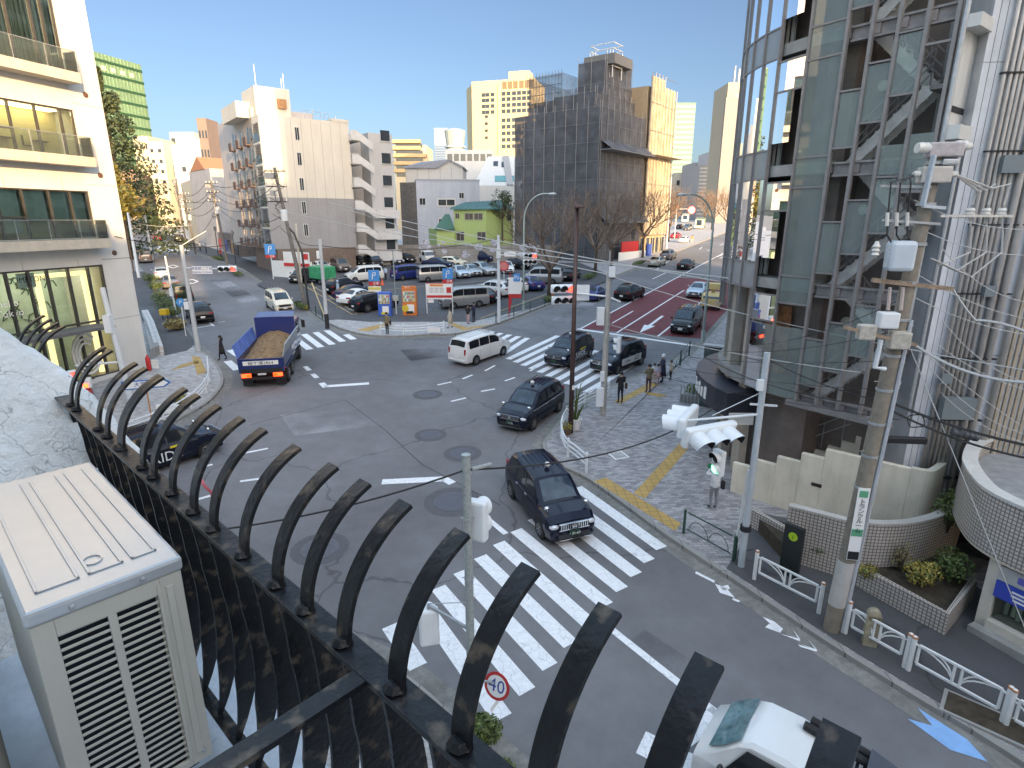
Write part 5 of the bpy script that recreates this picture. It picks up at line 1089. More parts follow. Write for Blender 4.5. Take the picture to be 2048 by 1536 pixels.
hd = thing('site_hoarding', 'red and white site hoarding under the scaffold netting', 'hoarding', SB.pt(kt*.6, gs), world=True)
m = MB(); m.wbox(SB, kt*.3, kt*.95, gs, gs+1.6, 1.6, 1.7); m.build('white_panel', WHITE, hd); m = MB(); m.wbox(SB, kt*.35, kt*.75, gs+1.6, gs+3.2, 1.6, 1.75); m.build('red_panel', RED, hd); m = MB(); m.wbox(SB, kt*.97, kt*1.1, gs, gs+2.6, 1.6, 1.75); m.build('blue_panel', mat('hoarding_blue', (.03, .07, .3), .5), hd)
# generic distant blocks: px span, Y, top row, wall colour, window rows, columns
def far(lab, px0, px1, Y, ytop, col, rows, cols, wh=.5, ww_=.6, Y1=None, depth=18, wm=PANE, y0=None, name='office_building', band=False, roof=None, group=None):
    W, L_ = front(px0, px1, Y, Y1); zt_ = W.at((px0+px1)/2, ytop)[1]; z0 = gz(Y); key = 'far_wall_%02x%02x%02x' % tuple(int(c*255) for c in col)
    t = building(lab, W, 0, L_, depth, z0, zt_, mat(key, col, .8, var=.06, grime=.15), name, group)
    fh = (zt_-z0)/(rows+.4)
    for r_ in range(rows):
        z = z0+fh*(r_+.35)
        if band: m = MB(); m.wbox(W, L_*.03, L_*.97, z, z+fh*wh, -.1, .1); m.build('window_band', wm, t)
        else:
            for c in range(cols): k = L_*(c+.5)/cols; m = MB(); m.wbox(W, k-L_/cols*ww_/2, k+L_/cols*ww_/2, z, z+fh*wh, -.1, .08); m.build('window', wm, t)
    if roof: m = MB(); m.wbox(W, L_*roof[0], L_*roof[1], zt_, zt_+roof[2], -depth*.6, -1); m.build('roof_house', mat(key, col), t)
    return t
GRG = mat('green_glass', (.15, .26, .17), .25, .2, var=.15, scale=.12)
W, L_ = front(188, 330, 230, 262); zt_ = W.at(190, 92)[1]
gt = building('tall green glass office tower behind the left corner building', W, -6, L_, 25, 8, zt_-2, GRG)
for i in range(15):
    z = zt_-5-i*4.4; m = MB(); m.wbox(W, -6, L_, z, z+.9, 0, .25); m.build('floor_band', mat('green_band', (.02, .07, .035), .4), gt)
    if i in (1, 11, 12, 13):
        for c in range(7): k = 2+c*L_/8; m = MB(); m.wbox(W, k, k+2, z+1.6, z+3.2, 0, .2); m.build('window', mat('pane_pale', (.5, .5, .4), .3), gt)
m = MB()
for c in range(24): k = -5+c*(L_+5)/24; m.wbox(W, k, k+.15, 8, zt_-2.1, .05, .2)
m.build('glass_fin', GRG, gt)
m = MB(); m.wbox(W, 2, 14, zt_-1.99, zt_+1, -12, -2); m.build('roof_house', mat('roof_cream', (.6, .5, .36), .8), gt); m = MB(); m.wbox(W, 1, 11, zt_-4.2, zt_-2.3, .26, .4); m.build('red_roof_sign', RED, gt)
far('teal glass tower rising beyond the tan sunlit netting', 1335, 1374, 330, 205, (.13, .24, .22), 22, 1, .55, band=True, wm=mat('teal_pane', (.09, .19, .18), .15, .2))
far('slim dark and yellow tower with a rooftop mast left of the glass tower', 1432, 1500, 210, 165, (.42, .37, .28), 9, 2, .35, .25, depth=14)
t = THINGS[-1]; W, L_ = front(1429, 1462, 208.5); m = MB(); m.wbox(W, 0, L_, gz(200), W.at(1440, 195)[1], -.5, .6); m.build('dark_face', mat('dark_face', (.16, .16, .17), .5, var=.1), t); m = MB(); m.tube([W.pt(3.6, W.at(1450, 165)[1], -4), W.pt(3.6, W.at(1450, 126)[1], -4)], .25, 5); m.tube([W.pt(5, W.at(1450, 165)[1], -4), W.pt(5, W.at(1450, 132)[1], -4)], .4, 5); m.build('roof_mast', STEEL, t)
far('grey building with closely stacked white horizontal bands on the right-hand road', 1390, 1432, 235, 330, (.36, .35, .35), 14, 1, .4, band=True, wm=mat('band_white', (.62, .6, .58), .6))
far('small pale tower with square windows behind the striped building', 1412, 1430, 260, 302, (.5, .5, .52), 5, 2, .5, .4)
far('plain grey slab at the far end of the right-hand road', 1378, 1396, 280, 325, (.4, .38, .38), 5, 2, .3, .4)
far('low white shop row at the far end of the right-hand road', 1345, 1380, 300, 345, (.62, .56, .45), 3, 3, .4, .5)
far('orange brick block beyond the red leaved tree', 1330, 1352, 320, 352, (.5, .22, .12), 3, 2, .4, .5); far('pale high rise closing the right-hand road', 1362, 1402, 420, 372, (.55, .5, .46), 4, 4, .4, .5)
# left-hand street, receding
far('sunlit yellow slab block on the left-hand street behind the conifer', 292, 322, 200, 272, (.62, .53, .38), 7, 3, .4, .5, name='apartment_building'); far('tall cream corner block far along the left-hand street', 318, 348, 185, 283, (.64, .58, .46), 8, 2, .35, .4, name='apartment_building')
far('blue glass office slab between cream block and white block', 343, 372, 240, 292, (.16, .24, .4), 9, 1, .6, band=True, wm=mat('blue_pane', (.08, .17, .42), .15, .2)); far('bright white blank block above the gabled house', 364, 440, 175, 290, (.68, .66, .62), 3, 2, .2, .2, roof=(.1, .9, 2))
far('grey stepped block with dark openings behind the white block', 364, 412, 215, 264, (.42, .42, .42), 8, 4, .5, .6); far('distant brick tower peeping over the apartment block', 420, 438, 150, 236, (.22, .17, .15), 6, 3, .4, .5, depth=6)
far('cream low shops on the left side of the left-hand street', 262, 300, 150, 385, (.55, .48, .4), 4, 3, .5, .6, Y1=185, name='shop_building'); far('dark brown flats on the left side of the left-hand street', 285, 318, 165, 355, (.3, .2, .15), 5, 3, .5, .6, Y1=200, name='apartment_building'); far('pale pink flats closing the left-hand street', 312, 352, 215, 345, (.55, .45, .4), 6, 4, .5, .5, name='apartment_building')
W, L_ = front(391, 432, 128, 118); gr = building('grey concrete block with a brown gabled roof end on the left-hand street', W, 0, L_, 12, gz(120), W.at(410, 338)[1], mat('plain_concrete', (.36, .37, .39), .85, var=.1, scale=.6, grime=.4), 'house'); zt_ = W.at(410, 338)[1]
W2, L2 = front(372, 391, 140, 128); m = MB(); m.prism(foot(W2, 0, L2, 8), gz(120)-2, zt_-1.5); m.build('cream_side', mat('cream_side', (.5, .46, .36), .8), gr)
m = MB(); pk_ = W.at(415, 308)[1]; m.add([W.pt(1.2, zt_, .1), W.pt(L_*.8, zt_, .1), W.pt(L_*.5, pk_, .1), W.pt(1.2, zt_, -8), W.pt(L_*.8, zt_, -8), W.pt(L_*.5, pk_, -8)], [(0, 1, 2), (3, 5, 4), (0, 2, 5, 3), (1, 4, 5, 2)]); m.build('gable_roof', mat('orange_gable', (.4, .17, .09), .7, var=.15), gr)
W, L_ = front(432, 470, 118, 100); sh = building('low dark shop row with awnings under the grey block', W, 0, L_, 6, gz(110), gz(110)+3.4, mat('shop_dark', (.2, .17, .16), .8, var=.3), 'shop_building')
for i in range(6): m = MB(); m.wbox(W, i*L_/6+.2, (i+1)*L_/6-.2, gz(105)+.2, gz(105)+2.4, 0, .12); m.build('shop_front', (RED, PANE, mat('hoarding_blue', (.03, .07, .3), .5), PANE, mat('shop_tan', (.4, .25, .15), .7), PANE)[i], sh)
# car park boundary: concrete retaining wall with ivy stains
rw = thing('boundary_wall', 'stained grey retaining wall with faded graffiti at the back of the car park', 'wall', (-10, 93, gz(93)), world=True); gr_ = brickmat('stained_concrete', (.3, .28, .26), (.22, .2, .18), (.1, .09, .08), 2.2, 1.1, .02, .9, 'xz', jit=.1)
W, L_ = front(716, 1110, 93.5, 92); m = MB(); m.wbox(W, 0, L_, gz(93)-1, W.at(900, 490)[1], -.4, 0); m.build('wall', gr_, rw)
W3, L3 = front(720, 800, 93.0); m = MB(); m.wbox(W3, 0, L3, W3.at(760, 514)[1], W3.at(760, 498)[1], 0, .06); m.build('pale_band', mat('faded_white', (.55, .55, .52), .85, var=.35, scale=.9), rw)
rg = random.Random(8); m = MB()
for i in range(16): k, z = rg.uniform(L_*.28, L_*.95), rg.uniform(gz(93)+.8, gz(93)+3.2); r_ = rg.uniform(.3, .9); pts = [W.pt(k+r_*rg.uniform(.6, 1.2)*math.cos(a), min(z+r_*.6*math.sin(a), gz(93)+3.6), .012) for a in [j*6.28/9 for j in range(9)]]; m.sheet(pts)
m.build('graffiti', mat('graffiti_pale', (.4, .4, .46), .85, var=.6, scale=2.5), rw)
W, L_ = front(520, 560, 78.2, 77.6)
gsd = thing('ticket_hut', 'white car park hut with red notice board beside the apartment block', 'hut', G(560, 552, KH), world=True); W, L_ = front(533, 612, 77, 74); m = MB(); m.wbox(W, 0, L_, gz(76), gz(76)+2.2, -.3, 0); m.build('white_wall', WHITE, gsd); m = MB(); m.wbox(W, L_*.35, L_, gz(76)+1.6, gz(76)+3.4, .02, .12); m.build('notice_board', WHITE, gsd); m = MB(); m.wbox(W, L_*.35, L_, gz(76)+1.6, gz(76)+2.0, .125, .14); m.wbox(W, L_*.85, L_*.98, gz(76)+2.5, gz(76)+3.2, .125, .14); m.build('notice_stripe', RED, gsd)
# unseen occluder blocks added to shade the junction and the netting
def shade(lab, poly, h_): b = MB(); b.prism(poly, -10, h_); t = b.build('office_building', brickmat('occluder_facade', (.05, .06, .07), (.07, .08, .09), (.5, .47, .42), 2.4, 3.2, .5, .6, 'xz', 0)); tag(t, lab, 'building')
shade('tall unseen block added down the bottom-right road for shade', [(12, -75), (37, -75), (37, -55), (12, -55)], 34)
shade('taller unseen block added down the bottom-right road for shade', [(38, -60), (53.4, -60), (53.4, -54), (38, -54)], 51)
shade('tallest unseen block added down the bottom-right road for shade', [(53.6, -64), (104, -64), (104, -54), (53.6, -54)], 66)
shade('unseen block added behind the glass tower to shade the netting', [(30, 24), (49, 24), (49, 58), (38, 58), (30, 44)], 58)
# ================================================================ TREES AND PLANTS
def branch(mb, p, d, L_, r, depth, rg, n=3, spread=.55, gnarl=.25, upw=.15):
    pts = [p]; q = p.copy(); dd = d.copy()
    for i in range(4):
        dd = (dd+Vector((rg.gauss(0, gnarl), rg.gauss(0, gnarl), rg.gauss(upw, gnarl*.6)))*.35).normalized(); q = q+dd*L_/4; pts.append(q.copy())
    mb.tube(pts, [r*(1-.13*i) for i in range(5)], 5 if r > .03 else 3, caps=False)
    if depth <= 0: return
    for k in range(n):
        a = dd.orthogonal().normalized(); a = Matrix.Rotation(6.283*(k+rg.random()*.6)/n, 3, dd) @ a
        nd = (dd+a*spread*rg.uniform(.7, 1.4)).normalized(); s = pts[rg.choice((2, 3, 4, 4))]
        branch(mb, s, nd, L_*rg.uniform(.55, .8), r*.55, depth-1, rg, n, spread, gnarl, upw)
def bare_tree(lab, px, h_, seed, group='bare pruned street trees', p=None, twig=True, depth=4, name='bare_tree'):
    rg = random.Random(seed); c = p or G(*px, KH); t = thing(name, lab, 'tree', c, rg.uniform(0, 6), group)
    tr = MB(); hb = h_*.3; tr.tube([(0, 0, -.1), (.06, 0, hb*.4), (rg.uniform(-.15, .15), .05, hb*.8), (0, 0, hb)], [.24, .2, .19, .2], 8); tr.ball((0, 0, hb), .24, 8, 5); tr.build('trunk', BARK, t, smooth=True)
    cr = MB()
    for k in range(6):
        a = 6.283*(k+rg.random()*.5)/6; branch(cr, Vector((0, 0, hb*rg.uniform(.8, 1))), Vector((math.cos(a)*.8, math.sin(a)*.8, .7)).normalized(), h_*.33, .15, depth-1, rg, 4, .7, .3, .3)
    cr.build('crown', mat('twig', (.2, .145, .11), .9, var=.3), t); return t
bare_tree('bare pruned tree in front of the netting beside the left tall street lamp', (1098, 592), 10.5, 1)
bare_tree('bare tree with a dense twig crown behind the brown lamp post', (1190, 545), 12, 2)
bare_tree('bare tree in front of the netted corner under the slung platform', (1222, 535), 11, 12)
bare_tree('dark bare tree silhouetted against the sunlit tan netting', (1285, 515), 12.5, 3)
bare_tree('bare tree further up the right-hand road in the sun', (1318, 497), 12, 4, depth=4); bare_tree('bare tree beside the far white car in the sun', (1337, 483), 12, 5, depth=4)
bare_tree('bare tree at the right kerb beyond the glass tower', (1432, 492), 12, 6, p=G(1437, 478)+Vector((2, 0, 0))); bare_tree('bare tree far up the right kerb of the right-hand road', (1420, 462), 12, 7, p=G(1423, 460)); bare_tree('smallest bare tree where the right-hand road narrows away', (1410, 450), 12, 8, p=G(1408, 450))
t = bare_tree('small tree keeping red autumn leaves by the sunlit road', (1330, 472), 9, 9, group=None, depth=3, name='red_leaved_tree')
m = MB(); rg = random.Random(2)
for i in range(9): m.leaves((rg.uniform(-2, 2), rg.uniform(-2, 2), rg.uniform(4, 8)), (1.3, 1.3, 1.1), 50, .45, rg)
m.build('red_foliage', [mat('red_leaf_a', (.42, .06, .03), .6, var=.2), mat('red_leaf_b', (.5, .14, .05), .6, var=.2)], t)
def tree(lab, c, h_, rad, n, size, mats, seed, kind='round', group=None, name='tree', trunk=.35, levels=9):
    rg = random.Random(seed); t = thing(name, lab, 'tree', c, 0, group)
    tr = MB(); tr.tube([(0, 0, -.2), (0, .05, h_*.3), (.1, 0, h_*.65), (0, 0, h_*.93)], [.03*h_*.7, .024*h_*.7, .014*h_*.7, .03], 7)
    cr = MB()
    if kind == 'conifer':
        for L_ in range(levels):
            f = L_/(levels-1); z = h_*(.12+.84*f); rr = rad*(1-f)**.75+.35
            for k in range(8):
                a = 6.283*(k+rg.random())/8; q = Vector((math.cos(a)*rr*.6, math.sin(a)*rr*.6, z-rr*.12)); tr.tube([(0, 0, z), q], [.05, .02], 4, caps=False)
                cr.leaves((q.x*1.1, q.y*1.1, q.z), (rr*.5, rr*.5, h_*.06), int(n/levels/8), size, rg, up=.6)
    else:
        for k in range(14):
            a, b = rg.uniform(0, 6.283), rg.uniform(-.5, 1); r_ = rad*rg.uniform(.3, .75); q = Vector((math.cos(a)*r_, math.sin(a)*r_, h_*.66+b*h_*.22)); tr.tube([(0, 0, h_*.4), q], [.06, .02], 4, caps=False)
            cr.leaves(q, (rad*.42, rad*.42, h_*.13), n//14, size, rg)
    tr.build('trunk', BARK, t); cr.build('crown', mats, t); return t
CONI = [mat('conifer_dark', (.035, .055, .025), .7, var=.35), mat('conifer_light', (.075, .1, .04), .7, var=.35)]
tree('tall dark conifer rising behind the left corner building', G(262, 520), 28, 8.5, 11000, .55, CONI, 3, 'conifer', name='conifer'); tree('yellow leaved tree between the conifer and the white corner building', G(256, 550), 15, 3.6, 1800, .55, [mat('gold_leaf', (.5, .33, .05), .6, var=.2), mat('gold_leaf_b', (.32, .26, .06), .6, var=.2)], 4, name='yellow_tree')
tree('small bright green street tree far down the left pavement', G(312, 492), 7, 2.2, 700, .4, LEAF, 5, name='street_tree'); tree('dark cloud pruned pine between green house and netting', P(1005, 470, 99)-Vector((0, 0, 1)), 8.5, 2.3, 1500, .3, CONI, 6, name='pine_tree')
tree('green tree at the right edge above the shop bay', Vector((22, 21, gp+3.0)), 4.5, 2.2, 1400, .22, LEAF, 8, name='evergreen_tree')
for i, (px, py, r_, lab) in enumerate(((322, 606, 1.0, 'trimmed roadside shrub beside the second parked car'), (310, 583, 1.0, 'trimmed roadside shrub by the pale car on the left pavement'), (303, 566, 1.0, 'farthest trimmed roadside shrub of the left pavement'), (333, 622, 1.1, 'largest trimmed roadside shrub beside the dark van'), (343, 634, .8, 'small shrub with yellow box at the end of the left hedge'))):
    bush(lab, G(px, py, KH), (r_, r_*1.2, r_*.7), 420, .2, LEAF, 40+i)
bush('tuft of dry ornamental grass in a soil patch by the signal pole', G(354, 660, KH), (.8, .8, .5), 420, .4, DRYLEAF, 50, stems=20)
for i, (a, b, h_, lab) in enumerate((((1265, 535), (1295, 525), .7, 'trimmed green hedge in front of the champagne sedan'), ((1088, 608), (1112, 598), .6, 'low shrub behind the left guard fence'), ((1160, 565), (1190, 552), .7, 'green hedge between car park corner and blue car'), ((588, 605), (612, 622), .5, 'low green hedge behind the cream minivan'), ((462, 545), (485, 555), .5, 'low hedge under the hanging street name sign'), ((425, 516), (450, 524), .6, 'low hedge by the shops on the left-hand street'))):
    c = (G(*a, KH)+G(*b, KH))/2; d = (G(*b)-G(*a)).length; t = bush(lab, c, (max(.9, d*.5), .6, h_*.6), 420, .2, LEAF, 60+i, name='hedge'); t.rotation_euler.z = math.atan2((G(*b)-G(*a)).y, (G(*b)-G(*a)).x)
# plants and pots at street corners
def pot(lab, c, r, h_, m, rad, n, sz, mats, seed, name='potted_plant', tall=False):
    rg = random.Random(seed); t = thing(name, lab, 'plant', c, 0)
    q = MB(); q.lathe([(r*.75, 0), (r, h_), (r*1.08, h_), (r*1.08, h_+.04), (r*.9, h_+.04), (r*.85, h_-.04)], (0, 0, 0), 14); q.build('pot', m, t, smooth='auto')
    f = MB()
    if tall:
        for i in range(22):
            a = rg.uniform(0, 6.28); L_ = rg.uniform(.5, 1.3); u = Vector((math.cos(a), math.sin(a), 0)); z0 = h_+(.9 if i % 3 == 0 else 0)
            f.tube([Vector((0, 0, h_*.8)), Vector((0, 0, z0))+u*.1, Vector((0, 0, z0+L_*.6))+u*L_*.3, Vector((0, 0, z0+L_*.75))+u*L_*.6], [.02, .03, .025, .004], 4)
    else: f.leaves((0, 0, h_+rad[2]*.8), rad, n, sz, rg)
    f.build('foliage', mats, t)
pot('white planter with tall yucca beside the brown lamp post', G(1150, 858, KH), .3, .5, WHITE, None, 0, 0, LEAF, 1, tall=True); pot('low pot of yellow flowers at the foot of the brown lamp post', G(1133, 868, KH), .25, .25, mat('pot_brown', (.15, .09, .06), .7), (.3, .3, .2), 140, .1, YLEAF, 2)
pot('brown flower tub behind the left curved guard rail', G(366, 815, KH), .35, .35, mat('pot_brown', (.15, .09, .06), .7), (.35, .35, .2), 160, .12, YLEAF, 3)
bush('leafy roadside bush at the foot of the near galvanised post', G(955, 1500, KH)+Vector((.15, -.1, .1)), (.45, .4, .5), 900, .13, LEAF, 71); bush('leafy bush half hidden under the railing rail at the bottom edge', G(1010, 1600, KH)+Vector((-.2, 0, .1)), (.4, .4, .45), 700, .13, LEAF, 72); bush('yellow green bush glimpsed through the balusters', G(820, 1560, KH), (.4, .4, .4), 300, .13, YLEAF, 73)
gpk = thing('corner_planter', 'low green planting bed with grey louvre wall beside the glass pylon', 'planter', G(1395, 800, KH), R(-30)); m = MB(); m.box((0, 0, .2), (1.6, 1.3, .4)); m.build('bed', CONC, gpk)
for i in range(9): m = MB(); m.box((-.75+i*.19, -.7, .45), (.05, .05, .9)); m.build('louvre', STEEL, gpk)
m = MB(); m.leaves((0, .1, .55), (.8, .6, .25), 350, .16, random.Random(4)); m.build('foliage', LEAF, gpk)
# ================================================================ VEHICLES
TYRE = mat('tyre', (.016, .016, .017), .85, var=.2, scale=10); RIM = mat('alloy_rim', (.45, .46, .48), .3, .8, var=.05)
HLAMP = mat('headlamp_lens', (.6, .62, .66), .12, .3, var=.1); TLAMP = mat('tail_lens', (.32, .012, .012), .2, var=.1); GRILLE = mat('grille_black', (.02, .02, .022), .35)
CGLASS = mat('car_glass', (.015, .018, .022), .05, var=.4, scale=1.5, spec=.45); CGLASSB = mat('car_windscreen', (.035, .06, .085), .05, var=.45, scale=2.2, spec=.55)
PLATEW = mat('plate_white', (.75, .76, .74), .5, var=0); PLATEG = mat('plate_green', (.008, .05, .03), .5, var=0); SEAMM = mat('door_gap', (.008, .008, .009), .9, var=0)
def paint(name, c, metal=.25, rough=.28): return mat('paint_'+name, c, rough, metal, var=.03, scale=1, spec=.5 if max(c) > .1 else .3, coat=.8 if max(c) > .1 else .15)
PAINT = dict(taxi=paint('indigo_black', (.005, .007, .02), 0, .16), black=paint('black', (.008, .008, .01), 0, .18), white=paint('white', (.72, .73, .72), 0), pearl=paint('pearl', (.66, .68, .66), .1), silver=paint('silver', (.40, .41, .41), .7, .35),
             grey=paint('grey', (.15, .155, .16), .5), brown=paint('bronze', (.22, .19, .165), .5), blue=paint('blue', (.014, .03, .17), .3), navy=paint('navy', (.012, .02, .06), .3), pale=paint('pale_blue', (.42, .5, .56), .3), red=paint('red', (.4, .02, .025), .2),
             gold=paint('champagne', (.42, .4, .34), .5), cream=paint('cream', (.72, .66, .52), 0), darkgreen=paint('dark_green', (.02, .035, .025), .2), yellow=paint('yellow', (.55, .33, .05), 0))
# station table per kind: x (front +), z_bottom, z_top, half width, roof half width, belt height
KINDS = {
 'taxi':  dict(L=4.4, W=1.70, wb=2.75, H=1.75, wr=.32, st=[(2.2, .3, .66, .66, .5), (2.1, .22, .88, .78, .62), (1.8, .2, .99, .845, .7), (1.22, .2, 1.07, .85, .72), (.78, .2, 1.42, .85, .66), (.45, .2, 1.66, .85, .62), (-.2, .2, 1.75, .85, .62), (-1.2, .2, 1.73, .85, .61), (-1.75, .22, 1.62, .84, .6), (-2.05, .25, 1.25, .82, .62), (-2.2, .35, .8, .74, .6)], belt=1.0, ws=(1.17, .5), rw=(-1.84, -2.06), sw=(.78, -1.72)),
 'minivan': dict(L=4.7, W=1.73, wb=2.85, H=1.85, wr=.32, st=[(2.35, .3, .7, .68, .5), (2.25, .22, .9, .8, .66), (1.95, .2, 1.04, .86, .72), (1.6, .2, 1.12, .865, .74), (1.0, .2, 1.56, .865, .68), (.65, .2, 1.76, .865, .66), (0, .2, 1.85, .865, .66), (-1.5, .2, 1.83, .865, .65), (-2.1, .22, 1.74, .855, .64), (-2.28, .25, 1.3, .84, .66), (-2.35, .35, .85, .78, .64)], belt=1.06, ws=(1.55, .72), rw=(-2.13, -2.27), sw=(1.02, -2.0)),
 'van':   dict(L=4.7, W=1.70, wb=2.57, H=1.98, wr=.32, st=[(2.35, .32, .75, .72, .55), (2.28, .25, .98, .8, .66), (2.05, .24, 1.12, .845, .72), (1.85, .24, 1.2, .85, .74), (1.35, .24, 1.68, .85, .7), (1.05, .24, 1.9, .85, .68), (.5, .24, 1.98, .85, .68), (-1.6, .24, 1.98, .85, .68), (-2.2, .24, 1.93, .845, .67), (-2.32, .26, 1.5, .84, .7), (-2.35, .34, .9, .8, .68)], belt=1.12, ws=(1.82, 1.1), rw=(-2.22, -2.31), sw=(1.42, -2.1)),
 'suv':   dict(L=4.65, W=1.86, wb=2.7, H=1.67, wr=.36, st=[(2.32, .32, .72, .74, .55), (2.2, .26, .92, .86, .68), (1.85, .24, 1.02, .92, .76), (1.05, .24, 1.1, .93, .78), (.45, .24, 1.5, .93, .66), (.1, .24, 1.64, .93, .63), (-.5, .24, 1.67, .93, .62), (-1.4, .24, 1.6, .93, .6), (-1.9, .26, 1.4, .91, .6), (-2.2, .3, 1.08, .89, .66), (-2.32, .4, .82, .82, .64)], belt=1.04, ws=(1.0, .18), rw=(-1.68, -2.14), sw=(.5, -1.75)),
 'sedan': dict(L=4.7, W=1.80, wb=2.75, H=1.46, wr=.33, st=[(2.35, .28, .6, .7, .5), (2.22, .2, .76, .82, .65), (1.85, .19, .86, .89, .74), (1.05, .18, .95, .9, .76), (.45, .18, 1.28, .9, .62), (.05, .18, 1.43, .9, .58), (-.4, .18, 1.46, .9, .57), (-1.0, .18, 1.38, .9, .57), (-1.6, .2, 1.08, .89, .68), (-2.15, .24, .98, .87, .7), (-2.35, .34, .72, .8, .64)], belt=.92, ws=(1.0, .14), rw=(-.98, -1.56), sw=(.45, -1.2)),
 'hatch': dict(L=4.1, W=1.70, wb=2.55, H=1.5, wr=.31, st=[(2.05, .28, .62, .66, .5), (1.94, .2, .8, .78, .64), (1.6, .19, .92, .84, .7), (1.0, .18, 1.0, .85, .72), (.45, .18, 1.34, .85, .6), (.1, .18, 1.48, .85, .58), (-.5, .18, 1.5, .85, .57), (-1.3, .18, 1.44, .85, .57), (-1.75, .2, 1.22, .84, .6), (-1.98, .24, .95, .82, .64), (-2.05, .34, .75, .76, .6)], belt=.96, ws=(.95, .18), rw=(-1.42, -1.82), sw=(.48, -1.5)),
}
def lerp_st(st, x):
    if x >= st[0][0]: return st[0]
    for a, b in zip(st, st[1:]):
        if b[0] <= x <= a[0]:
            t = (a[0]-x)/(a[0]-b[0]); return tuple(u+(v-u)*t for u, v in zip(a, b))
    return st[-1]
def ring(k, x):                                       # half ring, y >= 0, bottom to top
    _, zb, zt, hw, rw_ = lerp_st(k['st'], x); belt = min(k['belt'], zt-.05); crown = .035
    cab = zt-belt > .16
    sh = hw*.995
    return [(0, zb), (hw*.86, zb), (hw*.97, zb+.08), (hw, zb+(belt-zb)*.42), (sh, zb+(belt-zb)*.72), (sh*.975, belt-.02), (sh*.95 if cab else max(rw_+.04, sh*.88), belt+.015 if cab else zt-.045), (rw_+(.06 if cab else .02), zt-(.11 if cab else .02)), (rw_-.05, zt-.025), (rw_*.5, zt+crown*.6-.02), (0, zt+crown-.02)]
BODYS = {}
def body_mesh(k):
    xs = sorted(set([s[0] for s in k['st']]+[k['L']/2-k['L']*i/44 for i in range(45)]), reverse=True)
    mb = MB(); n = len(ring(k, 0)); rows = []
    for x in xs:
        rg_ = ring(k, x); rows.append([(x, y, z) for y, z in rg_]+[(x, -y, z) for y, z in rg_[-2:0:-1]])
    m = len(rows[0]); vs = [v for r_ in rows for v in r_]
    fs = [(i*m+j, i*m+(j+1) % m, (i+1)*m+(j+1) % m, (i+1)*m+j) for i in range(len(xs)-1) for j in range(m)]
    fs += [tuple(range(m-1, -1, -1)), tuple((len(xs)-1)*m+j for j in range(m))]
    mb.add(vs, fs); return mb
def spt(k, x, s, side=1):                             # point on the skin: x along, s along the half ring
    r_ = ring(k, x); i = min(int(s), len(r_)-2); t = s-i; y = r_[i][0]+(r_[i+1][0]-r_[i][0])*t; z = r_[i][1]+(r_[i+1][1]-r_[i][1])*t
    return Vector((x, y*side, z))
def skin(mb, k, xs, ss_, side, off, curve=None):
    nx, ns = len(xs), len(ss_); vs = []
    for x in xs:
        for s in ss_:
            p = spt(k, x, s, side); a = spt(k, x+.01, s, side)-spt(k, x-.01, s, side); b = spt(k, x, min(10, s+.05), side)-spt(k, x, max(0, s-.05), side)
            n = a.cross(b); n = n.normalized() if n.length > 1e-9 else Vector((0, 0, 1))
            if n.y*side < 0 and abs(n.y) > .05 or (abs(n.y) <= .05 and n.z < 0): n = -n
            vs.append(p+n*off)
    f = [(i*ns+j, i*ns+j+1, (i+1)*ns+j+1, (i+1)*ns+j) for i in range(nx-1) for j in range(ns-1)]
    mb.add(vs, f)
def lin(a, b, n): return [a+(b-a)*i/(n-1) for i in range(n)]
def wheel(t, x, y, r, w, side, shared={}):
    key = (r, w, side)
    if key not in shared:
        a = MB(); M_ = Matrix.Rotation(R(90)*-side, 3, 'X')
        a.lathe([(r*.62, -w/2), (r*.93, -w/2), (r, -w/2+.03), (r, w/2-.03), (r*.93, w/2), (r*.64, w/2)], (0, 0, 0), 22, M_)
        b = MB(); b.lathe([(r*.64, w/2-.005), (r*.6, w/2+.004), (r*.56, w/2-.03), (r*.2, w/2-.02), (r*.16, w/2+.002), (.01, w/2+.004)], (0, 0, 0), 20, M_)
        c = MB()
        for i in range(7):
            q = 2*math.pi*i/7; p0 = M_ @ Vector((r*.2*math.cos(q), r*.2*math.sin(q), w/2-.012)); p1 = M_ @ Vector((r*.58*math.cos(q), r*.58*math.sin(q), w/2-.008)); b.bar(p0, p1, .05, .02)
        shared[key] = (a, b)
    a, b = shared[key]
    o = bpy.data.objects.new('wheel', None); scene.collection.objects.link(o); o.parent = t; o.location = (x, y, r)
    a.build('tyre', TYRE, o, smooth='auto'); b.build('rim', RIM, o, smooth='auto')
def kanji(s): return s
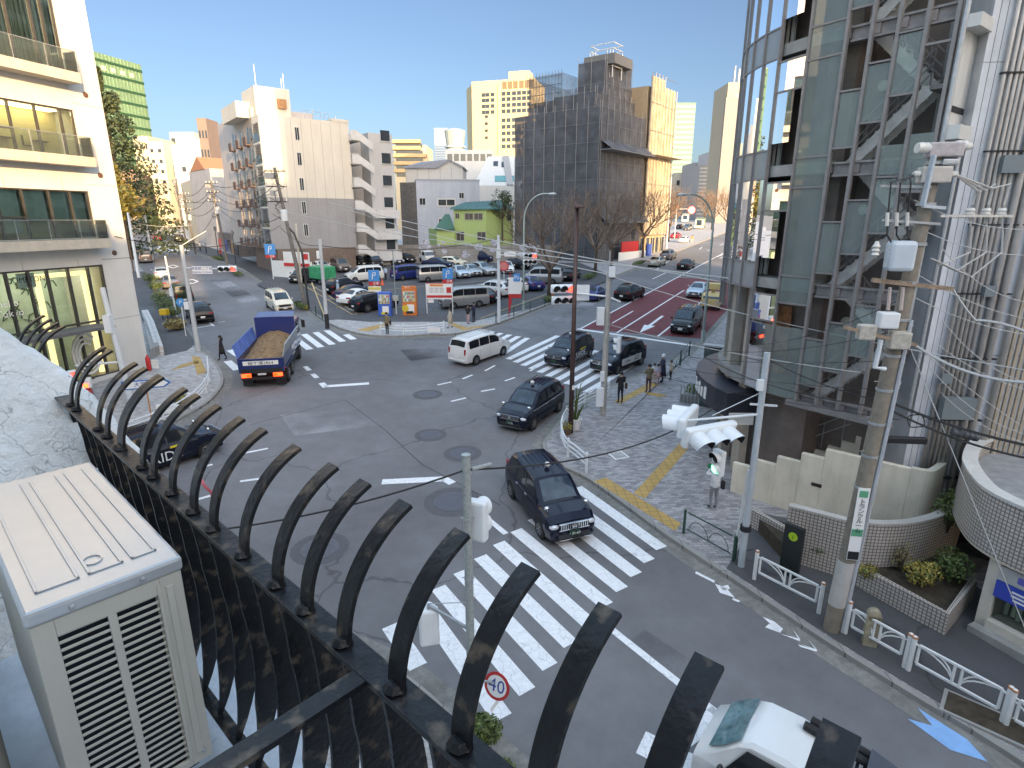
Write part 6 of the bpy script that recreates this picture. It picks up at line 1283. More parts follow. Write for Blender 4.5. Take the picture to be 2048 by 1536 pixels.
def car(kind, col, p, q, label, cat='car', group=None, front=True, scale=1, plate=PLATEW, extra=None, name='parked_car', mode='mid', lights=None, tail_on=False, detail=True):
    """p: ground point under the tail, q: ground point under the nose (pixels), mode 'mid'"""
    k = KINDS[kind]; a, b = (Vector(p), Vector(q)) if mode == 'world' else (G(*p), G(*q))
    if mode == 'wheelsR' or mode == 'wheelsL':
        d = (b-a); d.z = 0; d.normalize(); lat = Vector((-d.y, d.x, 0))*(k['W']/2-.02)*(1 if mode == 'wheelsR' else -1)
        c = (a+b)/2+lat; c -= d*.0
    else: d = (b-a); d.z = 0; d.normalize(); c = (a+b)/2
    c.z = gz(c.y)+(extra or {}).get('lift', .004)
    t = thing(name, label, cat, c, math.atan2(d.y, d.x), group, tilt=True)
    if scale != 1: t.scale = (scale,)*3
    P_ = PAINT[col]; L_, W_, hw = k['L'], k['W'], k['W']/2
    body_mesh(k).build('body', P_, t, smooth='auto')
    g = MB(); w0, w1 = k['ws']; skin(g, k, lin(w0-.03, w1+.03, 9), lin(8.2, 10, 6), 1, .012); skin(g, k, lin(w0-.03, w1+.03, 9), lin(8.2, 10, 6), -1, .012); g.build('windscreen', CGLASSB, t, smooth=True)
    g = MB(); w0, w1 = k['rw']; skin(g, k, lin(w0, w1, 6), lin(8.0, 10, 5), 1, .012); skin(g, k, lin(w0, w1, 6), lin(8.0, 10, 5), -1, .012); g.build('rear_window', CGLASS, t, smooth=True)
    s0, s1 = k['sw']; nw = 3 if L_ > 4.3 or kind in ('taxi',) else 2
    for sd in (1, -1):
        g = MB()
        cuts = lin(s0, s1, nw+1)
        for i in range(nw):
            x0, x1 = cuts[i]-(.03 if i else 0), cuts[i+1]+.03
            skin(g, k, lin(x0, x1, 6), lin(6.15, 6.92, 4), sd, .010)
        g.build('side_window', CGLASS, t, smooth=True)
        if detail:
            for x in (cuts[1], cuts[2] if nw > 2 else cuts[1]-.9, s0+.28):
                sm = MB(); skin(sm, k, [x-.006, x+.006], lin(2.3, 6, 6), sd, .003); sm.build('door_seam', SEAMM, t)
            h = MB()
            for x in (cuts[1]+.15, (cuts[2]+.15) if nw > 2 else cuts[1]-.75): h.box(spt(k, x, 4.75, sd)+Vector((0, sd*.012, 0)), (.16, .025, .035))
            h.build('door_handle', CHROME if kind == 'taxi' else P_, t)
        m = MB(); mp = spt(k, k['ws'][0]-.18, 6, sd)
        if kind == 'taxi': mp = spt(k, 1.62, 6.5, sd)+Vector((0, -.06*sd, .02)); m.tube([mp, mp+Vector((0, 0, .13))], .014, 6); m.ball(mp+Vector((.0, sd*.02, .17)), .085, 10, 7, (.8, 1.15, .75)); m.build('fender_mirror', CHROME, t, smooth=True)
        else: m.ball(mp+Vector((0, sd*.12, .08)), .11, 10, 6, (.7, 1.0, .75)); m.build('door_mirror', P_, t, smooth=True)
        for x in (k['wb']/2, -k['wb']/2):
            ar = MB(); M_ = Matrix.Rotation(R(90)*-sd, 3, 'X'); ar.lathe([(k['wr']+.055, .0), (k['wr']+.045, .012), (.02, .012)], (x, sd*(hw-.012), k['wr']+.015), 20, M_); ar.build('wheel_arch', SEAMM, t)
    for x in (k['wb']/2, -k['wb']/2):
        for sd in (1, -1): wheel(t, x, sd*(hw-.085), k['wr'], .2, sd)
    fx = L_/2; st0 = lerp_st(k['st'], fx); bw = st0[3]
    nz = k['st'][1][2]
    gr = MB(); ch = MB()
    if kind == 'taxi':
        gr.box((fx-.02, 0, .76), (.09, 1.0, .2)); gr.box((fx+.0, 0, .42), (.06, 1.1, .16))
        for i in range(13): ch.box((fx+.035, -.45+i*.075, .76), (.02, .022, .18))
        ch.box((fx+.03, 0, .865), (.03, 1.04, .025)); ch.box((fx+.03, 0, .655), (.03, 1.04, .025)); ch.lathe([(.07, 0), (.07, .02), (.03, .03)], (fx+.04, 0, .76), 12, Matrix.Rotation(R(90), 3, 'Y'))
        ch.box((fx+.02, 0, .3), (.05, 1.3, .02))
    elif kind in ('minivan', 'van'):
        gr.box((fx-.02, 0, .74), (.09, 1.05, .17)); gr.box((fx, 0, .42), (.06, 1.15, .2)); ch.box((fx+.03, 0, .84), (.03, 1.15, .03)); ch.box((fx+.03, 0, .64), (.03, 1.0, .02))
    else:
        gr.box((fx-.02, 0, .62), (.1, .9, .16)); gr.box((fx-.01, 0, .38), (.08, 1.15, .14)); ch.box((fx+.035, 0, .71), (.02, .9, .02))
    if front: gr.build('grille', GRILLE, t); ch.build('grille_trim', CHROME, t)
    hz_ = nz-.14 if kind in ('taxi', 'minivan', 'van') else nz-.16
    for sd in (1, -1):
        if front:
            h = MB(); h.ball((fx-.13, sd*(hw-.22), hz_), .17, 12, 7, (.75, 1.05, .55)); h.build('headlight', lights if (lights and (lights != 'L' or 0)) else HLAMP, t, smooth=True)
        h = MB(); tz = .92 if kind not in ('sedan',) else .82
        if kind in ('van', 'minivan', 'taxi'): h.box((-fx+.1, sd*(hw-.19), tz+.05), (.2, .13, .42))
        else: h.box((-fx+.12, sd*(hw-.24), tz), (.17, .38, .13))
        h.build('tail_light', emit('brake_on', (1, .05, .03), 3) if tail_on else TLAMP, t, bevel=.02)
    for s_ in ((1, -1) if front else (-1,)):
        pl = MB(); pl.box((s_*(fx+.035), 0, .52 if s_ > 0 else .62), (.012, .34, .17)); o = pl.build('number_plate', plate, t)
    bp = MB(); bp.box((-fx-.0, 0, .42), (.08, hw*1.7, .12)); bp.build('rear_bumper', P_ if kind != 'van' else GRILLE, t, bevel=.02)
    if kind == 'taxi':
        m = MB(); m.tube([(.0, 0, 1.76), (.0, 0, 1.80)], .05, 8); m.ball((0, 0, 1.86), .1, 12, 8, (1, 1, .85)); m.build('roof_lamp', mat('lamp_white', (.75, .75, .72), .3, var=0), t, smooth=True)
        m = MB()
        for y in lin(-.45, .45, 6): m.box((-.75, y, 1.765), (1.3, .03, .02))
        m.build('roof_rib', P_, t)
    elif kind in ('minivan', 'van') and detail:
        m = MB()
        for y in (-.4, -.13, .13, .4): m.box((-.6, y, k['H']+.0), (2.6, .05, .03))
        m.build('roof_rib', P_, t)
    if kind == 'suv':
        for sd in (1, -1):
            m = MB(); m.tube([(.1, sd*.6, 1.63), (-.1, sd*.6, 1.69), (-1.2, sd*.59, 1.66), (-1.4, sd*.58, 1.6)], .018, 6); m.build('roof_rail', STEEL, t)
    return t
def car_text(t, s, size, x, z, side, m, tilt=0, ext=1):
    # lettering on the flank: reads from the rear to the nose on the right side, nose to rear on the left
    k = .858
    if side < 0: return text(s, size, m, t, frame((x, -k, z), (1, 0, 0), (0, 0, 1)), 'door_lettering', ext=ext)
    return text(s, size, m, t, frame((x, k, z), (-1, 0, 0), (0, 0, 1)), 'door_lettering', ext=ext)
LW = mat('vinyl_white', (.75, .76, .76), .5, var=0); LY = mat('vinyl_yellow', (.8, .62, .05), .5, var=0); LK = mat('vinyl_black', (.015, .015, .015), .5, var=0)
TG = 'indigo taxis in the junction'
WARML = emit('headlight_lit', (1, .8, .5), 2.2)
def plate_text(t, s, z=.52):
    text(s, .13, LW, t, frame((2.2+.046, 0, z-.03), (0, 1, 0), (0, 0, 1)), 'plate_lettering', depth=.001)
t = car('taxi', 'taxi', (1022, 995), (1079, 1074), 'indigo taxi nearest the balcony, turning over the near zebra crossing', 'taxi', TG, plate=PLATEG, name='taxi', mode='wheelsR'); plate_text(t, '・31-63')
t = car('taxi', 'taxi', (1119, 823), (1066, 861), 'indigo taxi with a silver side moulding beside the curved white guard rail', 'taxi', TG, plate=PLATEG, name='taxi', mode='wheelsL'); plate_text(t, '・2 76')
for sd in (1, -1):
    m = MB(); m.box((-.2, sd*.855, .98), (3.3, .012, .035)); m.build('side_moulding', CHROME, t)
g = MB(); g.box((2.12, .62, .5), (.1, .13, .12)); g.build('bumper_sticker', mat('sticker_green', (.1, .5, .25), .4, var=0), t)
t = car('taxi', 'taxi', (1185, 712), (1136, 738), 'indigo taxi lettered S.RIDE waiting on the far zebra crossing', 'taxi', TG, plate=PLATEG, name='taxi', mode='wheelsL')
car_text(t, 'S.RIDE', .5, .1, .62, 1, LW); m = MB(); m.box((-.2, .86, .93), (.8, .008, .09)); m.build('yellow_stripe', LY, t)
t = car('taxi', 'taxi', (1279, 731), (1238, 748), 'indigo taxi with a white GO door panel behind the signal pole', 'taxi', TG, plate=PLATEG, name='taxi', mode='wheelsL')
m = MB(); m.box((-.15, .862, .66), (2.3, .008, .42)); m.build('door_panel', LW, t)
text('GO', .42, LK, t, frame((-.75, .868, .66), (-1, 0, 0), (0, 0, 1)), 'door_lettering'); text('K TAXI', .2, LK, t, frame((.35, .868, .64), (-1, 0, 0), (0, 0, 1)), 'door_lettering')
t = car('taxi', 'taxi', (296, 954), (397, 920), 'indigo taxi lettered S.RIDE passing behind the railing bars on the left', 'taxi', TG, plate=PLATEG, name='taxi', mode='wheelsR')
car_text(t, 'S.RIDE', .56, -.35, .58, -1, LW); m = MB(); m.box((.25, -.86, .93), (.5, .008, .09)); m.build('yellow_stripe', LY, t)
car('minivan', 'white', (951, 731), (1008, 711), 'white minivan turning across the far zebra crossing', 'minivan', name='minivan', mode='wheelsR', tail_on=False)
dL = (G(600, 610)-G(480, 540)).normalized(); dR = Vector((U.x, U.y, 0))
def facing(px, d, L_): b = G(*px); return tuple(b-d*L_), tuple(b)
def mv(kind, col, px, d, label, nose=True, **k):      # px under the nose (or the tail)
    L_ = KINDS[kind]['L']; a, b = facing(px, d, L_)
    if not nose: a, b = tuple(G(*px)), tuple(G(*px)+d*L_)
    return car(kind, col, a, b, label, mode='world', **k)
mv('minivan', 'cream', (572, 627), dL, 'cream white minivan with a sunroof coming down the left-hand street', cat='minivan', name='minivan')
mv('minivan', 'black', (1359, 671), -dR, 'black minivan with chrome lower grille standing in the red lane', cat='minivan', name='minivan')
mv('sedan', 'pale', (1386, 598), -dR, 'pale blue car waiting in the red lane behind the black minivan', name='car')
car('suv', 'black', (1234, 607), (1282, 588), 'black car on the right-hand road beside the signal pole', name='car')
car('sedan', 'blue', (1166, 608), (1212, 588), 'black and blue car half behind the brown lamp post', name='car')
mv('sedan', 'black', (1364, 541), dR, 'dark sedan driving away alone up the right-hand road', nose=False, name='car')
GP = 'cars parked along the kerbs'
mv('sedan', 'gold', (1305, 535), dR, 'champagne sedan parked by the low hedge on the right-hand road', nose=False, group=GP); mv('suv', 'grey', (1329, 521), dR, 'dark grey car parked ahead of the champagne sedan', nose=False, group=GP)
mv('hatch', 'white', (1364, 487), dR, 'white car in the sunlit stretch of the right-hand road', nose=False, name='car'); mv('sedan', 'red', (1347, 478), dR, 'dark red car just beyond the white car in sun', nose=False, name='car')
mv('minivan', 'grey', (1371, 462), -dR, 'grey car far up the right-hand road beside the bus', name='car'); mv('hatch', 'black', (1356, 459), dR, 'small black car at the far left kerb of the right-hand road', nose=False, name='car')
aL = -dL
mv('suv', 'black', (408, 649), aL, 'black SUV with a white plate at the front of the left kerb row', nose=False, group=GP)
mv('van', 'darkgreen', (372, 612), aL, 'dark van with a white roof parked behind the black SUV', nose=False, group=GP)
mv('sedan', 'brown', (345, 580), aL, 'brown sedan third in the left kerb row', nose=False, group=GP); mv('hatch', 'pale', (326, 560), aL, 'small pale blue car fourth in the left kerb row', nose=False, group=GP)
mv('minivan', 'brown', (293, 527), aL, 'bronze minivan parked under the left street lamp', nose=False, group=GP); mv('minivan', 'black', (361, 486), aL, 'black minivan waiting beyond the far zebra of the left-hand street', nose=False, name='car')
mv('hatch', 'grey', (277, 510), aL, 'grey hatchback far along the left kerb by the shops', nose=False, group=GP); mv('hatch', 'red', (316, 482), aL, 'small red car at the far end of the left-hand street', nose=False, group=GP)
# ---- the car park
CP_ = 'cars standing in the car park'
lift = dict(lift=KH+.01)
def pk(kind, col, a, b, label, cat='car', **k): return car(kind, col, a, b, label, cat, CP_, extra=lift, **k)
pk('sedan', 'black', (615, 557), (588, 572), 'black sedan at the far left end of the car park front row')
pk('suv', 'black', (652, 594), (722, 580), 'black boxy off roader between green tarpaulin and blue sedan')
pk('sedan', 'navy', (676, 606), (742, 592), 'dark blue sedan beside the attendant in pale blue')
pk('sedan', 'white', (684, 616), (752, 600), 'white sedan squeezed behind the black SUV by the footpath')
pk('suv', 'black', (706, 629), (790, 614), 'black SUV with alloy wheels next to the blue vending machine')
pk('van', 'silver', (975, 613), (880, 620), 'silver van parked right behind the red and white price board')
pk('sedan', 'black', (990, 610), (930, 600), 'black sedan partly hidden behind the nearest silver van')
pk('suv', 'pearl', (1012, 596), (960, 590), 'white crossover behind the black sedan near the stop disc')
pk('hatch', 'white', (1048, 590), (1005, 578), 'white hatchback behind the red banner board')
pk('sedan', 'blue', (1083, 588), (1040, 572), 'bright blue sedan beside the right-hand street lamp')
pk('van', 'silver', (1118, 570), (1054, 568), 'silver white van side on by the right-hand boundary')
pk('van', 'silver', (840, 566), (905, 562), 'silver van in the middle row beside the blue estate')
pk('minivan', 'blue', (800, 562), (838, 558), 'dark blue estate with its tail open in the middle row')
pk('minivan', 'pearl', (752, 562), (705, 566), 'white minivan behind the left blue parking sign')
pk('sedan', 'pale', (905, 549), (935, 562), 'pale green sedan in front of the middle blue sign')
pk('sedan', 'silver', (925, 545), (962, 560), 'silver blue sedan next to the pale green sedan')
pk('suv', 'silver', (935, 545), (998, 558), 'big silver crossover with dark grille in the middle row')
pk('hatch', 'white', (1008, 540), (1020, 554), 'white hatchback just below the round red stop disc')
pk('sedan', 'white', (620, 540), (668, 550), 'white sedan behind the green tarpaulin truck')
pk('minivan', 'brown', (664, 538), (700, 550), 'bronze minivan facing the lane in the back row')
pk('sedan', 'black', (698, 528), (736, 538), 'black sedan in the back row beside the bronze minivan')
pk('minivan', 'black', (728, 528), (768, 543), 'large black minivan with white plate in the back row')
pk('sedan', 'grey', (772, 524), (806, 534), 'dark grey sedan in the back row beside the big black minivan'); pk('sedan', 'black', (796, 520), (832, 530), 'black saloon next to the white pickup in the back row')
pk('minivan', 'navy', (940, 524), (980, 526), 'dark minivan standing against the graffiti wall'); pk('sedan', 'black', (1016, 538), (1048, 540), 'dark car behind the signal head on the right')
pk('hatch', 'cream', (888, 534), (925, 536), 'pale cream car in the far middle of the car park'); pk('sedan', 'navy', (858, 536), (896, 538), 'navy sedan behind the silver van roof')
pk('sedan', 'black', (1130, 566), (1150, 556), 'black and red car behind the silver white van')
# ================================================================ STREET FURNITURE
PALEG = mat('pale_green_steel', (.42, .5, .46), .45, .2, var=.1, grime=.2); BRN = mat('brown_steel', (.09, .05, .045), .5, .2, var=.15)
LENS = mat('signal_lens_dark', (.03, .03, .03), .25); SIG = mat('signal_grey', (.62, .66, .68), .4, var=.06); SIGW = mat('signal_white', (.72, .76, .78), .4, var=.05)
ON = dict(r=emit('signal_red', (1, .04, .03), 4), g=emit('signal_green', (.05, 1, .55), 3))
def lamp(lab, base, h_, arm, m, r0=.09, group=None, head=True):
    t = thing('street_lamp', lab, 'street lamp', base, 0, group); a = Vector((*arm, 0))
    p = MB(); pts = [Vector((0, 0, 0)), Vector((0, 0, h_*.4)), Vector((0, 0, h_*.78))]+[a*(1-math.cos(R(t_)))*.95+Vector((0, 0, h_*.78+h_*.22*math.sin(R(t_)))) for t_ in range(15, 91, 12)]+[a*1.15+Vector((0, 0, h_))]
    p.tube(pts, [r0*1.2, r0, r0*.8]+[r0*.6]*(len(pts)-3), 8); p.build('pole', m, t, smooth=True)
    b = MB(); b.tube([(0, 0, 0), (0, 0, .9)], r0*1.6, 8); b.build('base', m, t)
    hd = MB(); e = a.normalized(); hd.lathe([(.04, -.35), (.14, -.2), (.17, .1), (.12, .3), (.02, .36)], a*1.15+e*.3+Vector((0, 0, h_-.02)), 10, e.to_track_quat('Z', 'Y').to_matrix() @ Matrix.Diagonal((1, .6, 1))); hd.build('lamp_head', mat('lamp_head_pale', (.6, .66, .66), .4), t, smooth=True); return t
lamp('pale green curved street lamp at the car park corner', G(1047, 620, KH), 10.4, (1.9, -.3), PALEG, group='tall pale green street lamps'); lamp('pale green curved street lamp beside the glass tower and red lane', G(1405, 685, KH), 10.4, (-1.9, -.4), PALEG, group='tall pale green street lamps')
t = thing('street_lamp', 'brown post lamp with a flat head on the plaza corner', 'street lamp', G(1141, 865, KH)); m = MB(); m.tube([(0, 0, 0), (0, 0, 10.0)], [.12, .08], 10); m.build('pole', BRN, t, smooth=True); m = MB(); m.box((0, 0, 10.05), (.3, .5, .16)); m.box((.05, -.3, 10.02), (.42, .5, .1)); m.build('lamp_head', BRN, t, bevel=.03); m = MB(); m.box((.06, -.06, 2.2), (.12, .14, .2)); m.build('box', WHITE, t)
lamp('brown curved street lamp over the left pavement', G(268, 545, KH), 8.2, (1.5, -.5), mat('lamp_copper', (.25, .15, .1), .5), .07)
for px, py, lab in ((437, 512, 'black lantern lamp beside the grey block on the left-hand street'), (472, 528, 'black lantern lamp in front of the apartment block balconies')):
    t = thing('lantern_lamp', lab, 'street lamp', G(px, py, KH), 0, 'black lantern lamps'); m = MB(); m.tube([(0, 0, 0), (0, 0, 4.2)], .06, 6); m.build('pole', BLACKP, t); m = MB(); m.lathe([(.1, 4.2), (.24, 4.35), (.28, 4.8), (.1, 5.0)], (0, 0, 0), 6); m.build('lantern', mat('lantern_grey', (.2, .2, .2), .3), t)
def sig_head(t, c, yaw, kind='car', on='r', tilt=0, horiz=True, m=SIGW):
    """c in the thing's own frame; yaw = direction the lenses face"""
    o = bpy.data.objects.new('signal_head', None); scene.collection.objects.link(o); o.parent = t; o.location = c; o.rotation_euler = (0, R(tilt), yaw)
    n = 3 if kind == 'car' else 2; st = .36 if kind == 'car' else .33
    b = MB()
    if kind == 'car': b.box((0, 0, 0), (.16, 1.18, .42))
    else: b.box((0, 0, 0), (.2, .38, .78))
    b.build('housing', m, o, bevel=.05)
    for i in range(n):
        y, z = ((i-1)*st, 0) if kind == 'car' else (0, (.5-i)*st)
        l = MB(); l.lathe([(.15, 0), (.15, .02), (.01, .03)], (.09, y, z), 14, Matrix.Rotation(R(90), 3, 'Y')); lit = (on == 'r' and i == (2 if kind == 'car' else 0)) or (on == 'g' and i == (0 if kind == 'car' else 1))
        l.build('lens', ON[on] if lit else LENS, o)
        v = MB(); k = 14
        for j in range(k):
            a0, a1 = R(-20+220*j/k), R(-20+220*(j+1)/k); r_ = .165; x1 = .42 if kind == 'car' else .28
            f = lambda a, x: Vector((x, y+r_*math.cos(a), z+r_*math.sin(a)))
            q = [f(a0, .08), f(a1, .08), f(a1, x1-.06*(1-math.sin(max(0, a1)))), f(a0, x1-.06*(1-math.sin(max(0, a0))))]; v.add(q, [(0, 1, 2, 3)], 1); v.add([Vector((p_.x, y+(p_.y-y)*1.08, z+(p_.z-z)*1.08)) for p_ in q], [(3, 2, 1, 0)], 0)
        v.build('visor', [m, DARK], o)
    return o
def yaw_to(frm, px, py=None, world=None): d = (world if world else G(px, py))-frm; return math.atan2(d.y, d.x)
# near galvanised post with the pedestrian signal seen from behind and the 40 sign
b0 = G(946, 1505, KH); t = thing('signal_post', 'near galvanised post with pedestrian signals and a 40 speed sign', 'signal post', b0); hp = zat(b0.y, 912)-b0.z
GALV = mat('spangled_zinc', (.36, .40, .39), .5, .35, var=.22, scale=14)
m = MB(); m.tube([(0, 0, 0), (0, 0, hp)], [.085, .075], 14); m.build('pole', GALV, t, smooth='auto'); m = MB(); m.lathe([(.078, hp), (.08, hp+.03), (.02, hp+.05)], (0, 0, 0), 14); m.build('cap', GALV, t)
m = MB()
for z in (hp-.35, hp-1.2, hp-2.4): m.lathe([(.088, z), (.088, z+.05)], (0, 0, 0), 12); m.tube([(-.13, 0, z+.03), (.13, 0, z+.03)], .008, 4)
m.build('band', STEEL, t)
s1 = P(955, 1040, b0.y+.15)-b0; sig_head(t, s1, yaw_to(b0, 1250, 1000), 'ped', None)
s2 = P(858, 1248, b0.y+.25)-b0; sig_head(t, s2+Vector((0, 0, -.05)), yaw_to(b0, 1000, 1000)+.25, 'ped', None)
m = MB(); az = s2.z+.42; m.bar((0, 0, az-.35), (s2.x, s2.y, az), .05, .05); m.bar((0, 0, az+.25), (s2.x, s2.y, az+.03), .012); m.tube([(s2.x, s2.y, az+.03), (s2.x, s2.y, az-.12)], .03, 6); m.build('arm', STEEL, t)
def disc_sign(t, c, r, nrm, ring=RED, face=LITW, txt=None, size=.3, tm=None, name='sign_disc'):
    c = Vector(c); nrm = Vector(nrm).normalized(); M_ = nrm.to_track_quat('Z', 'Y').to_matrix()
    d = MB(); d.lathe([(r, 0), (r, .012)], c, 28, M_); o = d.build(name, ring, t); d = MB(); d.lathe([(r*.78, .0125), (r*.78, .015)], c, 28, M_); d.build(name+'_face', face, t)
    if txt: x = Vector((0, 0, 1)).cross(nrm); text(txt, size, tm, t, frame(c+nrm*.017, x, nrm.cross(x)), 'sign_lettering', depth=.001)
BLUEL = mat('sign_blue_digit', (.02, .06, .3), .4, var=0)
c40 = P(994, 1372, b0.y-.12)-b0; nn = Vector((-.32, -.6, .18)); disc_sign(t, c40, .27, nn, txt='40', size=.36, tm=BLUEL, name='speed_sign')
m = MB(); m.box(c40+Vector((.0, 0, -.36)), (.46, .015, .12), math.atan2(.32, -.6)+R(90)); m.build('plate', LITW, t); m = MB(); m.box(c40+Vector((-.008, -.012, -.36)), (.4, .012, .03), math.atan2(.32, -.6)+R(90)); m.build('plate_arrow', RED, t); m = MB(); m.bar((0, 0, c40.z+.05), c40+Vector((0, .02, .05)), .03); m.build('sign_arm', STEEL, t)
# right-hand signal pole with three-lamp head over the road
b1 = G(1482, 1132, KH); t = thing('traffic_signal', 'grey traffic signal pole with overhead lamps on the plaza near the tile planter', 'traffic signal', b1); h1 = zat(b1.y, 705)-b1.z
m = MB(); m.tube([(0, 0, 0), (0, 0, h1)], [.1, .085], 12); m.build('pole', mat('signal_pole', (.5, .55, .58), .45, .2, var=.08), t, smooth='auto')
a1 = P(1440, 838, b1.y-.1)-b1; m = MB(); m.tube([(0, 0, a1.z+.1), (a1.x*1.9, a1.y*1.9, a1.z-.02)], .035, 8); m.tube([(0, 0, a1.z+.75), (a1.x*1.2, a1.y, a1.z+.1)], .012, 5); m.bar((-.3, 0, a1.z+.4), (.45, 0, a1.z+.35), .05, .05); m.build('arm', SIG, t)
h1c = P(1418, 868, b1.y-.35)-b1; sig_head(t, h1c, R(-66), 'car', 'x', 16).scale = (1.45,)*3; sig_head(t, P(1376, 842, b1.y+.3)-b1, R(150), 'car', 'x', 0).scale = (1.4,)*3
sig_head(t, P(1437, 925, b1.y+.1)-b1, yaw_to(b1, 1300, 1200), 'ped', 'g'); m = MB(); m.box(P(1520, 770, b1.y-.15)-b1, (.16, .12, .3)); m.build('control_box', SIGW, t); m = MB(); m.box(P(1482, 838, b1.y+.2)-b1, (.7, .03, .35)); m.build('name_board', mat('board_back', (.45, .45, .42), .6), t); m = MB(); m.tube([(0, 0, .5), (.35, .1, .5)], .012, 4); m.lathe([(.16, 1.2), (.16, 1.35)], (0, 0, 0), 10); m.build('band', DARK, t)
# signal pole with meter boxes on the plaza corner
b2 = G(1205, 828, KH); t = thing('traffic_signal', 'concrete signal pole with white boxes behind the curved guard rail', 'traffic signal', b2); h2 = zat(b2.y, 545)-b2.z
m = MB(); m.tube([(0, 0, 0), (0, 0, h2)], [.15, .11], 12); m.build('pole', mat('concrete_pole', (.42, .41, .38), .8, var=.15, grime=.4), t, smooth='auto'); m = MB(); m.tube([(.13, -.05, .3), (.1, -.05, h2-.3)], .04, 6); m.tube([(0, 0, h2), (.02, 0, h2+1.0)], .04, 6); m.build('conduit', STEEL, t)
m = MB(); z_ = zat(b2.y, 632)-b2.z; m.box((-.32, -.05, z_), (.35, .3, .85)); m.box((-.2, -.16, .95), (.36, .3, .95)); m.box((.12, -.16, z_+2.1), (.3, .2, .5)); m.box((-.12, -.17, 2.0), (.2, .16, .5)); m.build('cabinet', SIGW, t, bevel=.02)
za = zat(b2.y, 593)-b2.z; e2 = P(1120, 585, b2.y+.6)-b2; m = MB(); m.tube([(.6, -.1, za-.25), (0, 0, za), (e2.x, e2.y, e2.z+.05)], .045, 8); m.build('arm', SIGW, t)
c2 = P(1125, 590, b2.y+.4)-b2; sig_head(t, c2+Vector((0, 0, .3)), R(-80), 'car', 'r'); sig_head(t, c2+Vector((.05, .0, -.25)), R(-80), 'car', 'x'); m = MB(); m.box(c2+Vector((.95, .1, .1)), (.7, .06, .75)); m.build('board', SIGW, t)
sig_head(t, P(1238, 690, b2.y-.1)-b2, R(160), 'ped', None); z_ = zat(b2.y, 672)-b2.z; m = MB(); m.tube([(0, 0, z_), (.62, -.1, z_)], .025, 6); m.build('ped_arm', STEEL, t)
# car park corner posts and heads
b3 = G(998, 645, KH); t = thing('traffic_signal', 'grey signal pole at the car park corner with red and green heads', 'traffic signal', b3); h3 = zat(b3.y, 470)-b3.z
m = MB(); m.tube([(0, 0, 0), (0, 0, h3)], [.15, .12], 10); m.build('pole', SIG, t, smooth='auto'); e3 = P(1060, 515, b3.y)-b3; m = MB(); m.tube([(0, 0, e3.z+.2), (e3.x*1.2, 0, e3.z+.35)], .05, 6); m.build('arm', SIG, t)
sig_head(t, e3+Vector((0, -.1, .15)), R(-85), 'car', 'r'); sig_head(t, e3+Vector((0, -.1, -.35)), R(-85), 'car', 'x'); m = MB(); m.box(P(1020, 508, b3.y)-b3, (.95, .05, .4)); m.build('name_board', LITW, t); m = MB(); m.box((.0, -.2, h3*.8), (.35, .2, .8)); m.build('cabinet', SIG, t)
b4 = G(655, 657, KH); t = thing('utility_post', 'slim grey steel post at the car park entrance corner', 'post', b4); h4 = zat(b4.y, 478)-b4.z; m = MB(); m.tube([(0, 0, 0), (0, 0, h4)], [.16, .12], 10); m.build('pole', mat('post_pale', (.5, .53, .55), .5, .2, var=.08), t, smooth='auto'); m = MB(); m.tube([(0, 0, 0), (0, 0, 1.2)], .17, 10); m.build('base_sleeve', BLACKP, t); m = MB(); m.box((-.22, 0, h4-1.2), (.2, .2, .6)); m.build('box', SIGW, t)
b5 = G(397, 702, KH); t = thing('traffic_signal', 'grey signal pole of the left corner with street name board and red lamp', 'traffic signal', b5); h5 = zat(b5.y, 490)-b5.z; m = MB(); m.tube([(0, 0, 0), (-.15, .1, h5)], [.17, .13], 10); m.build('pole', mat('post_pale', (.5, .53, .55), .5, .2), t, smooth='auto')
z5 = zat(b5.y, 536)-b5.z; e5 = P(455, 538, b5.y)-b5; m = MB(); m.tube([(0, 0, z5), (e5.x+.6, e5.y, e5.z)], .05, 6); m.tube([(0, 0, h5), (1.6, .2, h5+.9)], .03, 5); m.build('arm', SIG, t); sig_head(t, e5, R(-75), 'car', 'r')
nb_ = P(404, 540, b5.y-.1)-b5; m = MB(); m.box(nb_, (1.35, .05, .5)); m.build('name_board', LITW, t); text('神宮前二丁目', .24, BLUEL, t, frame(nb_+Vector((0, -.03, .09)), (1, 0, 0), (0, 0, 1)), 'sign_lettering'); text('Jingumae 2-chome', .18, BLUEL, t, frame(nb_+Vector((0, -.03, -.13)), (1, 0, 0), (0, 0, 1)), 'sign_lettering')
m = MB(); m.box((-.25, -.1, 3.2), (.3, .3, .5)); m.build('box', SIGW, t)
b6 = G(262, 800, KH); t = thing('signal_post', 'grey post with signal box in front of the white building glazing', 'signal post', G(262, 806, KH)); b6 = t.location; m = MB(); h6 = zat(b6.y, 575)-b6.z; m.tube([(0, 0, 0), (-.35, 0, h6)], [.16, .12], 10); m.build('pole', SIG, t, smooth='auto'); m = MB(); m.box((-.3, -.1, h6*.7), (.35, .3, .9)); m.build('box', SIGW, t); m = MB(); z6 = zat(b6.y, 724)-b6.z; m.tube([(-.2, 0, z6), (-2.2, -.4, z6-.1)], .06, 6); m.build('arm', SIG, t); sig_head(t, Vector((-2.4, -.5, z6-.7)), R(-40), 'ped', 'r')
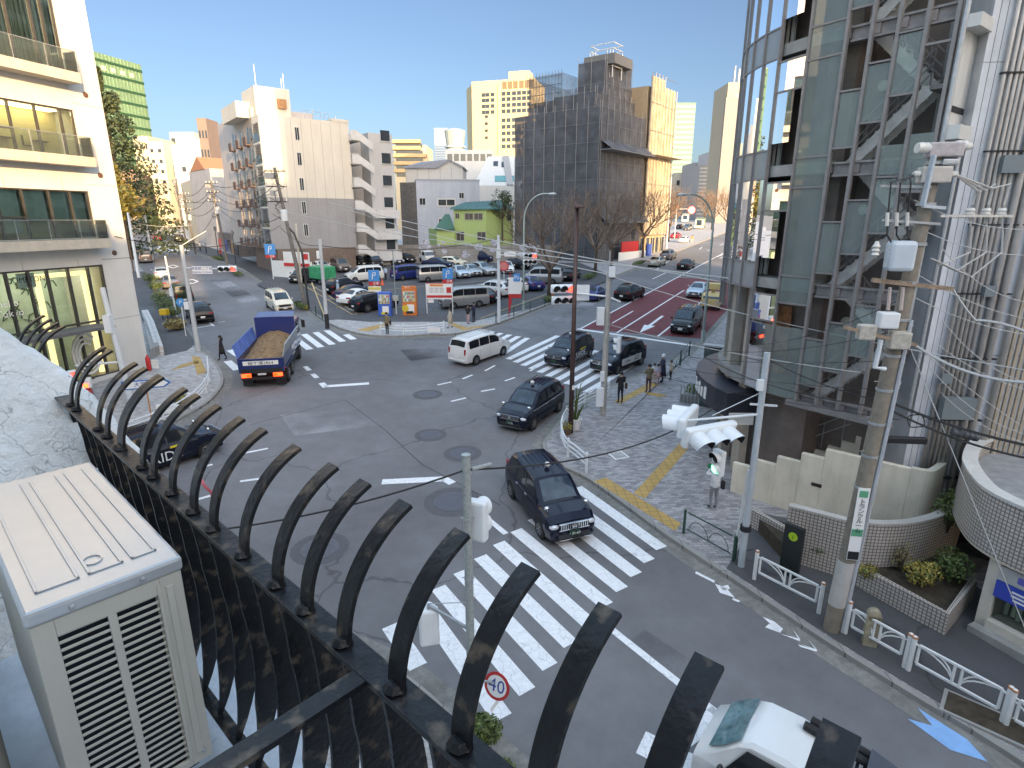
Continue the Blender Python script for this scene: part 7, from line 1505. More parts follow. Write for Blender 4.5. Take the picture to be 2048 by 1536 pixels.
# left pavement road sign
t = thing('direction_sign', 'white and blue arrow direction board on an orange stand behind the left rail', 'sign', G(303, 835, KH), R(20)); m = MB(); m.tube([(0, 0, 0), (0, 0, 1.7)], .04, 6); m.build('post', mat('orange_post', (.5, .24, .12), .5), t); m = MB(); pts = [(-1.0, -.03, 1.5), (.8, -.03, 1.5), (1.1, -.03, 1.72), (.8, -.03, 1.94), (-1.0, -.03, 1.94)]; m.plate(pts, .04, (0, -1, 0)); m.build('board', mat('sign_blue_mid', (.03, .16, .45), .4), t); m = MB(); m.plate([(-.95, -.036, 1.56), (.75, -.036, 1.56), (.98, -.036, 1.72), (.75, -.036, 1.88), (-.95, -.036, 1.88)], .004, (0, -1, 0)); m.build('white_face', LITW, t); text('大京04', .26, BLUEL, t, frame((-.1, -.044, 1.72), (1, 0, 0), (0, 0, 1)), 'sign_lettering')
# blue P parking plate and sign board
t = thing('parking_sign', 'blue round parking sign on a white post on the left pavement', 'sign', G(372, 672, KH)); m = MB(); m.tube([(0, 0, 0), (0, 0, 2.6)], .04, 6); m.build('post', WHITE, t); disc_sign(t, (0, -.05, 2.6), .32, (0.2, -1, .0), mat('sign_sky', (.05, .3, .65), .4), mat('sign_sky', (.05, .3, .65), .4), 'P', .4, LITW)
t = thing('slim_post', 'slim grey post among the cars of the left kerb', 'post', G(354, 634, KH)); m = MB(); m.tube([(0, 0, 0), (-.2, 0, zat(t.location.y, 512)-t.location.z)], .07, 6); m.build('pole', SIG, t); m = MB(); m.box((-.1, -.1, 2.2), (.25, .2, .7)); m.build('box', SIGW, t)
t = thing('yellow_box', 'bright yellow waste box at the end of the roadside shrubs', 'box', G(331, 640, KH)); m = MB(); m.box((0, 0, .7), (.6, .5, .5)); m.build('bin', mat('bright_yellow', (.7, .42, .02), .5), t); m = MB(); m.tube([(-.2, 0, 0), (-.2, 0, .5)], .03, 4); m.tube([(.2, 0, 0), (.2, 0, .5)], .03, 4); m.build('leg', DARK, t)
t = thing('tiled_wall', 'white tiled low wall and weathered ramp wall right of the corner building', 'wall', (-25, 40, gz(40)), world=True); uv = []; mb = MB(); ln = [tuple(G(*p, KH)[:2]) for p in ((329, 708), (310, 655), (298, 632))]; ribbon(mb, ln, lambda i: gz(ln[i][1])-.2, lambda i: gz(ln[i][1])+.7, .5, uv, 1); uvbuild(mb, uv, 'wall', brickmat('white_tile', (.62, .62, .6), (.55, .55, .54), (.3, .3, .3), .25, .25, .02, .4, 'uv', 0), t); mb = MB(); mb.prism([tuple(G(*p)[:2]) for p in ((304, 722), (322, 712), (300, 645), (288, 650))], gz(38)-.5, gz(40)+.7); mb.build('ramp_wall', CONC, t)
t = thing('fire_extinguisher', 'red extinguisher cylinder beside a white panel at the building foot', 'extinguisher', G(300, 738, KH)+Vector((.15, -.3, 0))); m = MB(); m.lathe([(.13, 0), (.14, .05), (.14, .75), (.06, .9), (.03, .98)], (0, 0, 0), 12); m.build('cylinder', RED, t, smooth='auto'); m = MB(); m.box((.42, 0, .4), (.4, .08, .55)); m.build('panel', WHITE, t); 
# guard rails of white pipes
def pipe_rail(lab, line, h_=.8, n=3, m=SIGW, gap=2, extra=None, name='guard_rail'):
    pts = [Vector((x, y, gz(y)+KH)) for x, y in line]; t = thing(name, lab, 'guard rail', pts[0], world=True)
    for k in range(n):
        r = MB(); r.tube([p+Vector((0, 0, h_-.08-.2*k)) for p in pts], .035, 6); r.build('rail', m, t, smooth='auto')
    step = 0; last = None
    for i, p in enumerate(pts):
        if last is None or (p-last).length > gap*.95 or i == len(pts)-1:
            q = MB(); q.tube([p+Vector((0, 0, -.05)), p+Vector((0, 0, h_))], .06, 8); q.ball(p+Vector((0, 0, h_)), .06, 8, 4); q.build('post', m, t, smooth='auto'); last = p
    return t
pipe_rail('curved white pipe guard rail round the right plaza corner', smooth(GX([(1217, 797), (1180, 812), (1148, 832), (1128, 858), (1122, 882), (1130, 912), (1150, 930), (1172, 950)]), 3))
pipe_rail('white pipe guard rail on the pavement in front of the vending machines', smooth(GX([(762, 668), (795, 673), (845, 672), (888, 666)]), 4))
pipe_rail('curved white pipe guard rail on the left corner pavement', smooth(GX([(418, 742), (420, 775), (402, 805), (360, 838), (318, 858), (250, 885)]), 4))
t = thing('sign_plate', 'blank white plate hung on the guard rail by the vending machines', 'plate', G(868, 668, KH)+Vector((0, -.15, .35))); m = MB(); m.box((0, 0, 0), (1.0, .03, .4)); m.build('board', LITW, t)
t = thing('sign_plate', 'blank white plate lying on the left corner pavement', 'plate', G(338, 828, KH)); m = MB(); m.box((0, 0, .25), (1.1, .2, .45)); m.build('board', LITW, t)
# dark green fences
def green_fence(lab, a, b, n, h_=.85, deco=True, m=GREENP):
    p, q = (G(*a, KH), G(*b, KH)) if not isinstance(a, Vector) else (a, b); t = thing('guard_fence', lab, 'fence', p, world=True); up = Vector((0, 0, 1)); d = q-p
    for i in range(n+1): v = p+d*i/n; w = MB(); w.tube([v-up*.05, v+up*h_], .045, 8); w.build('post', m, t)
    for i in range(n):
        u, v = p+d*(i+.06)/n, p+d*(i+.94)/n; w = MB(); w.bar(u+up*(h_-.05), v+up*(h_-.05), .035); w.bar(u+up*.2, v+up*.2, .03)
        if deco:
            for j in range(2):
                c = u.lerp(v, .27+.46*j); e = (v-u).normalized(); L_ = (v-u).length*.22; w.tube([c+e*L_*math.cos(a_)+up*(.2+.42*math.sin(a_)) for a_ in [R(180*s/8) for s in range(9)]], .014, 4)
        else: w.bar(u+up*.48, v+up*.48, .03)
        w.build('panel', m, t)
    return t
green_fence('dark green scroll fence at the near plaza kerb by the zebra crossing', (1367, 1066), (1466, 1122), 1)
green_fence('dark green fence along the car park pavement beside the stop disc', (992, 645), (1090, 612), 3, deco=False); green_fence('dark fence behind the waiting children on the plaza', (1340, 752), (1378, 712), 2, 1.0)
green_fence('short dark green fence by the utility pole at the car park footpath', (632, 630), (645, 638), 1)
# white panel guard fences on the bottom-right footpath
def arch_fence(t, p, q, h_=.85):
    up = Vector((0, 0, 1)); d = q-p; e = d.normalized(); o = bpy.data.objects.new('fence_panel', None)
    w = MB(); u, v = p+e*.12, q-e*.12; z0, z1 = .28, h_-.08
    w.bar(u+up*z1, v+up*z1, .05, .05); w.bar(u+up*z0, v+up*z0, .05, .05); w.bar(u+up*z0, u+up*z1, .045); w.bar(v+up*z0, v+up*z1, .045); c = (u+v)/2
    for s in (-.07, .07): w.bar(c+e*s+up*z0, c+e*s+up*z1, .04)
    for s in (-1, 1):
        for k_, top in ((.42, z1), (.8, z1-.02)): w.tube([c+e*s*(.07+k_*(1-math.cos(R(a_))))+up*(z0+(top-z0)*math.sin(R(a_))) for a_ in range(0, 91, 15)], .018, 5)
    w.build('panel', WHITE, t)
    for s, a in ((1, u), (-1, v)):
        for z in (z0+.08, z1-.08): w = MB(); w.bar(a, a-e*s*.12, .04); 
fe = [((1508, 1158), (1637, 1226)), ((1690, 1266), (1808, 1334)), ((1816, 1340), (2003, 1446)), ((2010, 1452), (2130, 1530))]
labs = ['white arched panel fence left of the big utility pole', 'white arched panel fence right of the big utility pole', 'white arched panel fence beside the blue road arrow', 'white arched panel fence cut by the right edge']
for (a, b), lab in zip(fe, labs):
    p, q = G(*a, KH), G(*b, KH); t = thing('panel_fence', lab, 'fence', p, 0, 'white panel fences along the bottom-right kerb', world=True)
    for v in (p, q): w = MB(); w.tube([v, v+Vector((0, 0, .9))], .055, 10); w.ball(v+Vector((0, 0, .9)), .055, 8, 4); w.build('post', WHITE, t, smooth='auto'); w = MB(); w.tube([v+Vector((0, 0, .89)), v+Vector((0, 0, .93))], .06, 10); w.build('reflector_cap', mat('reflector_orange', (.5, .2, .08), .4), t)
    arch_fence(t, p, q)
# information pillar, stone post, tree pit
t = thing('information_pillar', 'black information pillar with a lime i sign by the tile planter', 'pillar', G(1577, 1150, KH), R(-52)); m = MB(); m.box((0, 0, .8), (.55, .14, 1.6)); m.build('body', mat('pillar_black', (.02, .025, .025), .35, var=.1), t, bevel=.01); disc_sign(t, (0, -.07, 1.28), .13, (0, -1, 0), mat('lime', (.45, .65, .03), .4, var=0), mat('lime', (.45, .65, .03), .4, var=0), 'i', .2, LK)
t = thing('stone_post', 'weathered rounded stone post behind the panel fence', 'post', G(1737, 1288, KH), R(-20)); m = MB(); m.prism([(-.15, -.1), (.15, -.1), (.15, .1), (-.15, .1)], 0, .85); m.lathe([(.15, -.1), (.15, .1)], (0, 0, .85), 16, Matrix.Rotation(R(90), 3, 'X')); m.build('stone', mat('mossy_stone', (.36, .31, .22), .9, var=.4, scale=5, bump=.4, grime=.5), t)
t = thing('tree_pit', 'bare soil tree pit behind the arched panel fence', 'planting pit', G(1975, 1440, KH), R(-43)); m = MB(); m.box((0, 0, .01), (1.6, .8, .06)); m.build('frame', CONC, t); m = MB(); m.box((0, 0, .03), (1.45, .66, .04)); m.build('soil', SOIL, t)
# the big utility pole with transformer gear
bu = G(1662, 1258, KH); up_ = thing('utility_pole', 'tall concrete utility pole with transformers and cable gear on the footpath', 'utility pole', bu, world=True); zt_ = zat(bu.y, 300)
PXU = lambda px, py, dy=0: P(px, py, bu.y+dy)
top = PXU(1876, 300); axis = lambda z: bu.lerp(top, (z-bu.z)/(top.z-bu.z))
PC = mat('pole_concrete', (.25, .215, .17), .85, var=.25, scale=4, bump=.2, grime=.5)
m = MB(); m.tube([bu, axis(bu.z+4), axis(bu.z+8), top], [.19, .17, .15, .125], 14); m.build('pole', PC, up_, smooth='auto')
m = MB(); m.tube([axis(bu.z+.75), axis(bu.z+2.0)], [.2, .195], 14); m.build('pole_wrap', mat('wrap_grey', (.48, .46, .43), .7, var=.12, grime=.4), up_, smooth='auto')
m = MB(); c = axis(bu.z+3.1)+Vector((-.04, -.19, 0)); ax = (top-bu).normalized(); sid = Vector((.98, -.2, 0)); fr_ = frame(c, sid, ax)
def onpole(mb, w, h0, h1, off=0): 
    xx = Vector((fr_[0][0], fr_[1][0], fr_[2][0])); yy = Vector((fr_[0][1], fr_[1][1], fr_[2][1])); zz = Vector((fr_[0][2], fr_[1][2], fr_[2][2])); mb.plate([c+xx*a+yy*b+zz*(.02+off) for a, b in ((-w, h0), (w, h0), (w, h1), (-w, h1))], .012, zz)
onpole(m, .13, -.95, .95); m.build('advert_plate', LITW, up_); m = MB(); onpole(m, .12, -.3, -.12, .012); onpole(m, .09, .72, .88, .012); m.build('advert_green', mat('advert_green', (.08, .35, .2), .5), up_); m = MB(); onpole(m, .12, -.93, -.72, .012); m.build('advert_black', LK, up_)
yv = Vector((fr_[0][1], fr_[1][1], fr_[2][1])); zv = Vector((fr_[0][2], fr_[1][2], fr_[2][2])); xv = Vector((fr_[0][0], fr_[1][0], fr_[2][0]))
for i, ch in enumerate('トランクルーム'): text(ch, .15, LK, up_, frame(c+yv*(.6-.125*i)+zv*.036, xv, yv), 'advert_lettering', depth=.001)
m = MB()
for i in range(14): z = bu.z+2.4+i*.42; s = 1 if i % 2 else -1; q = axis(z); m.tube([q, q+Vector((.3*s, -.05, 0))], .01, 4)
for i in range(10): z = bu.z+4+i*.8; m.lathe([(.18, -.03), (.18, .03)], axis(z), 10)
m.build('step_bolt', STEEL, up_)
POR = mat('porcelain', (.66, .63, .57), .3, var=.08); RUST = mat('rusty_steel', (.28, .2, .14), .8, var=.4, scale=8)
def ubox(nm, px, py, w, h_, d, m_, dy=-.1, rz=-.2, bev=.03): o = MB(); o.box(PXU(px, py, dy), (w, d, h_), rz); return o.build(nm, m_, up_, bevel=bev)
ubox('switch_box', 1888, 300, .62, .28, .3, mat('switch_grey', (.42, .37, .36), .6, var=.25, scale=8), -.1)
for px in (1850, 1926): m = MB(); q = PXU(px, 296 if px < 1900 else 292, -.1); m.lathe([(.1, -.16), (.11, -.05), (.09, -.02), (.11, .03), (.09, .08), (.06, .16)], q, 12, Matrix.Rotation(R(90), 3, 'Y')); m.build('bushing', POR, up_, smooth='auto')
m = MB(); m.bar(PXU(1868, 310, -.25), PXU(1845, 412, -.25), .12, .05); m.bar(PXU(1845, 412, -.25), PXU(1890, 416, -.2), .06); m.build('steel_bracket', mat('zinc_blue', (.45, .52, .58), .45, .3, var=.1), up_)
ubox('surge_arrester_box', 1868, 350, .55, .32, .3, mat('arrester_beige', (.5, .45, .4), .6, var=.2)); ubox('steel_clamp', 1895, 325, .3, .12, .3, STEEL)
for px in (1834, 1908): m = MB(); q = PXU(px, 348, -.1); m.lathe([(.05, -.07), (.065, -.03), (.05, .0), (.065, .04), (.03, .08)], q, 10, Matrix.Rotation(R(90), 3, 'Y')); m.build('insulator', POR, up_)
for i, px in enumerate((1776, 1795, 1816)): m = MB(); m.tube([PXU(1835-8*i, 350, -.1), PXU(px+6, 365, -.2), PXU(px, 430, -.2), PXU(px-2, 470, -.2), PXU(px+10, 490, -.2)], .018, 6); m.build('drop_cable', BLACKP, up_); m = MB(); m.tube([PXU(px-1, 425, -.2), PXU(px-2, 452, -.2)], .035, 8); m.build('cable_joint', POR, up_)
m = MB(); m.bar(PXU(1765, 440, -.15), PXU(1880, 448, -.15), .05); m.bar(PXU(1762, 372, -.1), PXU(1862, 374, -.1), .05); m.build('cross_arm', STEEL, up_)
ubox('transformer_tank', 1800, 512, .5, .62, .4, mat('tank_blue_grey', (.5, .55, .58), .5, var=.08, grime=.2), -.2, -.25, .08)
for px, py in ((1752, 497), (1786, 500)): m = MB(); m.lathe([(.04, -.15), (.08, -.13), (.05, -.08), (.08, -.04), (.05, .0), (.08, .04), (.05, .09), (.03, .15)], PXU(px, py, -.25), 10); m.build('insulator', POR, up_, smooth='auto')
ubox('white_cabinet', 1775, 640, .38, .34, .3, WHITE, -.2, -.2); ubox('rusty_relay_box', 1732, 664, .34, .32, .26, mat('relay_beige', (.45, .41, .35), .7, var=.3, scale=9), -.25, -.25); ubox('rusty_relay_box', 1798, 680, .4, .38, .28, mat('relay_beige', (.45, .41, .35), .7), -.2, -.25)
m = MB(); m.bar(PXU(1688, 654, -.3), PXU(1832, 690, -.2), .07); m.bar(PXU(1745, 560, -.15), PXU(1905, 578, -.1), .09); m.build('rusty_arm', RUST, up_); m = MB(); m.tube([PXU(1762, 680, -.25), PXU(1750, 735, -.25), PXU(1770, 738, -.2)], .05, 8); m.build('elbow_pipe', SIG, up_)
m = MB()
for px in (1780, 1806): m.tube([PXU(px, 575, -.2), PXU(px-4, 620, -.2)], .035, 8)
m.build('fuse_tube', mat('fuse_pink', (.5, .4, .36), .5), up_); ubox('drop_box', 1812, 880, .9, .16, .14, BLACKP, .1, -.1); m = MB(); m.tube([bu+Vector((.22, -.1, 0)), axis(bu.z+5.5)+Vector((.2, -.1, 0)), axis(bu.z+8)+Vector((.17, -.1, 0))], .05, 6); m.tube([bu+Vector((.2, .1, 0)), axis(bu.z+6)+Vector((.2, .1, 0))], .03, 6); m.build('cable_guard', mat('guard_grey', (.42, .45, .48), .5), up_)
m = MB(); cc_ = PXU(1832, 842, .1); m.tube([cc_+Vector((.2*math.cos(a), .05*math.sin(a*3), .17*math.sin(a))) for a in [i*.42 for i in range(46)]], .014, 5); m.build('cable_coil', BLACKP, up_)
for i, (px, c1) in enumerate(((1940, 0), (1972, 1), (2003, 2))):
    m = MB(); m.lathe([(.09, -.08), (.1, -.02), (.07, .0), (.09, .04), (.07, .09)], PXU(px, 425, .4), 12); m.build('insulator', POR, up_, smooth='auto'); m = MB(); m.tube([PXU(1912, 350, .1), PXU(1960+i*12, 385-4*i, .3), PXU(px+18, 368, .4), PXU(px+4, 410, .4)], .022, 6); m.tube([PXU(px, 430, .4), PXU(px+2, 470, .4), PXU(px, 505, .35), PXU(px-60, 530+12*i, .2), PXU(1862, 517, 0)], .02, 6); m.build('looped_cable', mat('cable_grey', (.45, .43, .4), .6) if i else mat('cable_grey', (.45, .43, .4), .6), up_)
m = MB(); m.bar(PXU(1880, 432, 0), PXU(2025, 432, .4), .05); m.build('side_arm', STEEL, up_)
# smaller utility poles on the left
def upole(lab, base, h_, seed, gear=True, lean=0, col=None):
    rg = random.Random(seed); t = thing('utility_pole', lab, 'utility pole', base); m = MB(); m.tube([(0, 0, 0), (lean*.5, 0, h_*.5), (lean, 0, h_)], [.2, .17, .13], 10); m.build('pole', col or mat('old_pole', (.16, .15, .14), .85, var=.2), t, smooth='auto')
    if gear:
        for z in (h_-.3, h_-1.6, h_-2.9): m = MB(); m.bar((lean-.9, -.1, z), (lean+.9, .1, z), .09); m.build('cross_arm', DARK, t)
        m = MB()
        for z in (h_-.3, h_-1.6, h_-2.9):
            for x in (-.8, -.3, .3, .8): m.tube([(lean+x, 0, z), (lean+x, 0, z+.3)], .06, 6)
        m.build('insulators', POR, t)
        m = MB(); m.lathe([(.28, h_-4.6), (.3, h_-4.5), (.3, h_-3.7), (.2, h_-3.6)], (lean+.45, 0, 0), 12); m.build('transformer_tank', SIG, t, smooth='auto')
        m = MB()
        for i in range(16): z = h_-rg.uniform(.2, 5); m.tube([(lean+rg.uniform(-.6, .6), rg.uniform(-.3, .1), z), (lean+rg.uniform(-.4, .4), -.2, z-.5), (lean+rg.uniform(-.6, .6), rg.uniform(-.3, .1), z-rg.uniform(.2, .9))], .025, 4)
        m.build('cable_loop', BLACKP, t)
        m = MB(); m.box((lean-.35, -.1, h_-2.2), (.35, .3, .5)); m.build('relay_box', mat('relay_grey', (.3, .3, .3), .6), t); m = MB(); m.box((lean-.45, -.1, h_-.7), (.8, .4, .5)); m.build('switch_box', mat('relay_grey', (.3, .3, .3), .6), t)
    return t, Vector(base)+Vector((lean, 0, h_))
b7 = G(612, 617, KH); pA, tA = upole('leaning dark utility pole with transformer gear in front of the cream apartment block', b7, zat(b7.y, 335)-b7.z, 1, lean=-1.6)
m = MB(); hA = tA.z-b7.z; m.tube([(-.2, 0, 0), (-.2, 0, hA*.62)], .1, 6); m.build('cable_guard', mat('guard_yellowish', (.5, .47, .4), .6), pA); m = MB(); m.lathe([(.3, 0), (.3, .25), (.2, .3)], (0, 0, 0), 10); m.build('yellow_foot', mat('bright_yellow', (.7, .42, .02), .5), pA)
m = MB(); m.tube([(-1.0, 0, hA*.6), (-.4, -.1, hA*.55), (.2, -.2, hA*.42), (.35, -.2, 0)], .09, 6); m.build('bent_lamp_pole', BLACKP, pA)
b8 = G(455, 528, KH); pB, tB_ = upole('grey utility pole with cable cluster in front of the apartment balconies', b8, zat(b8.y, 362)-b8.z, 2, lean=-.8); b9 = G(392, 508, KH); pC, tC = upole('slender utility pole on the right pavement of the left-hand street', b9, zat(b9.y, 385)-b9.z, 3, lean=-.6); b10 = G(372, 488, KH); pD, tD = upole('farthest utility pole down the left-hand street', b10, 13, 4)
b11 = G(278, 555, KH); pE, tE = upole('thin pale post beside the brown lamp on the left pavement', b11, zat(b11.y, 425)-b11.z, 5, gear=False, col=SIG); b12 = G(305, 520, KH); pF, tF = upole('thin pale post further down the left pavement', b12, zat(b12.y, 430)-b12.z, 6, gear=False, col=SIG); b13 = G(563, 525); pG, tG = upole('thin white post behind the left blue parking sign', G(560, 535, KH), 7.5, 7, gear=False, col=SIG); pH, tH = upole('slim pale pole in front of the sunlit bare trees', G(1332, 500, KH), 13, 9, gear=False, col=SIG)
# ================================================================ SIGNS, MACHINES, TRUCKS, PEOPLE, WIRES
SKYB = mat('parking_blue', (.04, .27, .62), .4, var=.03)
def blue_sign(lab, px, py, htop, w, extra=None):
    b = G(px, py, KH); t = thing('parking_sign', lab, 'sign', b, 0, 'blue parking signs of the car park'); h_ = zat(b.y, htop)-b.z
    m = MB(); m.tube([(0, 0, 0), (0, 0, h_)], .07, 6); m.build('post', SIG, t); m = MB(); m.box((0, -.08, h_-w/2), (w, .12, w)); m.build('blue_board', SKYB, t); x = -.05*w
    m = MB(); pts = [(x-.12*w, -.16, h_-w*.85), (x-.06*w, -.16, h_-w*.5), (x, -.16, h_-w*.25), (x+.2*w, -.16, h_-w*.2), (x+.22*w, -.16, h_-w*.4), (x+.05*w, -.16, h_-w*.5)]; m.tube(pts, w*.045, 5); m.build('letter_p', LITW, t)
    m = MB(); m.box((0, -.08, h_-w-.22), (w, .1, .36)); m.build('red_plate', RED, t); text('空車', .3, LITW, t, frame((w*.15, -.135, h_-w-.22), (1, 0, 0), (0, 0, 1)), 'sign_lettering')
    if extra: m = MB(); m.box((0, -.08, h_-w-.95), (w*1.15, .08, .9)); m.build('tariff_board', LITW, t); m = MB(); m.box((0, -.13, h_-w-.68), (w*1.1, .02, .25)); m.build('tariff_head', mat('tariff_yellow', (.7, .6, .15), .5), t)
blue_sign('blue parking sign above the blue vending machine', 752, 612, 540, 1.05, True); blue_sign('blue parking sign rising over the middle van row', 897, 600, 537, 1.05); blue_sign('blue parking sign beside the white hut and apartment block', 547, 558, 488, 1.3)
t = thing('parking_sign', 'blue P board with red tariff banner beside the right street lamp', 'sign', G(1020, 622, KH)); hb = zat(t.location.y, 545)-t.location.z; m = MB(); m.tube([(0, 0, 0), (0, 0, hb)], .05, 6); m.build('post', RED, t); m = MB(); m.box((.62, -.05, hb-.45), (.6, .08, .7)); m.build('blue_board', SKYB, t); text('Pz', .5, LITW, t, frame((.62, -.095, hb-.45), (1, 0, 0), (0, 0, 1)), 'sign_lettering'); m = MB(); m.box((.45, -.02, hb-1.2), (1.2, .06, 1.5)); m.build('tariff_board', LITW, t); m = MB(); m.box((.45, -.02, hb-2.15), (1.2, .07, .35)); m.build('tariff_stripe', RED, t)
t = thing('stop_disc', 'round red lit stop disc on a pole in the car park', 'sign', G(1008, 585, KH)); hs_ = zat(t.location.y, 532)-t.location.z; m = MB(); m.tube([(0, 0, 0), (0, 0, hs_)], .05, 6); m.build('post', SIG, t); disc_sign(t, (0, -.06, hs_), .55, (0, -1, 0), RED, mat('disc_red', (.75, .22, .2), .4, var=0))
bd = G(880, 627, KH); t = thing('price_board', 'red and white parking price board in front of the silver van', 'notice board', bd); hb = zat(bd.y, 566)-bd.z; w = 2.35
for x in (-w/2, w/2): m = MB(); m.tube([(x, 0, 0), (x, 0, hb)], .045, 6); m.build('post', WHITE, t)
m = MB(); m.box((0, -.05, hb-.72), (w, .06, 1.45)); m.build('board', LITW, t)
m = MB(); m.box((0, -.085, hb-1.2), (w*.98, .02, .22)); m.box((w*.37, -.085, hb-.62), (w*.18, .02, .5)); m.box((0, -.085, hb-.02), (w, .02, .06)); m.build('red_band', RED, t); m = MB(); m.box((-w*.1, -.085, hb-.2), (w*.5, .02, .18)); m.build('orange_band', mat('orange_ink', (.75, .25, .04), .5), t)
m = MB()
for i in range(3):
    for j in range(3): m.box((-w*.3+i*w*.2, -.085, hb-.45-j*.17), (w*.16, .02, .05))
m.build('price_rows', mat('ink_grey', (.2, .2, .2), .6), t); m = MB(); m.box((-w*.33, -.04, hb-1.62), (.5, .03, .3)); m.build('small_plate', LITW, t)
def vending(lab, px, py, htop, m_, m2, fancy):
    b = G(px, py, KH); t = thing('vending_machine', lab, 'vending machine', b); h_ = zat(b.y, htop)-b.z; w = 1.15 if not fancy else 1.25
    m = MB(); m.box((0, .35, h_*.5), (w, .75, h_)); m.build('cabinet', m_, t, bevel=.03); m = MB(); m.box((0, -.035, h_*.72), (w*.86, .03, h_*.4)); m.build('display_window', mat('display_pane', (.5, .55, .5), .2, var=.1), t)
    rg = random.Random(px)
    for r_ in range(3):
        for c_ in range(7): m = MB(); m.box((-w*.36+c_*w*.12, -.055, h_*(.58+.13*r_)), (w*.07, .03, h_*.085)); m.build('drink', [RED, mat('can_yellow', (.7, .5, .05), .4), mat('can_green', (.08, .3, .12), .4), mat('can_brown', (.2, .1, .05), .4), LITW][rg.randrange(5)], t)
    m = MB(); m.box((w*.08, -.035, h_*.27), (w*.5, .03, h_*.3)); m.build('delivery_panel', m2, t); m = MB(); m.box((0, -.045, h_*.12), (w*.5, .03, h_*.1)); m.build('flap', mat('flap_yellow', (.75, .6, .05), .4) if not fancy else BLACKP, t)
    if fancy: m = MB(); m.lathe([(w*.24, 0), (w*.24, .02)], (-w*.3, -.04, h_*.27), 18, Matrix.Rotation(R(90), 3, 'X')); m.build('round_graphic', mat('can_yellow', (.7, .5, .05), .4), t); m = MB(); m.box((0, .1, h_+.14), (w, .25, .24)); m.build('header', m_, t); text('UCC', .24, LITW, t, frame((-.1, -.035, h_+.14), (1, 0, 0), (0, 0, 1)), 'sign_lettering')
vending('blue drinks vending machine by the black SUV', 770, 632, 585, mat('vend_blue', (.03, .12, .5), .4), LITW, False); vending('orange drinks vending machine beside the price board', 820, 631, 578, mat('vend_orange', (.72, .2, .05), .4), LITW, True)
t = thing('meter_post', 'grey parking meter post between the two vending machines', 'post', G(793, 628, KH)); m = MB(); m.tube([(0, 0, 0), (0, 0, 1.2)], .06, 6); m.build('post', SIG, t); m = MB(); m.box((0, 0, 1.45), (.5, .3, .45)); m.build('box', mat('meter_grey', (.45, .46, .42), .5), t); m = MB(); m.tube([(-.0, 0, 1.6), (-.05, .1, zat(t.location.y, 500)-t.location.z)], .05, 6); m.build('mast', mat('mast_green', (.25, .32, .3), .5), t)
for i, (px, py) in enumerate(((765, 570), (757, 568), (1105, 596))):
    t = thing('traffic_cone', ['orange cone beside the blue estate car', 'second orange cone left of the blue estate car', 'orange cone at the right car park boundary'][i], 'cone', G(px, py, KH), 0); m = MB(); m.lathe([(.2, .03), (.05, .7), (.03, .7)], (0, 0, 0), 10); m.box((0, 0, .015), (.45, .45, .03)); m.build('cone', mat('cone_orange', (.7, .12, .04), .5), t); m = MB(); m.lathe([(.135, .3), (.1, .46)], (0, 0, 0), 10); m.build('band', LITW, t)
t = thing('cable_drum', 'coil of pink hose hanging behind the railing bars', 'hose', G(412, 1042), 0); m = MB(); m.tube([Vector((.32*math.cos(a), .1*math.sin(a*5), .75+.75*math.sin(a))) for a in [i*.35 for i in range(55)]], .05, 5); m.build('hose', mat('hose_pink', (.6, .12, .14), .5), t, smooth=True)
t = thing('crossing_post', 'white and black barrier post on the plaza beside the signal pole', 'post', G(1468, 1118, KH)); m = MB(); m.tube([(0, 0, 0), (.12, 0, zat(t.location.y, 940)-t.location.z)], .045, 8); m.build('post', WHITE, t); m = MB(); m.tube([(0, 0, 0), (0, 0, .75)], .06, 8); m.build('sleeve', GREENP, t)
t = thing('bollard_gate', 'leaning pale barrier bar by the car park entrance footpath', 'barrier', G(652, 640, KH)); m = MB(); m.tube([(0, 0, 0), (-1.0, .2, 3.2)], .06, 6); m.build('bar', mat('bar_cream', (.6, .5, .3), .5), t)
t = thing('no_parking_sign', 'round red and white road sign hung over the right-hand road', 'sign', P(1383, 420, 130)); m = MB(); m.tube([(-3.2, 0, .2), (0, 0, .2)], .07, 5); m.tube([(-3.2, 0, .2), (-3.2, 0, -8)], .1, 6); m.build('arm', SIG, t); disc_sign(t, (0, -.1, 0), .85, (0, -1, 0), RED, LITW, '40', .8, BLUEL)
# ---- dump truck
TB = paint('truck_blue', (.010, .025, .13), .1, .3); dT = (G(598, 640)-G(512, 760)); dT.z = 0; dT.normalize()
tail = (G(528, 778)); t = thing('dump_truck', 'blue dump truck loaded with brown earth crossing the junction', 'truck', tail, math.atan2(dT.y, dT.x), tilt=True)
m = MB(); m.bbox(.3, 7.2, -.42, .42, .75, 1.0); m.bbox(.1, .35, -1.15, 1.15, .55, .68); m.bbox(.0, .12, -1.1, 1.1, .95, 1.2); m.build('chassis', DARK, t)
m = MB(); m.bbox(.15, 5.1, -1.2, 1.2, 1.15, 1.32); m.build('bed_floor', TB, t)
m = MB(); m.bbox(.06, .15, -1.22, 1.22, 1.0, 1.78); m.build('tailgate', TB, t); m = MB(); m.bbox(.03, .058, -.95, .95, 1.42, 1.66); m.build('name_board', LITW, t); text('袖ケ浦2864', .24, LK, t, frame((.026, 0, 1.53), (0, -1, 0), (0, 0, 1)), 'board_lettering', ext=1.15)
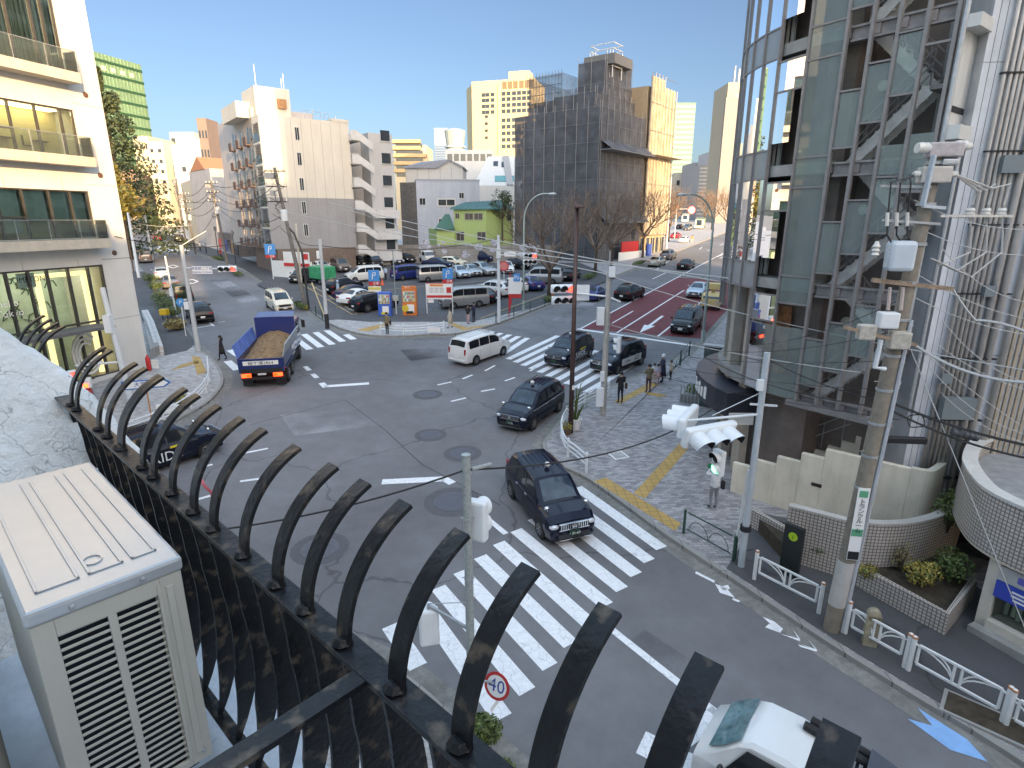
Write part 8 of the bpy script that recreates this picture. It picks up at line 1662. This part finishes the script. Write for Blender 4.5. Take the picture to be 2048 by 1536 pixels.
for s in (1, -1):
    m = MB(); m.bbox(.16, 5.1, s*1.2-.04, s*1.2+.04, 1.32, 1.8); m.build('side_wall', TB, t)
    m = MB(); m.plate([(.16, s*1.23, 1.81), (5.1, s*1.23, 1.81), (5.1, s*1.42, 2.55), (.16, s*1.42, 2.55)], .05, (0, s, -.25)); m.build('raised_side_board', mat('board_blue_worn', (.10, .2, .55), .5, var=.3, scale=2) if s > 0 else mat('board_silver', (.45, .48, .5), .5, .3, var=.15), t)
m = MB(); m.bbox(5.1, 5.2, -1.2, 1.2, 1.2, 3.15); m.plate([(5.2, -1.2, 3.15), (5.2, 1.2, 3.15), (6.2, 1.1, 3.3), (6.2, -1.1, 3.3)], .05, (0, 0, 1)); m.build('headboard', paint('truck_purple', (.02, .035, .16), .1, .4), t)
ld = MB(); nx, ny = 26, 14; rg = random.Random(11)
pts = [(.2+4.85*i/nx, -1.14+2.28*j/ny, 1.5+.5*math.sin(math.pi*j/ny)*(.3+.7*min(1, i/nx*1.5))+.28*(i/nx)**2+rg.uniform(-.05, .05)) for i in range(nx+1) for j in range(ny+1)]
ld.add(pts, [(i*(ny+1)+j, (i+1)*(ny+1)+j, (i+1)*(ny+1)+j+1, i*(ny+1)+j+1) for i in range(nx) for j in range(ny)]); tag(ld.build('earth_load', mat('brown_earth', (.22, .14, .075), .95, var=.5, scale=5, bump=.6, bscale=18), t))
m = MB(); m.bbox(5.55, 7.35, -1.15, 1.15, .9, 2.75); m.build('cab', TB, t, bevel=.12)
for s in (1, -1): m = MB(); m.bbox(5.95, 6.95, s*1.155-.01, s*1.155+.01, 1.75, 2.5); m.build('cab_window', CGLASS, t); m = MB(); m.box((7.2, s*1.4, 2.2), (.12, .22, .5)); m.bar((7.1, s*1.1, 2.6), (7.2, s*1.4, 2.45), .03); m.build('mirror', BLACKP, t)
m = MB(); m.bbox(7.35, 7.37, -1.0, 1.0, 1.7, 2.5); m.build('windscreen', CGLASSB, t)
for x in (1.35, 2.65, 6.35):
    for s in (1, -1): wheel(t, x, s*.98, .5, .32 if x > 5 else .5, s)
for s in (1, -1):
    m = MB(); m.box((.06, s*.85, .82), (.08, .5, .2)); m.build('tail_light', emit('truck_brake', (1, .06, .02), 3), t); m = MB(); m.box((.015, s*.72, .82), (.02, .2, .12)); m.build('indicator', mat('amber', (.8, .3, .02), .4), t)
    m = MB(); m.box((.45, s*.9, .35), (.03, .55, .5)); m.build('mud_flap', BLACKP, t); m = MB(); m.bbox(2.9, 5.6, s*1.12-.04, s*1.12+.04, .55, .95); m.build('side_guard', DARK, t); m = MB(); m.bbox(3.6, 4.6, s*.9-.25, s*.9+.2, .55, 1.05); m.build('fuel_tank', SIG, t, bevel=.06)
    m = MB(); m.plate([(.6, s*1.25, 1.0), (3.3, s*1.25, 1.0), (3.3, s*1.25, 1.08), (.6, s*1.25, 1.08)], .5, (0, s, 0)); m.build('mudguard', TB, t)
m = MB(); m.box((.05, 0, .95), (.03, .45, .24)); m.build('number_plate', LITW, t); m = MB(); m.box((3.4, -1.26, 1.62), (.9, .02, .24)); m.build('side_plate', LITW, t)
# ---- white kei truck bottom right
dK = G(1400, 1480)-G(1640, 1620); dK.z = 0; dK.normalize(); ck = G(1556, 1622)-dK*.25; ck.z = gz(ck.y)
t = thing('pickup_truck', 'white mini pickup truck with black rolls and tarpaulin at the bottom right', 'pickup truck', ck, math.atan2(dK.y, dK.x), tilt=True); KW = PAINT['white']
km = MB(); sec = [(1.7, .35, .75, .66), (1.68, .3, 1.0, .7), (1.45, .28, 1.2, .73), (1.2, .28, 1.42, .735), (.95, .28, 1.68, .71), (.75, .28, 1.78, .69), (.2, .28, 1.8, .69), (-.05, .28, 1.76, .70), (-.12, .3, 1.6, .71)]
rows = []
for x, z0, z1, hw in sec:
    belt = min(1.02, z1-.08); ry = hw*(.88 if z1 > 1.3 else .95); h_ = [(0, z0), (hw*.95, z0), (hw, z0+.2), (hw, belt), (hw*.99 if z1 < 1.2 else hw*.97, belt+.03), (ry, z1-.07), (ry-.08, z1), (0, z1+.03)]; rows.append([(x, y, z) for y, z in h_]+[(x, -y, z) for y, z in h_[-2:0:-1]])
mm = len(rows[0]); km.add([v for r_ in rows for v in r_], [(i*mm+j, i*mm+(j+1) % mm, (i+1)*mm+(j+1) % mm, (i+1)*mm+j) for i in range(len(rows)-1) for j in range(mm)]+[tuple(range(mm-1, -1, -1)), tuple((len(rows)-1)*mm+j for j in range(mm))]); km.build('cab', KW, t, smooth='auto')
m = MB(); m.plate([(1.5, .56, 1.19), (1.5, -.56, 1.19), (.93, -.55, 1.715), (.93, .55, 1.715)], .012, (.7, 0, .7)); 
wsn = Vector((.63, 0, .77)).normalized(); m = MB(); m.add([Vector(v)+wsn*.02 for v in ((1.44, .6, 1.235), (1.44, -.6, 1.235), (.94, -.56, 1.7), (.94, .56, 1.7), (1.2, .62, 1.45), (1.2, -.62, 1.45))], [(0, 1, 5, 4), (4, 5, 2, 3)]); m.build('windscreen', mat('kei_windscreen', (.12, .24, .26), .05, var=.5, scale=4, spec=1), t)
for s in (1, -1): m = MB(); m.add([(1.12, s*.735, 1.06), (.1, s*.735, 1.06), (.1, s*.655, 1.66), (.8, s*.655, 1.66)], [(0, 1, 2, 3)]); m.build('side_window', CGLASS, t); m = MB(); m.ball((1.15, s*.86, 1.15), .1, 10, 6, (.6, 1, 1.1)); m.build('door_mirror', BLACKP, t, smooth=True); m = MB(); m.ball((1.66, s*.5, .82), .13, 10, 6, (.5, 1.1, .8)); m.build('headlight', HLAMP, t, smooth=True); m = MB(); m.box((.1, s*.74, .95), (.14, .02, .03)); m.build('door_handle', BLACKP, t); m = MB(); m.box((.03, s*.736, .75), (.012, .006, .85)); m.box((1.0, s*.737, .72), (.012, .006, .6)); m.build('door_seam', SEAMM, t)
m = MB(); m.bbox(-1.75, -.16, -.72, .72, .62, .7); m.build('bed_floor', KW, t)
for s in (1, -1): m = MB(); m.bbox(-1.75, -.16, s*.72-.02, s*.72+.02, .7, 1.0); m.build('bed_side', KW, t)
m = MB(); m.bbox(-1.77, -1.73, -.72, .72, .65, 1.0); m.build('tailgate', KW, t); m = MB()
for y in (-.6, .6): m.tube([(-.2, y, .7), (-.2, y, 1.85)], .025, 6)
for z in (1.0, 1.3, 1.6, 1.85): m.tube([(-.2, -.6, z), (-.2, .6, z)], .02, 6)
m.build('headboard_rack', BLACKP, t)
for x in (1.0, -.95):
    for s in (1, -1): wheel(t, x, s*.64, .26, .15, s)
def kthing(nm, lab, cat, mbs): o = thing(nm, lab, cat, ck, t.rotation_euler.z); o.rotation_euler = t.rotation_euler; [b.build(n_, m_, o, smooth=s_) for b, n_, m_, s_ in mbs]; return o
a = MB()
for i in range(7): a.bbox(-.95+i*.105, -.9+i*.105, -.55, .55, 1.52, 1.56)
b = MB(); b.bbox(-1.0, -.2, -.58, -.55, 1.5, 1.58); b.bbox(-1.0, -.2, .55, .58, 1.5, 1.58); c = MB(); c.bbox(-.95, -.25, -.5, .5, .75, 1.3); kthing('crate_stack', 'black slatted crates behind the cab of the white pickup', 'crate', [(a, 'slat', mat('slat_navy', (.05, .055, .075), .4), False), (b, 'frame', STEEL, False), (c, 'body', DARK, False)])
a = MB(); a.tube([(-.95, -.38, 1.66), (.15, -.28, 1.9)], .075, 10); b = MB(); b.tube([(-.95, -.56, 1.66), (.08, -.5, 1.86)], .08, 10); c = MB(); c.tube([(-.3, -.32, 1.815), (-.22, -.315, 1.835)], .08, 10); kthing('rolled_sheet', 'two black rolls strapped over the white pickup cab', 'roll', [(a, 'roll', DARK, 'auto'), (b, 'roll', DARK, 'auto'), (c, 'strap', mat('strap_cream', (.6, .5, .3), .6), 'auto')])
a = MB(); a.plate([(-.85, .5, 1.62), (-.85, -.5, 1.9), (-1.65, -.55, 1.6), (-1.65, .5, 1.35)], .5, (0, 0, 1)); kthing('tarpaulin_load', 'dark blue tarpaulin covered box standing in the white pickup bed', 'load', [(a, 'cover', mat('navy_tarp', (.035, .05, .07), .55, var=.15, scale=3, bump=.2, bscale=12), False)])
# ---- small trucks, tarpaulin van, bus, construction vehicle, scooter
def box_truck(lab, p, q, cab, body, L_=4.7, W=1.75, Hc=1.95, Hb=2.2, name='truck', cat='truck', lift_=0, bed=True):
    a, b = G(*p), G(*q); d = b-a; d.z = 0; d.normalize(); c = (a+b)/2; c.z = gz(c.y)+lift_; t = thing(name, lab, cat, c, math.atan2(d.y, d.x), tilt=True)
    m = MB(); x1 = L_/2; m.add([(x, s*W/2, z) for s in (1, -1) for x, z in ((x1, .4), (x1, 1.1), (x1-.35, Hc), (x1-1.6, Hc), (x1-1.6, .4))], [(4, 3, 2, 1, 0), (5, 6, 7, 8, 9)]+[(i, (i+1) % 5, 5+(i+1) % 5, 5+i) for i in range(5)]); m.build('cab', cab, t, bevel=.06)
    n = Vector((.92, 0, .38)); m = MB(); m.add([Vector(v)+n*.02 for v in ((x1-.02, .75, 1.15), (x1-.02, -.75, 1.15), (x1-.31, -.7, Hc-.1), (x1-.31, .7, Hc-.1))], [(0, 1, 2, 3)]); m.build('windscreen', CGLASSB, t)
    for s in (1, -1): m = MB(); m.add([(x1-.2, s*(W/2+.01), 1.15), (x1-.45, s*(W/2+.01), Hc-.12), (x1-1.3, s*(W/2+.01), Hc-.12), (x1-1.3, s*(W/2+.01), 1.15)], [(0, 1, 2, 3)]); m.build('side_window', CGLASS, t); m = MB(); m.box((x1+.01, s*.6, .75), (.05, .28, .18)); m.build('headlight', HLAMP, t); m = MB(); m.box((x1-.1, s*(W/2+.15), 1.5), (.06, .16, .3)); m.build('mirror', BLACKP, t)
    m = MB(); m.bbox(-L_/2, x1-1.65, -W/2, W/2, .7, Hb if not bed else 1.15); m.build('load_body', body, t, bevel=.04)
    for x in (x1-.85, -L_/2+.9):
        for s in (1, -1): wheel(t, x, s*(W/2-.12), .34, .22, s)
    return t
box_truck('flatbed truck under a bright green tarpaulin in the car park', (660, 572), (618, 566), DARK, mat('green_tarp', (.015, .28, .13), .5, var=.25, scale=2, bump=.5, bscale=3), 4.4, 1.8, 1.8, 2.1, bed=False, lift_=KH); box_truck('white mini truck against the graffiti wall', (836, 522), (868, 530), WHITE, SIG, 3.4, 1.5, 1.8, 2, lift_=KH)
t = box_truck('yellow works truck with a lift arm beside the street lamp and tower', (1432, 600), (1415, 629), mat('works_yellow', (.62, .48, .22), .5), mat('works_yellow', (.62, .48, .22), .5), 4.4, 1.7, 1.5, 1.2); m = MB(); m.box((.4, 0, 2.1), (1.0, 1.3, .5)); m.box((.4, 0, 1.7), (.3, .3, .6)); m.build('lift_basket', mat('works_yellow', (.6, .38, .06), .5), t)
box_truck('far white and green city bus coming down the right-hand road', (1405, 452), (1392, 464), mat('bus_cream', (.6, .6, .5), .4), mat('bus_green', (.25, .38, .22), .4), 9, 2.4, 2.8, 2.9, 'bus', 'bus', bed=False); box_truck('far grey truck at the left kerb of the right-hand road', (1374, 441), (1366, 449), SIG, mat('truck_greengrey', (.25, .32, .28), .5), 7, 2.3, 2.6, 3, bed=False)
sg_ = thing('delivery_scooter', 'red delivery scooter with a white box and lit tail lamp at the shop front', 'scooter', G(182, 800, 0)+Vector((0, 0, .05)), R(120)); 
for x in (.6, -.6): m = MB(); m.lathe([(.14, -.05), (.23, -.05), (.23, .05), (.14, .05)], (x, 0, .23), 14, Matrix.Rotation(R(90), 3, 'X')); m.build('wheel', TYRE, sg_)
m = MB(); m.tube([(.62, 0, .25), (.5, 0, .6), (.42, 0, 1.0)], .07, 8); m.box((-.1, 0, .35), (.8, .3, .12)); m.box((-.4, 0, .6), (.6, .32, .35)); m.build('body', RED, sg_, bevel=.03); m = MB(); m.box((-.55, 0, 1.05), (.5, .5, .5)); m.build('cargo_box', LITW, sg_, bevel=.04); m = MB(); m.box((-.81, 0, .95), (.03, .22, .2)); m.build('tail_light', emit('scooter_red', (1, .08, .03), 4), sg_); m = MB(); m.tube([(.42, -.32, 1.02), (.42, .32, 1.02)], .025, 6); m.build('handlebar', BLACKP, sg_)
mp_ = thing('mini_parking_post', 'red and white parking flag post in front of the right fence', 'sign', G(1018, 634, KH)); m = MB(); m.tube([(0, 0, 0), (0, 0, 1.9)], .05, 6); m.build('post', RED, mp_); m = MB(); m.box((.12, 0, 1.5), (.22, .05, .8)); m.build('flag', RED, mp_)
# ---- people
SKIN = mat('skin', (.52, .33, .24), .6, var=.05); HAIR = mat('hair_black', (.015, .012, .01), .5, var=.2)
def cloth(n, c): return mat('cloth_'+n, c, .85, var=.15, scale=12, bump=.15, bscale=30)
def person(lab, px, py, face, h_=1.66, coat=None, legs=None, shoes=DARK, hair=HAIR, pose='stand', long_=0, hat=None, bag=None, lift_=KH, skirt=False, group=None, base=None, hold=None):
    b = base or G(px, py, lift_); t = thing('person', lab, 'person', b, face, group); k = h_/1.7
    V = lambda x, y, z: Vector((x*k, y*k, z*k)); st = .22 if pose == 'walk' else .03
    J = dict(pel=V(0, 0, .92), wai=V(0, 0, 1.08), che=V(.01, 0, 1.28), nec=V(.0, 0, 1.44), chin=V(.02, 0, 1.50), hd=V(.02, 0, 1.6), crown=V(.0, 0, 1.68))
    E_ = [('pel', 'wai'), ('wai', 'che'), ('che', 'nec'), ('nec', 'chin'), ('chin', 'hd'), ('hd', 'crown')]; Rd = dict(pel=.145, wai=.13, che=.15, nec=.06, chin=.07, hd=.095, crown=.07)
    for s, n in ((1, 'l'), (-1, 'r')):
        f = st*s
        J.update({n+'hip': V(0, .09*s, .87), n+'kn': V(f*.6+.02, .095*s, .48), n+'an': V(f-.03, .09*s, .09), n+'to': V(f+.14, .1*s, .035)}); E_ += [('pel', n+'hip'), (n+'hip', n+'kn'), (n+'kn', n+'an'), (n+'an', n+'to')]; Rd.update({n+'hip': .095, n+'kn': .06, n+'an': .04, n+'to': .038})
        if pose == 'photo': el, wr = V(.16, .26*s, 1.28), V(.22, .09*s, 1.52)
        elif pose == 'phone': el, wr = V(.05, .24*s, 1.12), V(.26, .08*s, 1.2)
        elif pose == 'walk': el, wr = V(-.08*s, .25*s, 1.12), V(.06-.12*s, .24*s, .88)
        else: el, wr = V(-.02, .24*s, 1.12), V(.06, .22*s, .88)
        J.update({n+'sh': V(0, .18*s, 1.38), n+'el': el, n+'wr': wr}); E_ += [('che', n+'sh'), (n+'sh', n+'el'), (n+'el', n+'wr')]; Rd.update({n+'sh': .075, n+'el': .052, n+'wr': .038})
    big = 1.15 if coat and long_ else 1.0
    names = list(J); me = bpy.data.meshes.new('body'); me.from_pydata([tuple(J[n]) for n in names], [(names.index(a), names.index(c)) for a, c in E_], []); o = bpy.data.objects.new('body', me); scene.collection.objects.link(o)
    md = o.modifiers.new('skin', 'SKIN'); md.use_smooth_shade = True
    for i, n in enumerate(names): r_ = Rd[n]*k*(big if n in ('pel', 'wai', 'che') else 1); me.skin_vertices[0].data[i].radius = (r_, r_*(.78 if n in ('pel', 'wai', 'che') else 1)) if 0 else (r_, r_); me.skin_vertices[0].data[i].use_root = (n == 'pel')
    o.modifiers.new('sub', 'SUBSURF').levels = 1
    bm = bpy.data.meshes.new_from_object(o.evaluated_get(bpy.context.evaluated_depsgraph_get())); bpy.data.objects.remove(o)
    mats_ = [SKIN, coat, legs, shoes]; bm.materials.clear(); [bm.materials.append(m_) for m_ in mats_]
    seg_ = [(a, c, 0 if c in ('chin', 'hd', 'crown') else 3 if c[1:] == 'to' else 2 if c[1:] in ('kn', 'an') else 1) for a, c in E_]
    for p in bm.polygons:
        best = (9, 1)
        for a, c, mi in seg_:
            u = J[c]-J[a]; q = max(0, min(1, (p.center-J[a]).dot(u)/u.length_squared)); d = (p.center-J[a]-u*q).length-.5*(Rd[a]+(Rd[c]-Rd[a])*q)*k
            if d < best[0]: best = (d, mi)
        p.material_index = best[1]; p.use_smooth = True
    # five separate fingers on each hand, joined into the body mesh
    hm = MB()
    for s, n in ((1, 'l'), (-1, 'r')):
        w, e = J[n+'wr'], J[n+'el']; d = (w-e).normalized(); u = Vector((0, 0, 1)).cross(d); u = u.normalized() if u.length > .1 else Vector((1, 0, 0)); v = d.cross(u)
        hm.tube([w-d*.02*k, w+d*.04*k, w+d*.085*k], [.03*k, .038*k, .03*k], 6)
        for j in range(4): a = w+d*.08*k+u*(.03-.02*j)*k; L_ = (.06, .07, .066, .052)[j]*k; hm.tube([a, a+d*L_*.5-v*.006, a+d*L_*.9-v*.02*k], [.009*k, .0085*k, .006*k], 5)
        a = w+d*.03*k+u*.035*k*(-s if 0 else 1); hm.tube([a, a+d*.03*k+u*.022*k, a+d*.055*k+u*.02*k-v*.01], [.011*k, .01*k, .007*k], 5)
    nv = len(bm.vertices); vs = [tuple(v.co) for v in bm.vertices]+[tuple(v) for v in hm.v]; fs = [tuple(p.vertices) for p in bm.polygons]+[tuple(nv+i for i in f) for f in hm.f]; mi = [p.material_index for p in bm.polygons]+[0]*len(hm.f)
    nm = MB(); c_ = J['hd']; nm.ball(c_+V(.105, 0, -.015), .018*k, 6, 4); nm.ball(c_+V(.02, .1, -.01), .025*k, 6, 4, (.5, .4, 1)); nm.ball(c_+V(.02, -.1, -.01), .025*k, 6, 4, (.5, .4, 1)); n0 = len(vs); vs += [tuple(v) for v in nm.v]; fs += [tuple(n0+i for i in f) for f in nm.f]; mi += [0]*len(nm.f)
    fb = bpy.data.meshes.new('body'); fb.from_pydata(vs, [], fs); [fb.materials.append(m_) for m_ in mats_]; fb.polygons.foreach_set('material_index', mi); fb.polygons.foreach_set('use_smooth', [True]*len(fs)); ob = bpy.data.objects.new('body', fb); scene.collection.objects.link(ob); ob.parent = t
    ey = MB(); [ey.ball(c_+V(.093, .035*s, .01), .012*k, 6, 4) for s in (1, -1)]; ey.build('eyes', DARK, t); mo = MB(); mo.box(c_+V(.098, 0, -.06), (.01*k, .045*k, .01*k)); mo.build('mouth', mat('lip', (.35, .14, .12), .5), t)
    hr = MB(); prof = [(.112*k*math.sin(R(a)), .125*k*math.cos(R(a))) for a in range(0, 106, 15)]; prof[0] = (.004, .125*k); hr.lathe(prof[::-1], c_+V(-.018, 0, .015), 14)
    if long_: hr.tube([c_+V(-.06, 0, .0), c_+V(-.09, 0, -.14), c_+V(-.1, 0, -.3)], [.1*k, .1*k, .05*k], 8)
    hr.build('hair', hair, t, smooth=True)
    if skirt:
        sk = MB(); z0 = (.45 if skirt == 1 else .62); sk.lathe([(.25*k, z0*k), (.2*k, .8*k), (.165*k, 1.0*k), (.15*k, 1.1*k)], (0, 0, 0), 16, Matrix.Diagonal((.85, 1, 1))); sk.build('skirt', coat if skirt == 1 else legs, t, smooth=True)
    if hat: hm = MB(); hm.lathe([(.17*k, 1.6*k), (.12*k, 1.63*k), (.115*k, 1.7*k), (.06*k, 1.76*k), (.005, 1.765*k)], (0, 0, 0), 14); hm.build('hat', hat, t, smooth=True)
    if bag: bg_ = MB(); bg_.box(V(-.02, .3*bag[1], .92), (.14*k, .1*k, .3*k)); bg_.tube([V(0, .3*bag[1], 1.06), V(0, .24*bag[1], 1.25), V(0, .1*bag[1], 1.46)], .012, 4); bg_.build('bag', bag[0], t, bevel=.02)
    return t
BLK = cloth('black', (.02, .02, .024)); WHC = cloth('white', (.7, .7, .7)); GRYC = cloth('grey', (.22, .23, .25)); NVY = cloth('navy', (.025, .03, .06)); BEI = cloth('beige', (.5, .43, .33)); OLV = cloth('olive', (.2, .17, .1)); PNK = cloth('pink', (.55, .35, .35)); LIL = cloth('lilac', (.5, .48, .6)); SKB = cloth('sky', (.35, .48, .6)); BRG = cloth('maroon', (.09, .03, .05))
tow = lambda px, py, qx, qy: (lambda d: math.atan2(d.y, d.x))(G(qx, qy)-G(px, py))
person('person in a white hooded jacket and grey trousers photographing from the plaza', 1425, 1017, R(100), 1.66, WHC, GRYC, pose='photo', hat=WHC, bag=(BLK, -1))
person('person in a dark coat with a brown shoulder bag beside the signal pole', 1240, 806, R(110), 1.7, BLK, BLK, pose='phone', bag=(cloth('leather', (.1, .06, .04)), -1)); person('person in an olive top with a cream tote bag at the crossing', 1296, 785, R(105), 1.62, OLV, BRG, pose='phone', bag=(BEI, -1))
person('person in a white bucket hat and dark dress beside the children', 1324, 765, R(190), 1.66, NVY, NVY, hat=WHC, skirt=1, pose='phone'); person('child in a lilac top and pale skirt waiting at the crossing', 1315, 769, R(120), 1.2, LIL, PNK, skirt=2, hat=NVY); person('child in white partly hidden behind the olive topped person', 1307, 767, R(110), 1.2, WHC, PNK, skirt=2); person('child in a cream top and dark shorts standing apart by the fence', 1341, 760, R(190), 1.18, BEI, BLK)
person('person in a long black coat stepping off the left kerb', 446, 720, R(200), 1.66, BLK, BLK, long_=1, skirt=1, pose='walk', bag=(BLK, 1), lift_=.01)
person('person in a brown jacket behind the guard rail by the vending machines', 775, 668, R(250), 1.68, OLV, BLK, bag=(BLK, 1)); person('person in a pale coat walking past the price board', 901, 656, R(200), 1.62, BEI, BEI, long_=1, skirt=1, pose='walk')
person('person in a dark jacket and beige trousers of the couple at the corner', 936, 648, R(60), 1.64, BLK, PNK, pose='phone', group='couple standing close at the car park corner'); person('taller person in dark clothes of the couple at the corner', 948, 645, R(150), 1.74, NVY, BLK, pose='phone', group='couple standing close at the car park corner')
person('car park attendant in a pale blue jacket among the front row', 677, 594, R(220), 1.7, SKB, SKB, hat=SKB); person('second attendant in pale blue beside the orange cones', 772, 560, R(240), 1.7, SKB, NVY); person('distant person in dark clothes on the far left-hand street', 325, 482, R(90), 1.7, BLK, BLK, lift_=0); person('distant person in white on the pavement by the shops', 401, 502, R(0), 1.65, WHC, BLK); person('distant person in grey on the pavement by the shops', 413, 506, R(200), 1.65, GRYC, BLK); person('distant person in orange beside the white car in sun', 1384, 486, R(270), 1.7, cloth('orange', (.6, .25, .1)), BEI, lift_=0); person('person in red near the balcony block door', 443, 517, R(250), 1.65, cloth('red', (.4, .05, .05)), BLK)
# ---- overhead cables
CAB = mat('cable_black', (.02, .02, .02), .6, var=0); CABP = mat('cable_pale', (.5, .5, .48), .5, var=0)
def cable(lab, p, q, sag=.5, r=.014, m=CAB, n=18, group='overhead cables'):
    p, q = Vector(p), Vector(q); mb = MB(); mb.tube([p.lerp(q, i/n)-Vector((0, 0, sag*4*(i/n)*(1-i/n))) for i in range(n+1)], r, 5); o = mb.build('overhead_cable', m); tag(o, lab, 'cable', group); THINGS.append(o)
pt5 = b0+Vector((0, 0, hp-.25)); cable('black cable from the near galvanised post towards the right plaza', pt5, P(1440, 808, 19), .55, .02); cable('black cable from the near galvanised post past the railing bars', pt5, P(180, 1078, 8.5), .3, .018); 
m = MB(); m.tube([pt5.lerp(P(1440, 808, 19), .01+f)-Vector((0, 0, .02)) for f in (0, .02, .04)], .035, 8); o = m.build('cable_clamp', GALV); tag(o, 'galvanised cable clamp at the top of the near post', 'clamp')
cable('pale cable from the car park lamp across to the glass tower', P(660, 405, 62), P(1480, 570, 24), .3, .03, CABP); cable('pale cable above the car park running to the right', P(560, 420, 66), P(1650, 578, 20), .5, .028, CABP); cable('pale cable sloping from the signal pole to the right edge', P(1200, 545, 28.2), P(2060, 742, 14), .3, .016, CABP); cable('pale cable from the left sloping past the brown lamp', P(700, 420, 60), P(1215, 548, 28), .3, .025, CABP); cable('pale low cable crossing the red lane', P(1205, 645, 28), P(1720, 745, 16), .2, .014, CABP)
cable('black cable from the right signal pole up to the utility pole', P(1530, 715, 15.4), PXU(1790, 808), .15, .015); cable('second black cable from the right signal pole to the utility pole', P(1410, 715, 22), PXU(1770, 815), .3, .015); cable('thick cable bundle from the utility pole to the right edge', PXU(1790, 808), P(2100, 900, 11), .1, .03); cable('second thick cable bundle below the first at the right edge', PXU(1785, 822), P(2100, 925, 11), .15, .025)
cable('pale twisted cable leaving the utility pole at tank height', PXU(1905, 578), PXU(1950, 640, .1), .03, .025, CABP); cable('pale twisted cable sagging to the right edge', PXU(1950, 640, .1), P(2100, 690, 12), -.12, .03, CABP); cable('white guy wire slanting down to the right footpath', PXU(1822, 700), P(2080, 1330, 10.6), 0, .012, CABP); cable('pale cable bundle from the rusty arm to the right edge', PXU(1830, 690), P(2100, 765, 11), .25, .03, CABP); cable('thin wire from the rusty arm to the stair terrace', PXU(1830, 690), P(2040, 850, 14), .05, .01, CABP)
rg = random.Random(4)
for i in range(9): cable('thin pale service wire fanning from the utility pole gear to the right edge', PXU(1850+rg.uniform(-40, 40), 400+i*48), P(2110, 480+i*55+rg.uniform(-30, 30), 12), rg.uniform(.1, .4), .009, CABP, group='service wires fanning to the right edge')
for i in range(5): cable('thin dark drop wire between the utility pole and the left signal poles', PXU(1800, 600+i*60), P(1500-i*60, 690+i*12, 18+i), rg.uniform(.1, .3), .008, group='drop wires left of the utility pole')
t = thing('cable_closure', 'black ribbed cable closure hanging on the right-hand bundle', 'cable closure', P(1930, 868, 11.9)); m = MB()
for i in range(5): m.lathe([(.06, -.06), (.085, -.03), (.085, .03), (.06, .06)], (-.24+i*.12, 0, .04-i*.03), 12, Matrix.Rotation(R(100), 3, 'Y'))
m.build('shell', mat('closure_grey', (.07, .07, .075), .4), t, smooth='auto')
for i, (dz, dx) in enumerate(((-.3, -.8), (-1.6, .8), (-2.9, -.8), (-4.2, .2), (-1.6, -.3))):
    cable(['top', 'second', 'third', 'lowest', 'middle'][i]+' black street cable from the leaning pole to the balcony block pole', tA+Vector((dx, 0, dz)), tB_+Vector((dx, 0, dz*.8)), 1.0+.2*i, .03); cable(['top', 'second', 'third', 'lowest', 'middle'][i]+' black street cable continuing down the left-hand street', tB_+Vector((dx, 0, dz*.8)), tC+Vector((dx, 0, dz*.8)), 1.0, .035); cable(['top', 'second', 'third', 'lowest', 'middle'][i]+' far black cable at the end of the left-hand street', tC+Vector((dx, 0, dz*.8)), tD+Vector((dx, 0, dz*.8)), 1.0, .04)
cable('pale cable from the leaning pole to the entrance corner post', tA+Vector((0, 0, -5.2)), b4+Vector((0, 0, h4-.5)), .5, .025); cable('pale cable from the corner post to the car park signal pole', b4+Vector((0, 0, h4-.5)), b3+Vector((0, 0, h3-.3)), .6, .025); cable('pale cable across the left-hand street from the brown lamp', G(268, 545)+Vector((0, 0, 7)), P(385, 450, 80), .5, .03, CABP); cable('cable from the white building wall to the leaning pole', LB.pt(.8, gz(36)+8.2, .1), tA+Vector((0, 0, -5)), 1.2, .025); cable('cable from the balcony pole to the left signal pole', tB_+Vector((0, 0, -4)), b5+Vector((0, 0, h5)), .8, .025)
for o in list(bpy.data.objects):
    if '_o' in o: del o['_o']
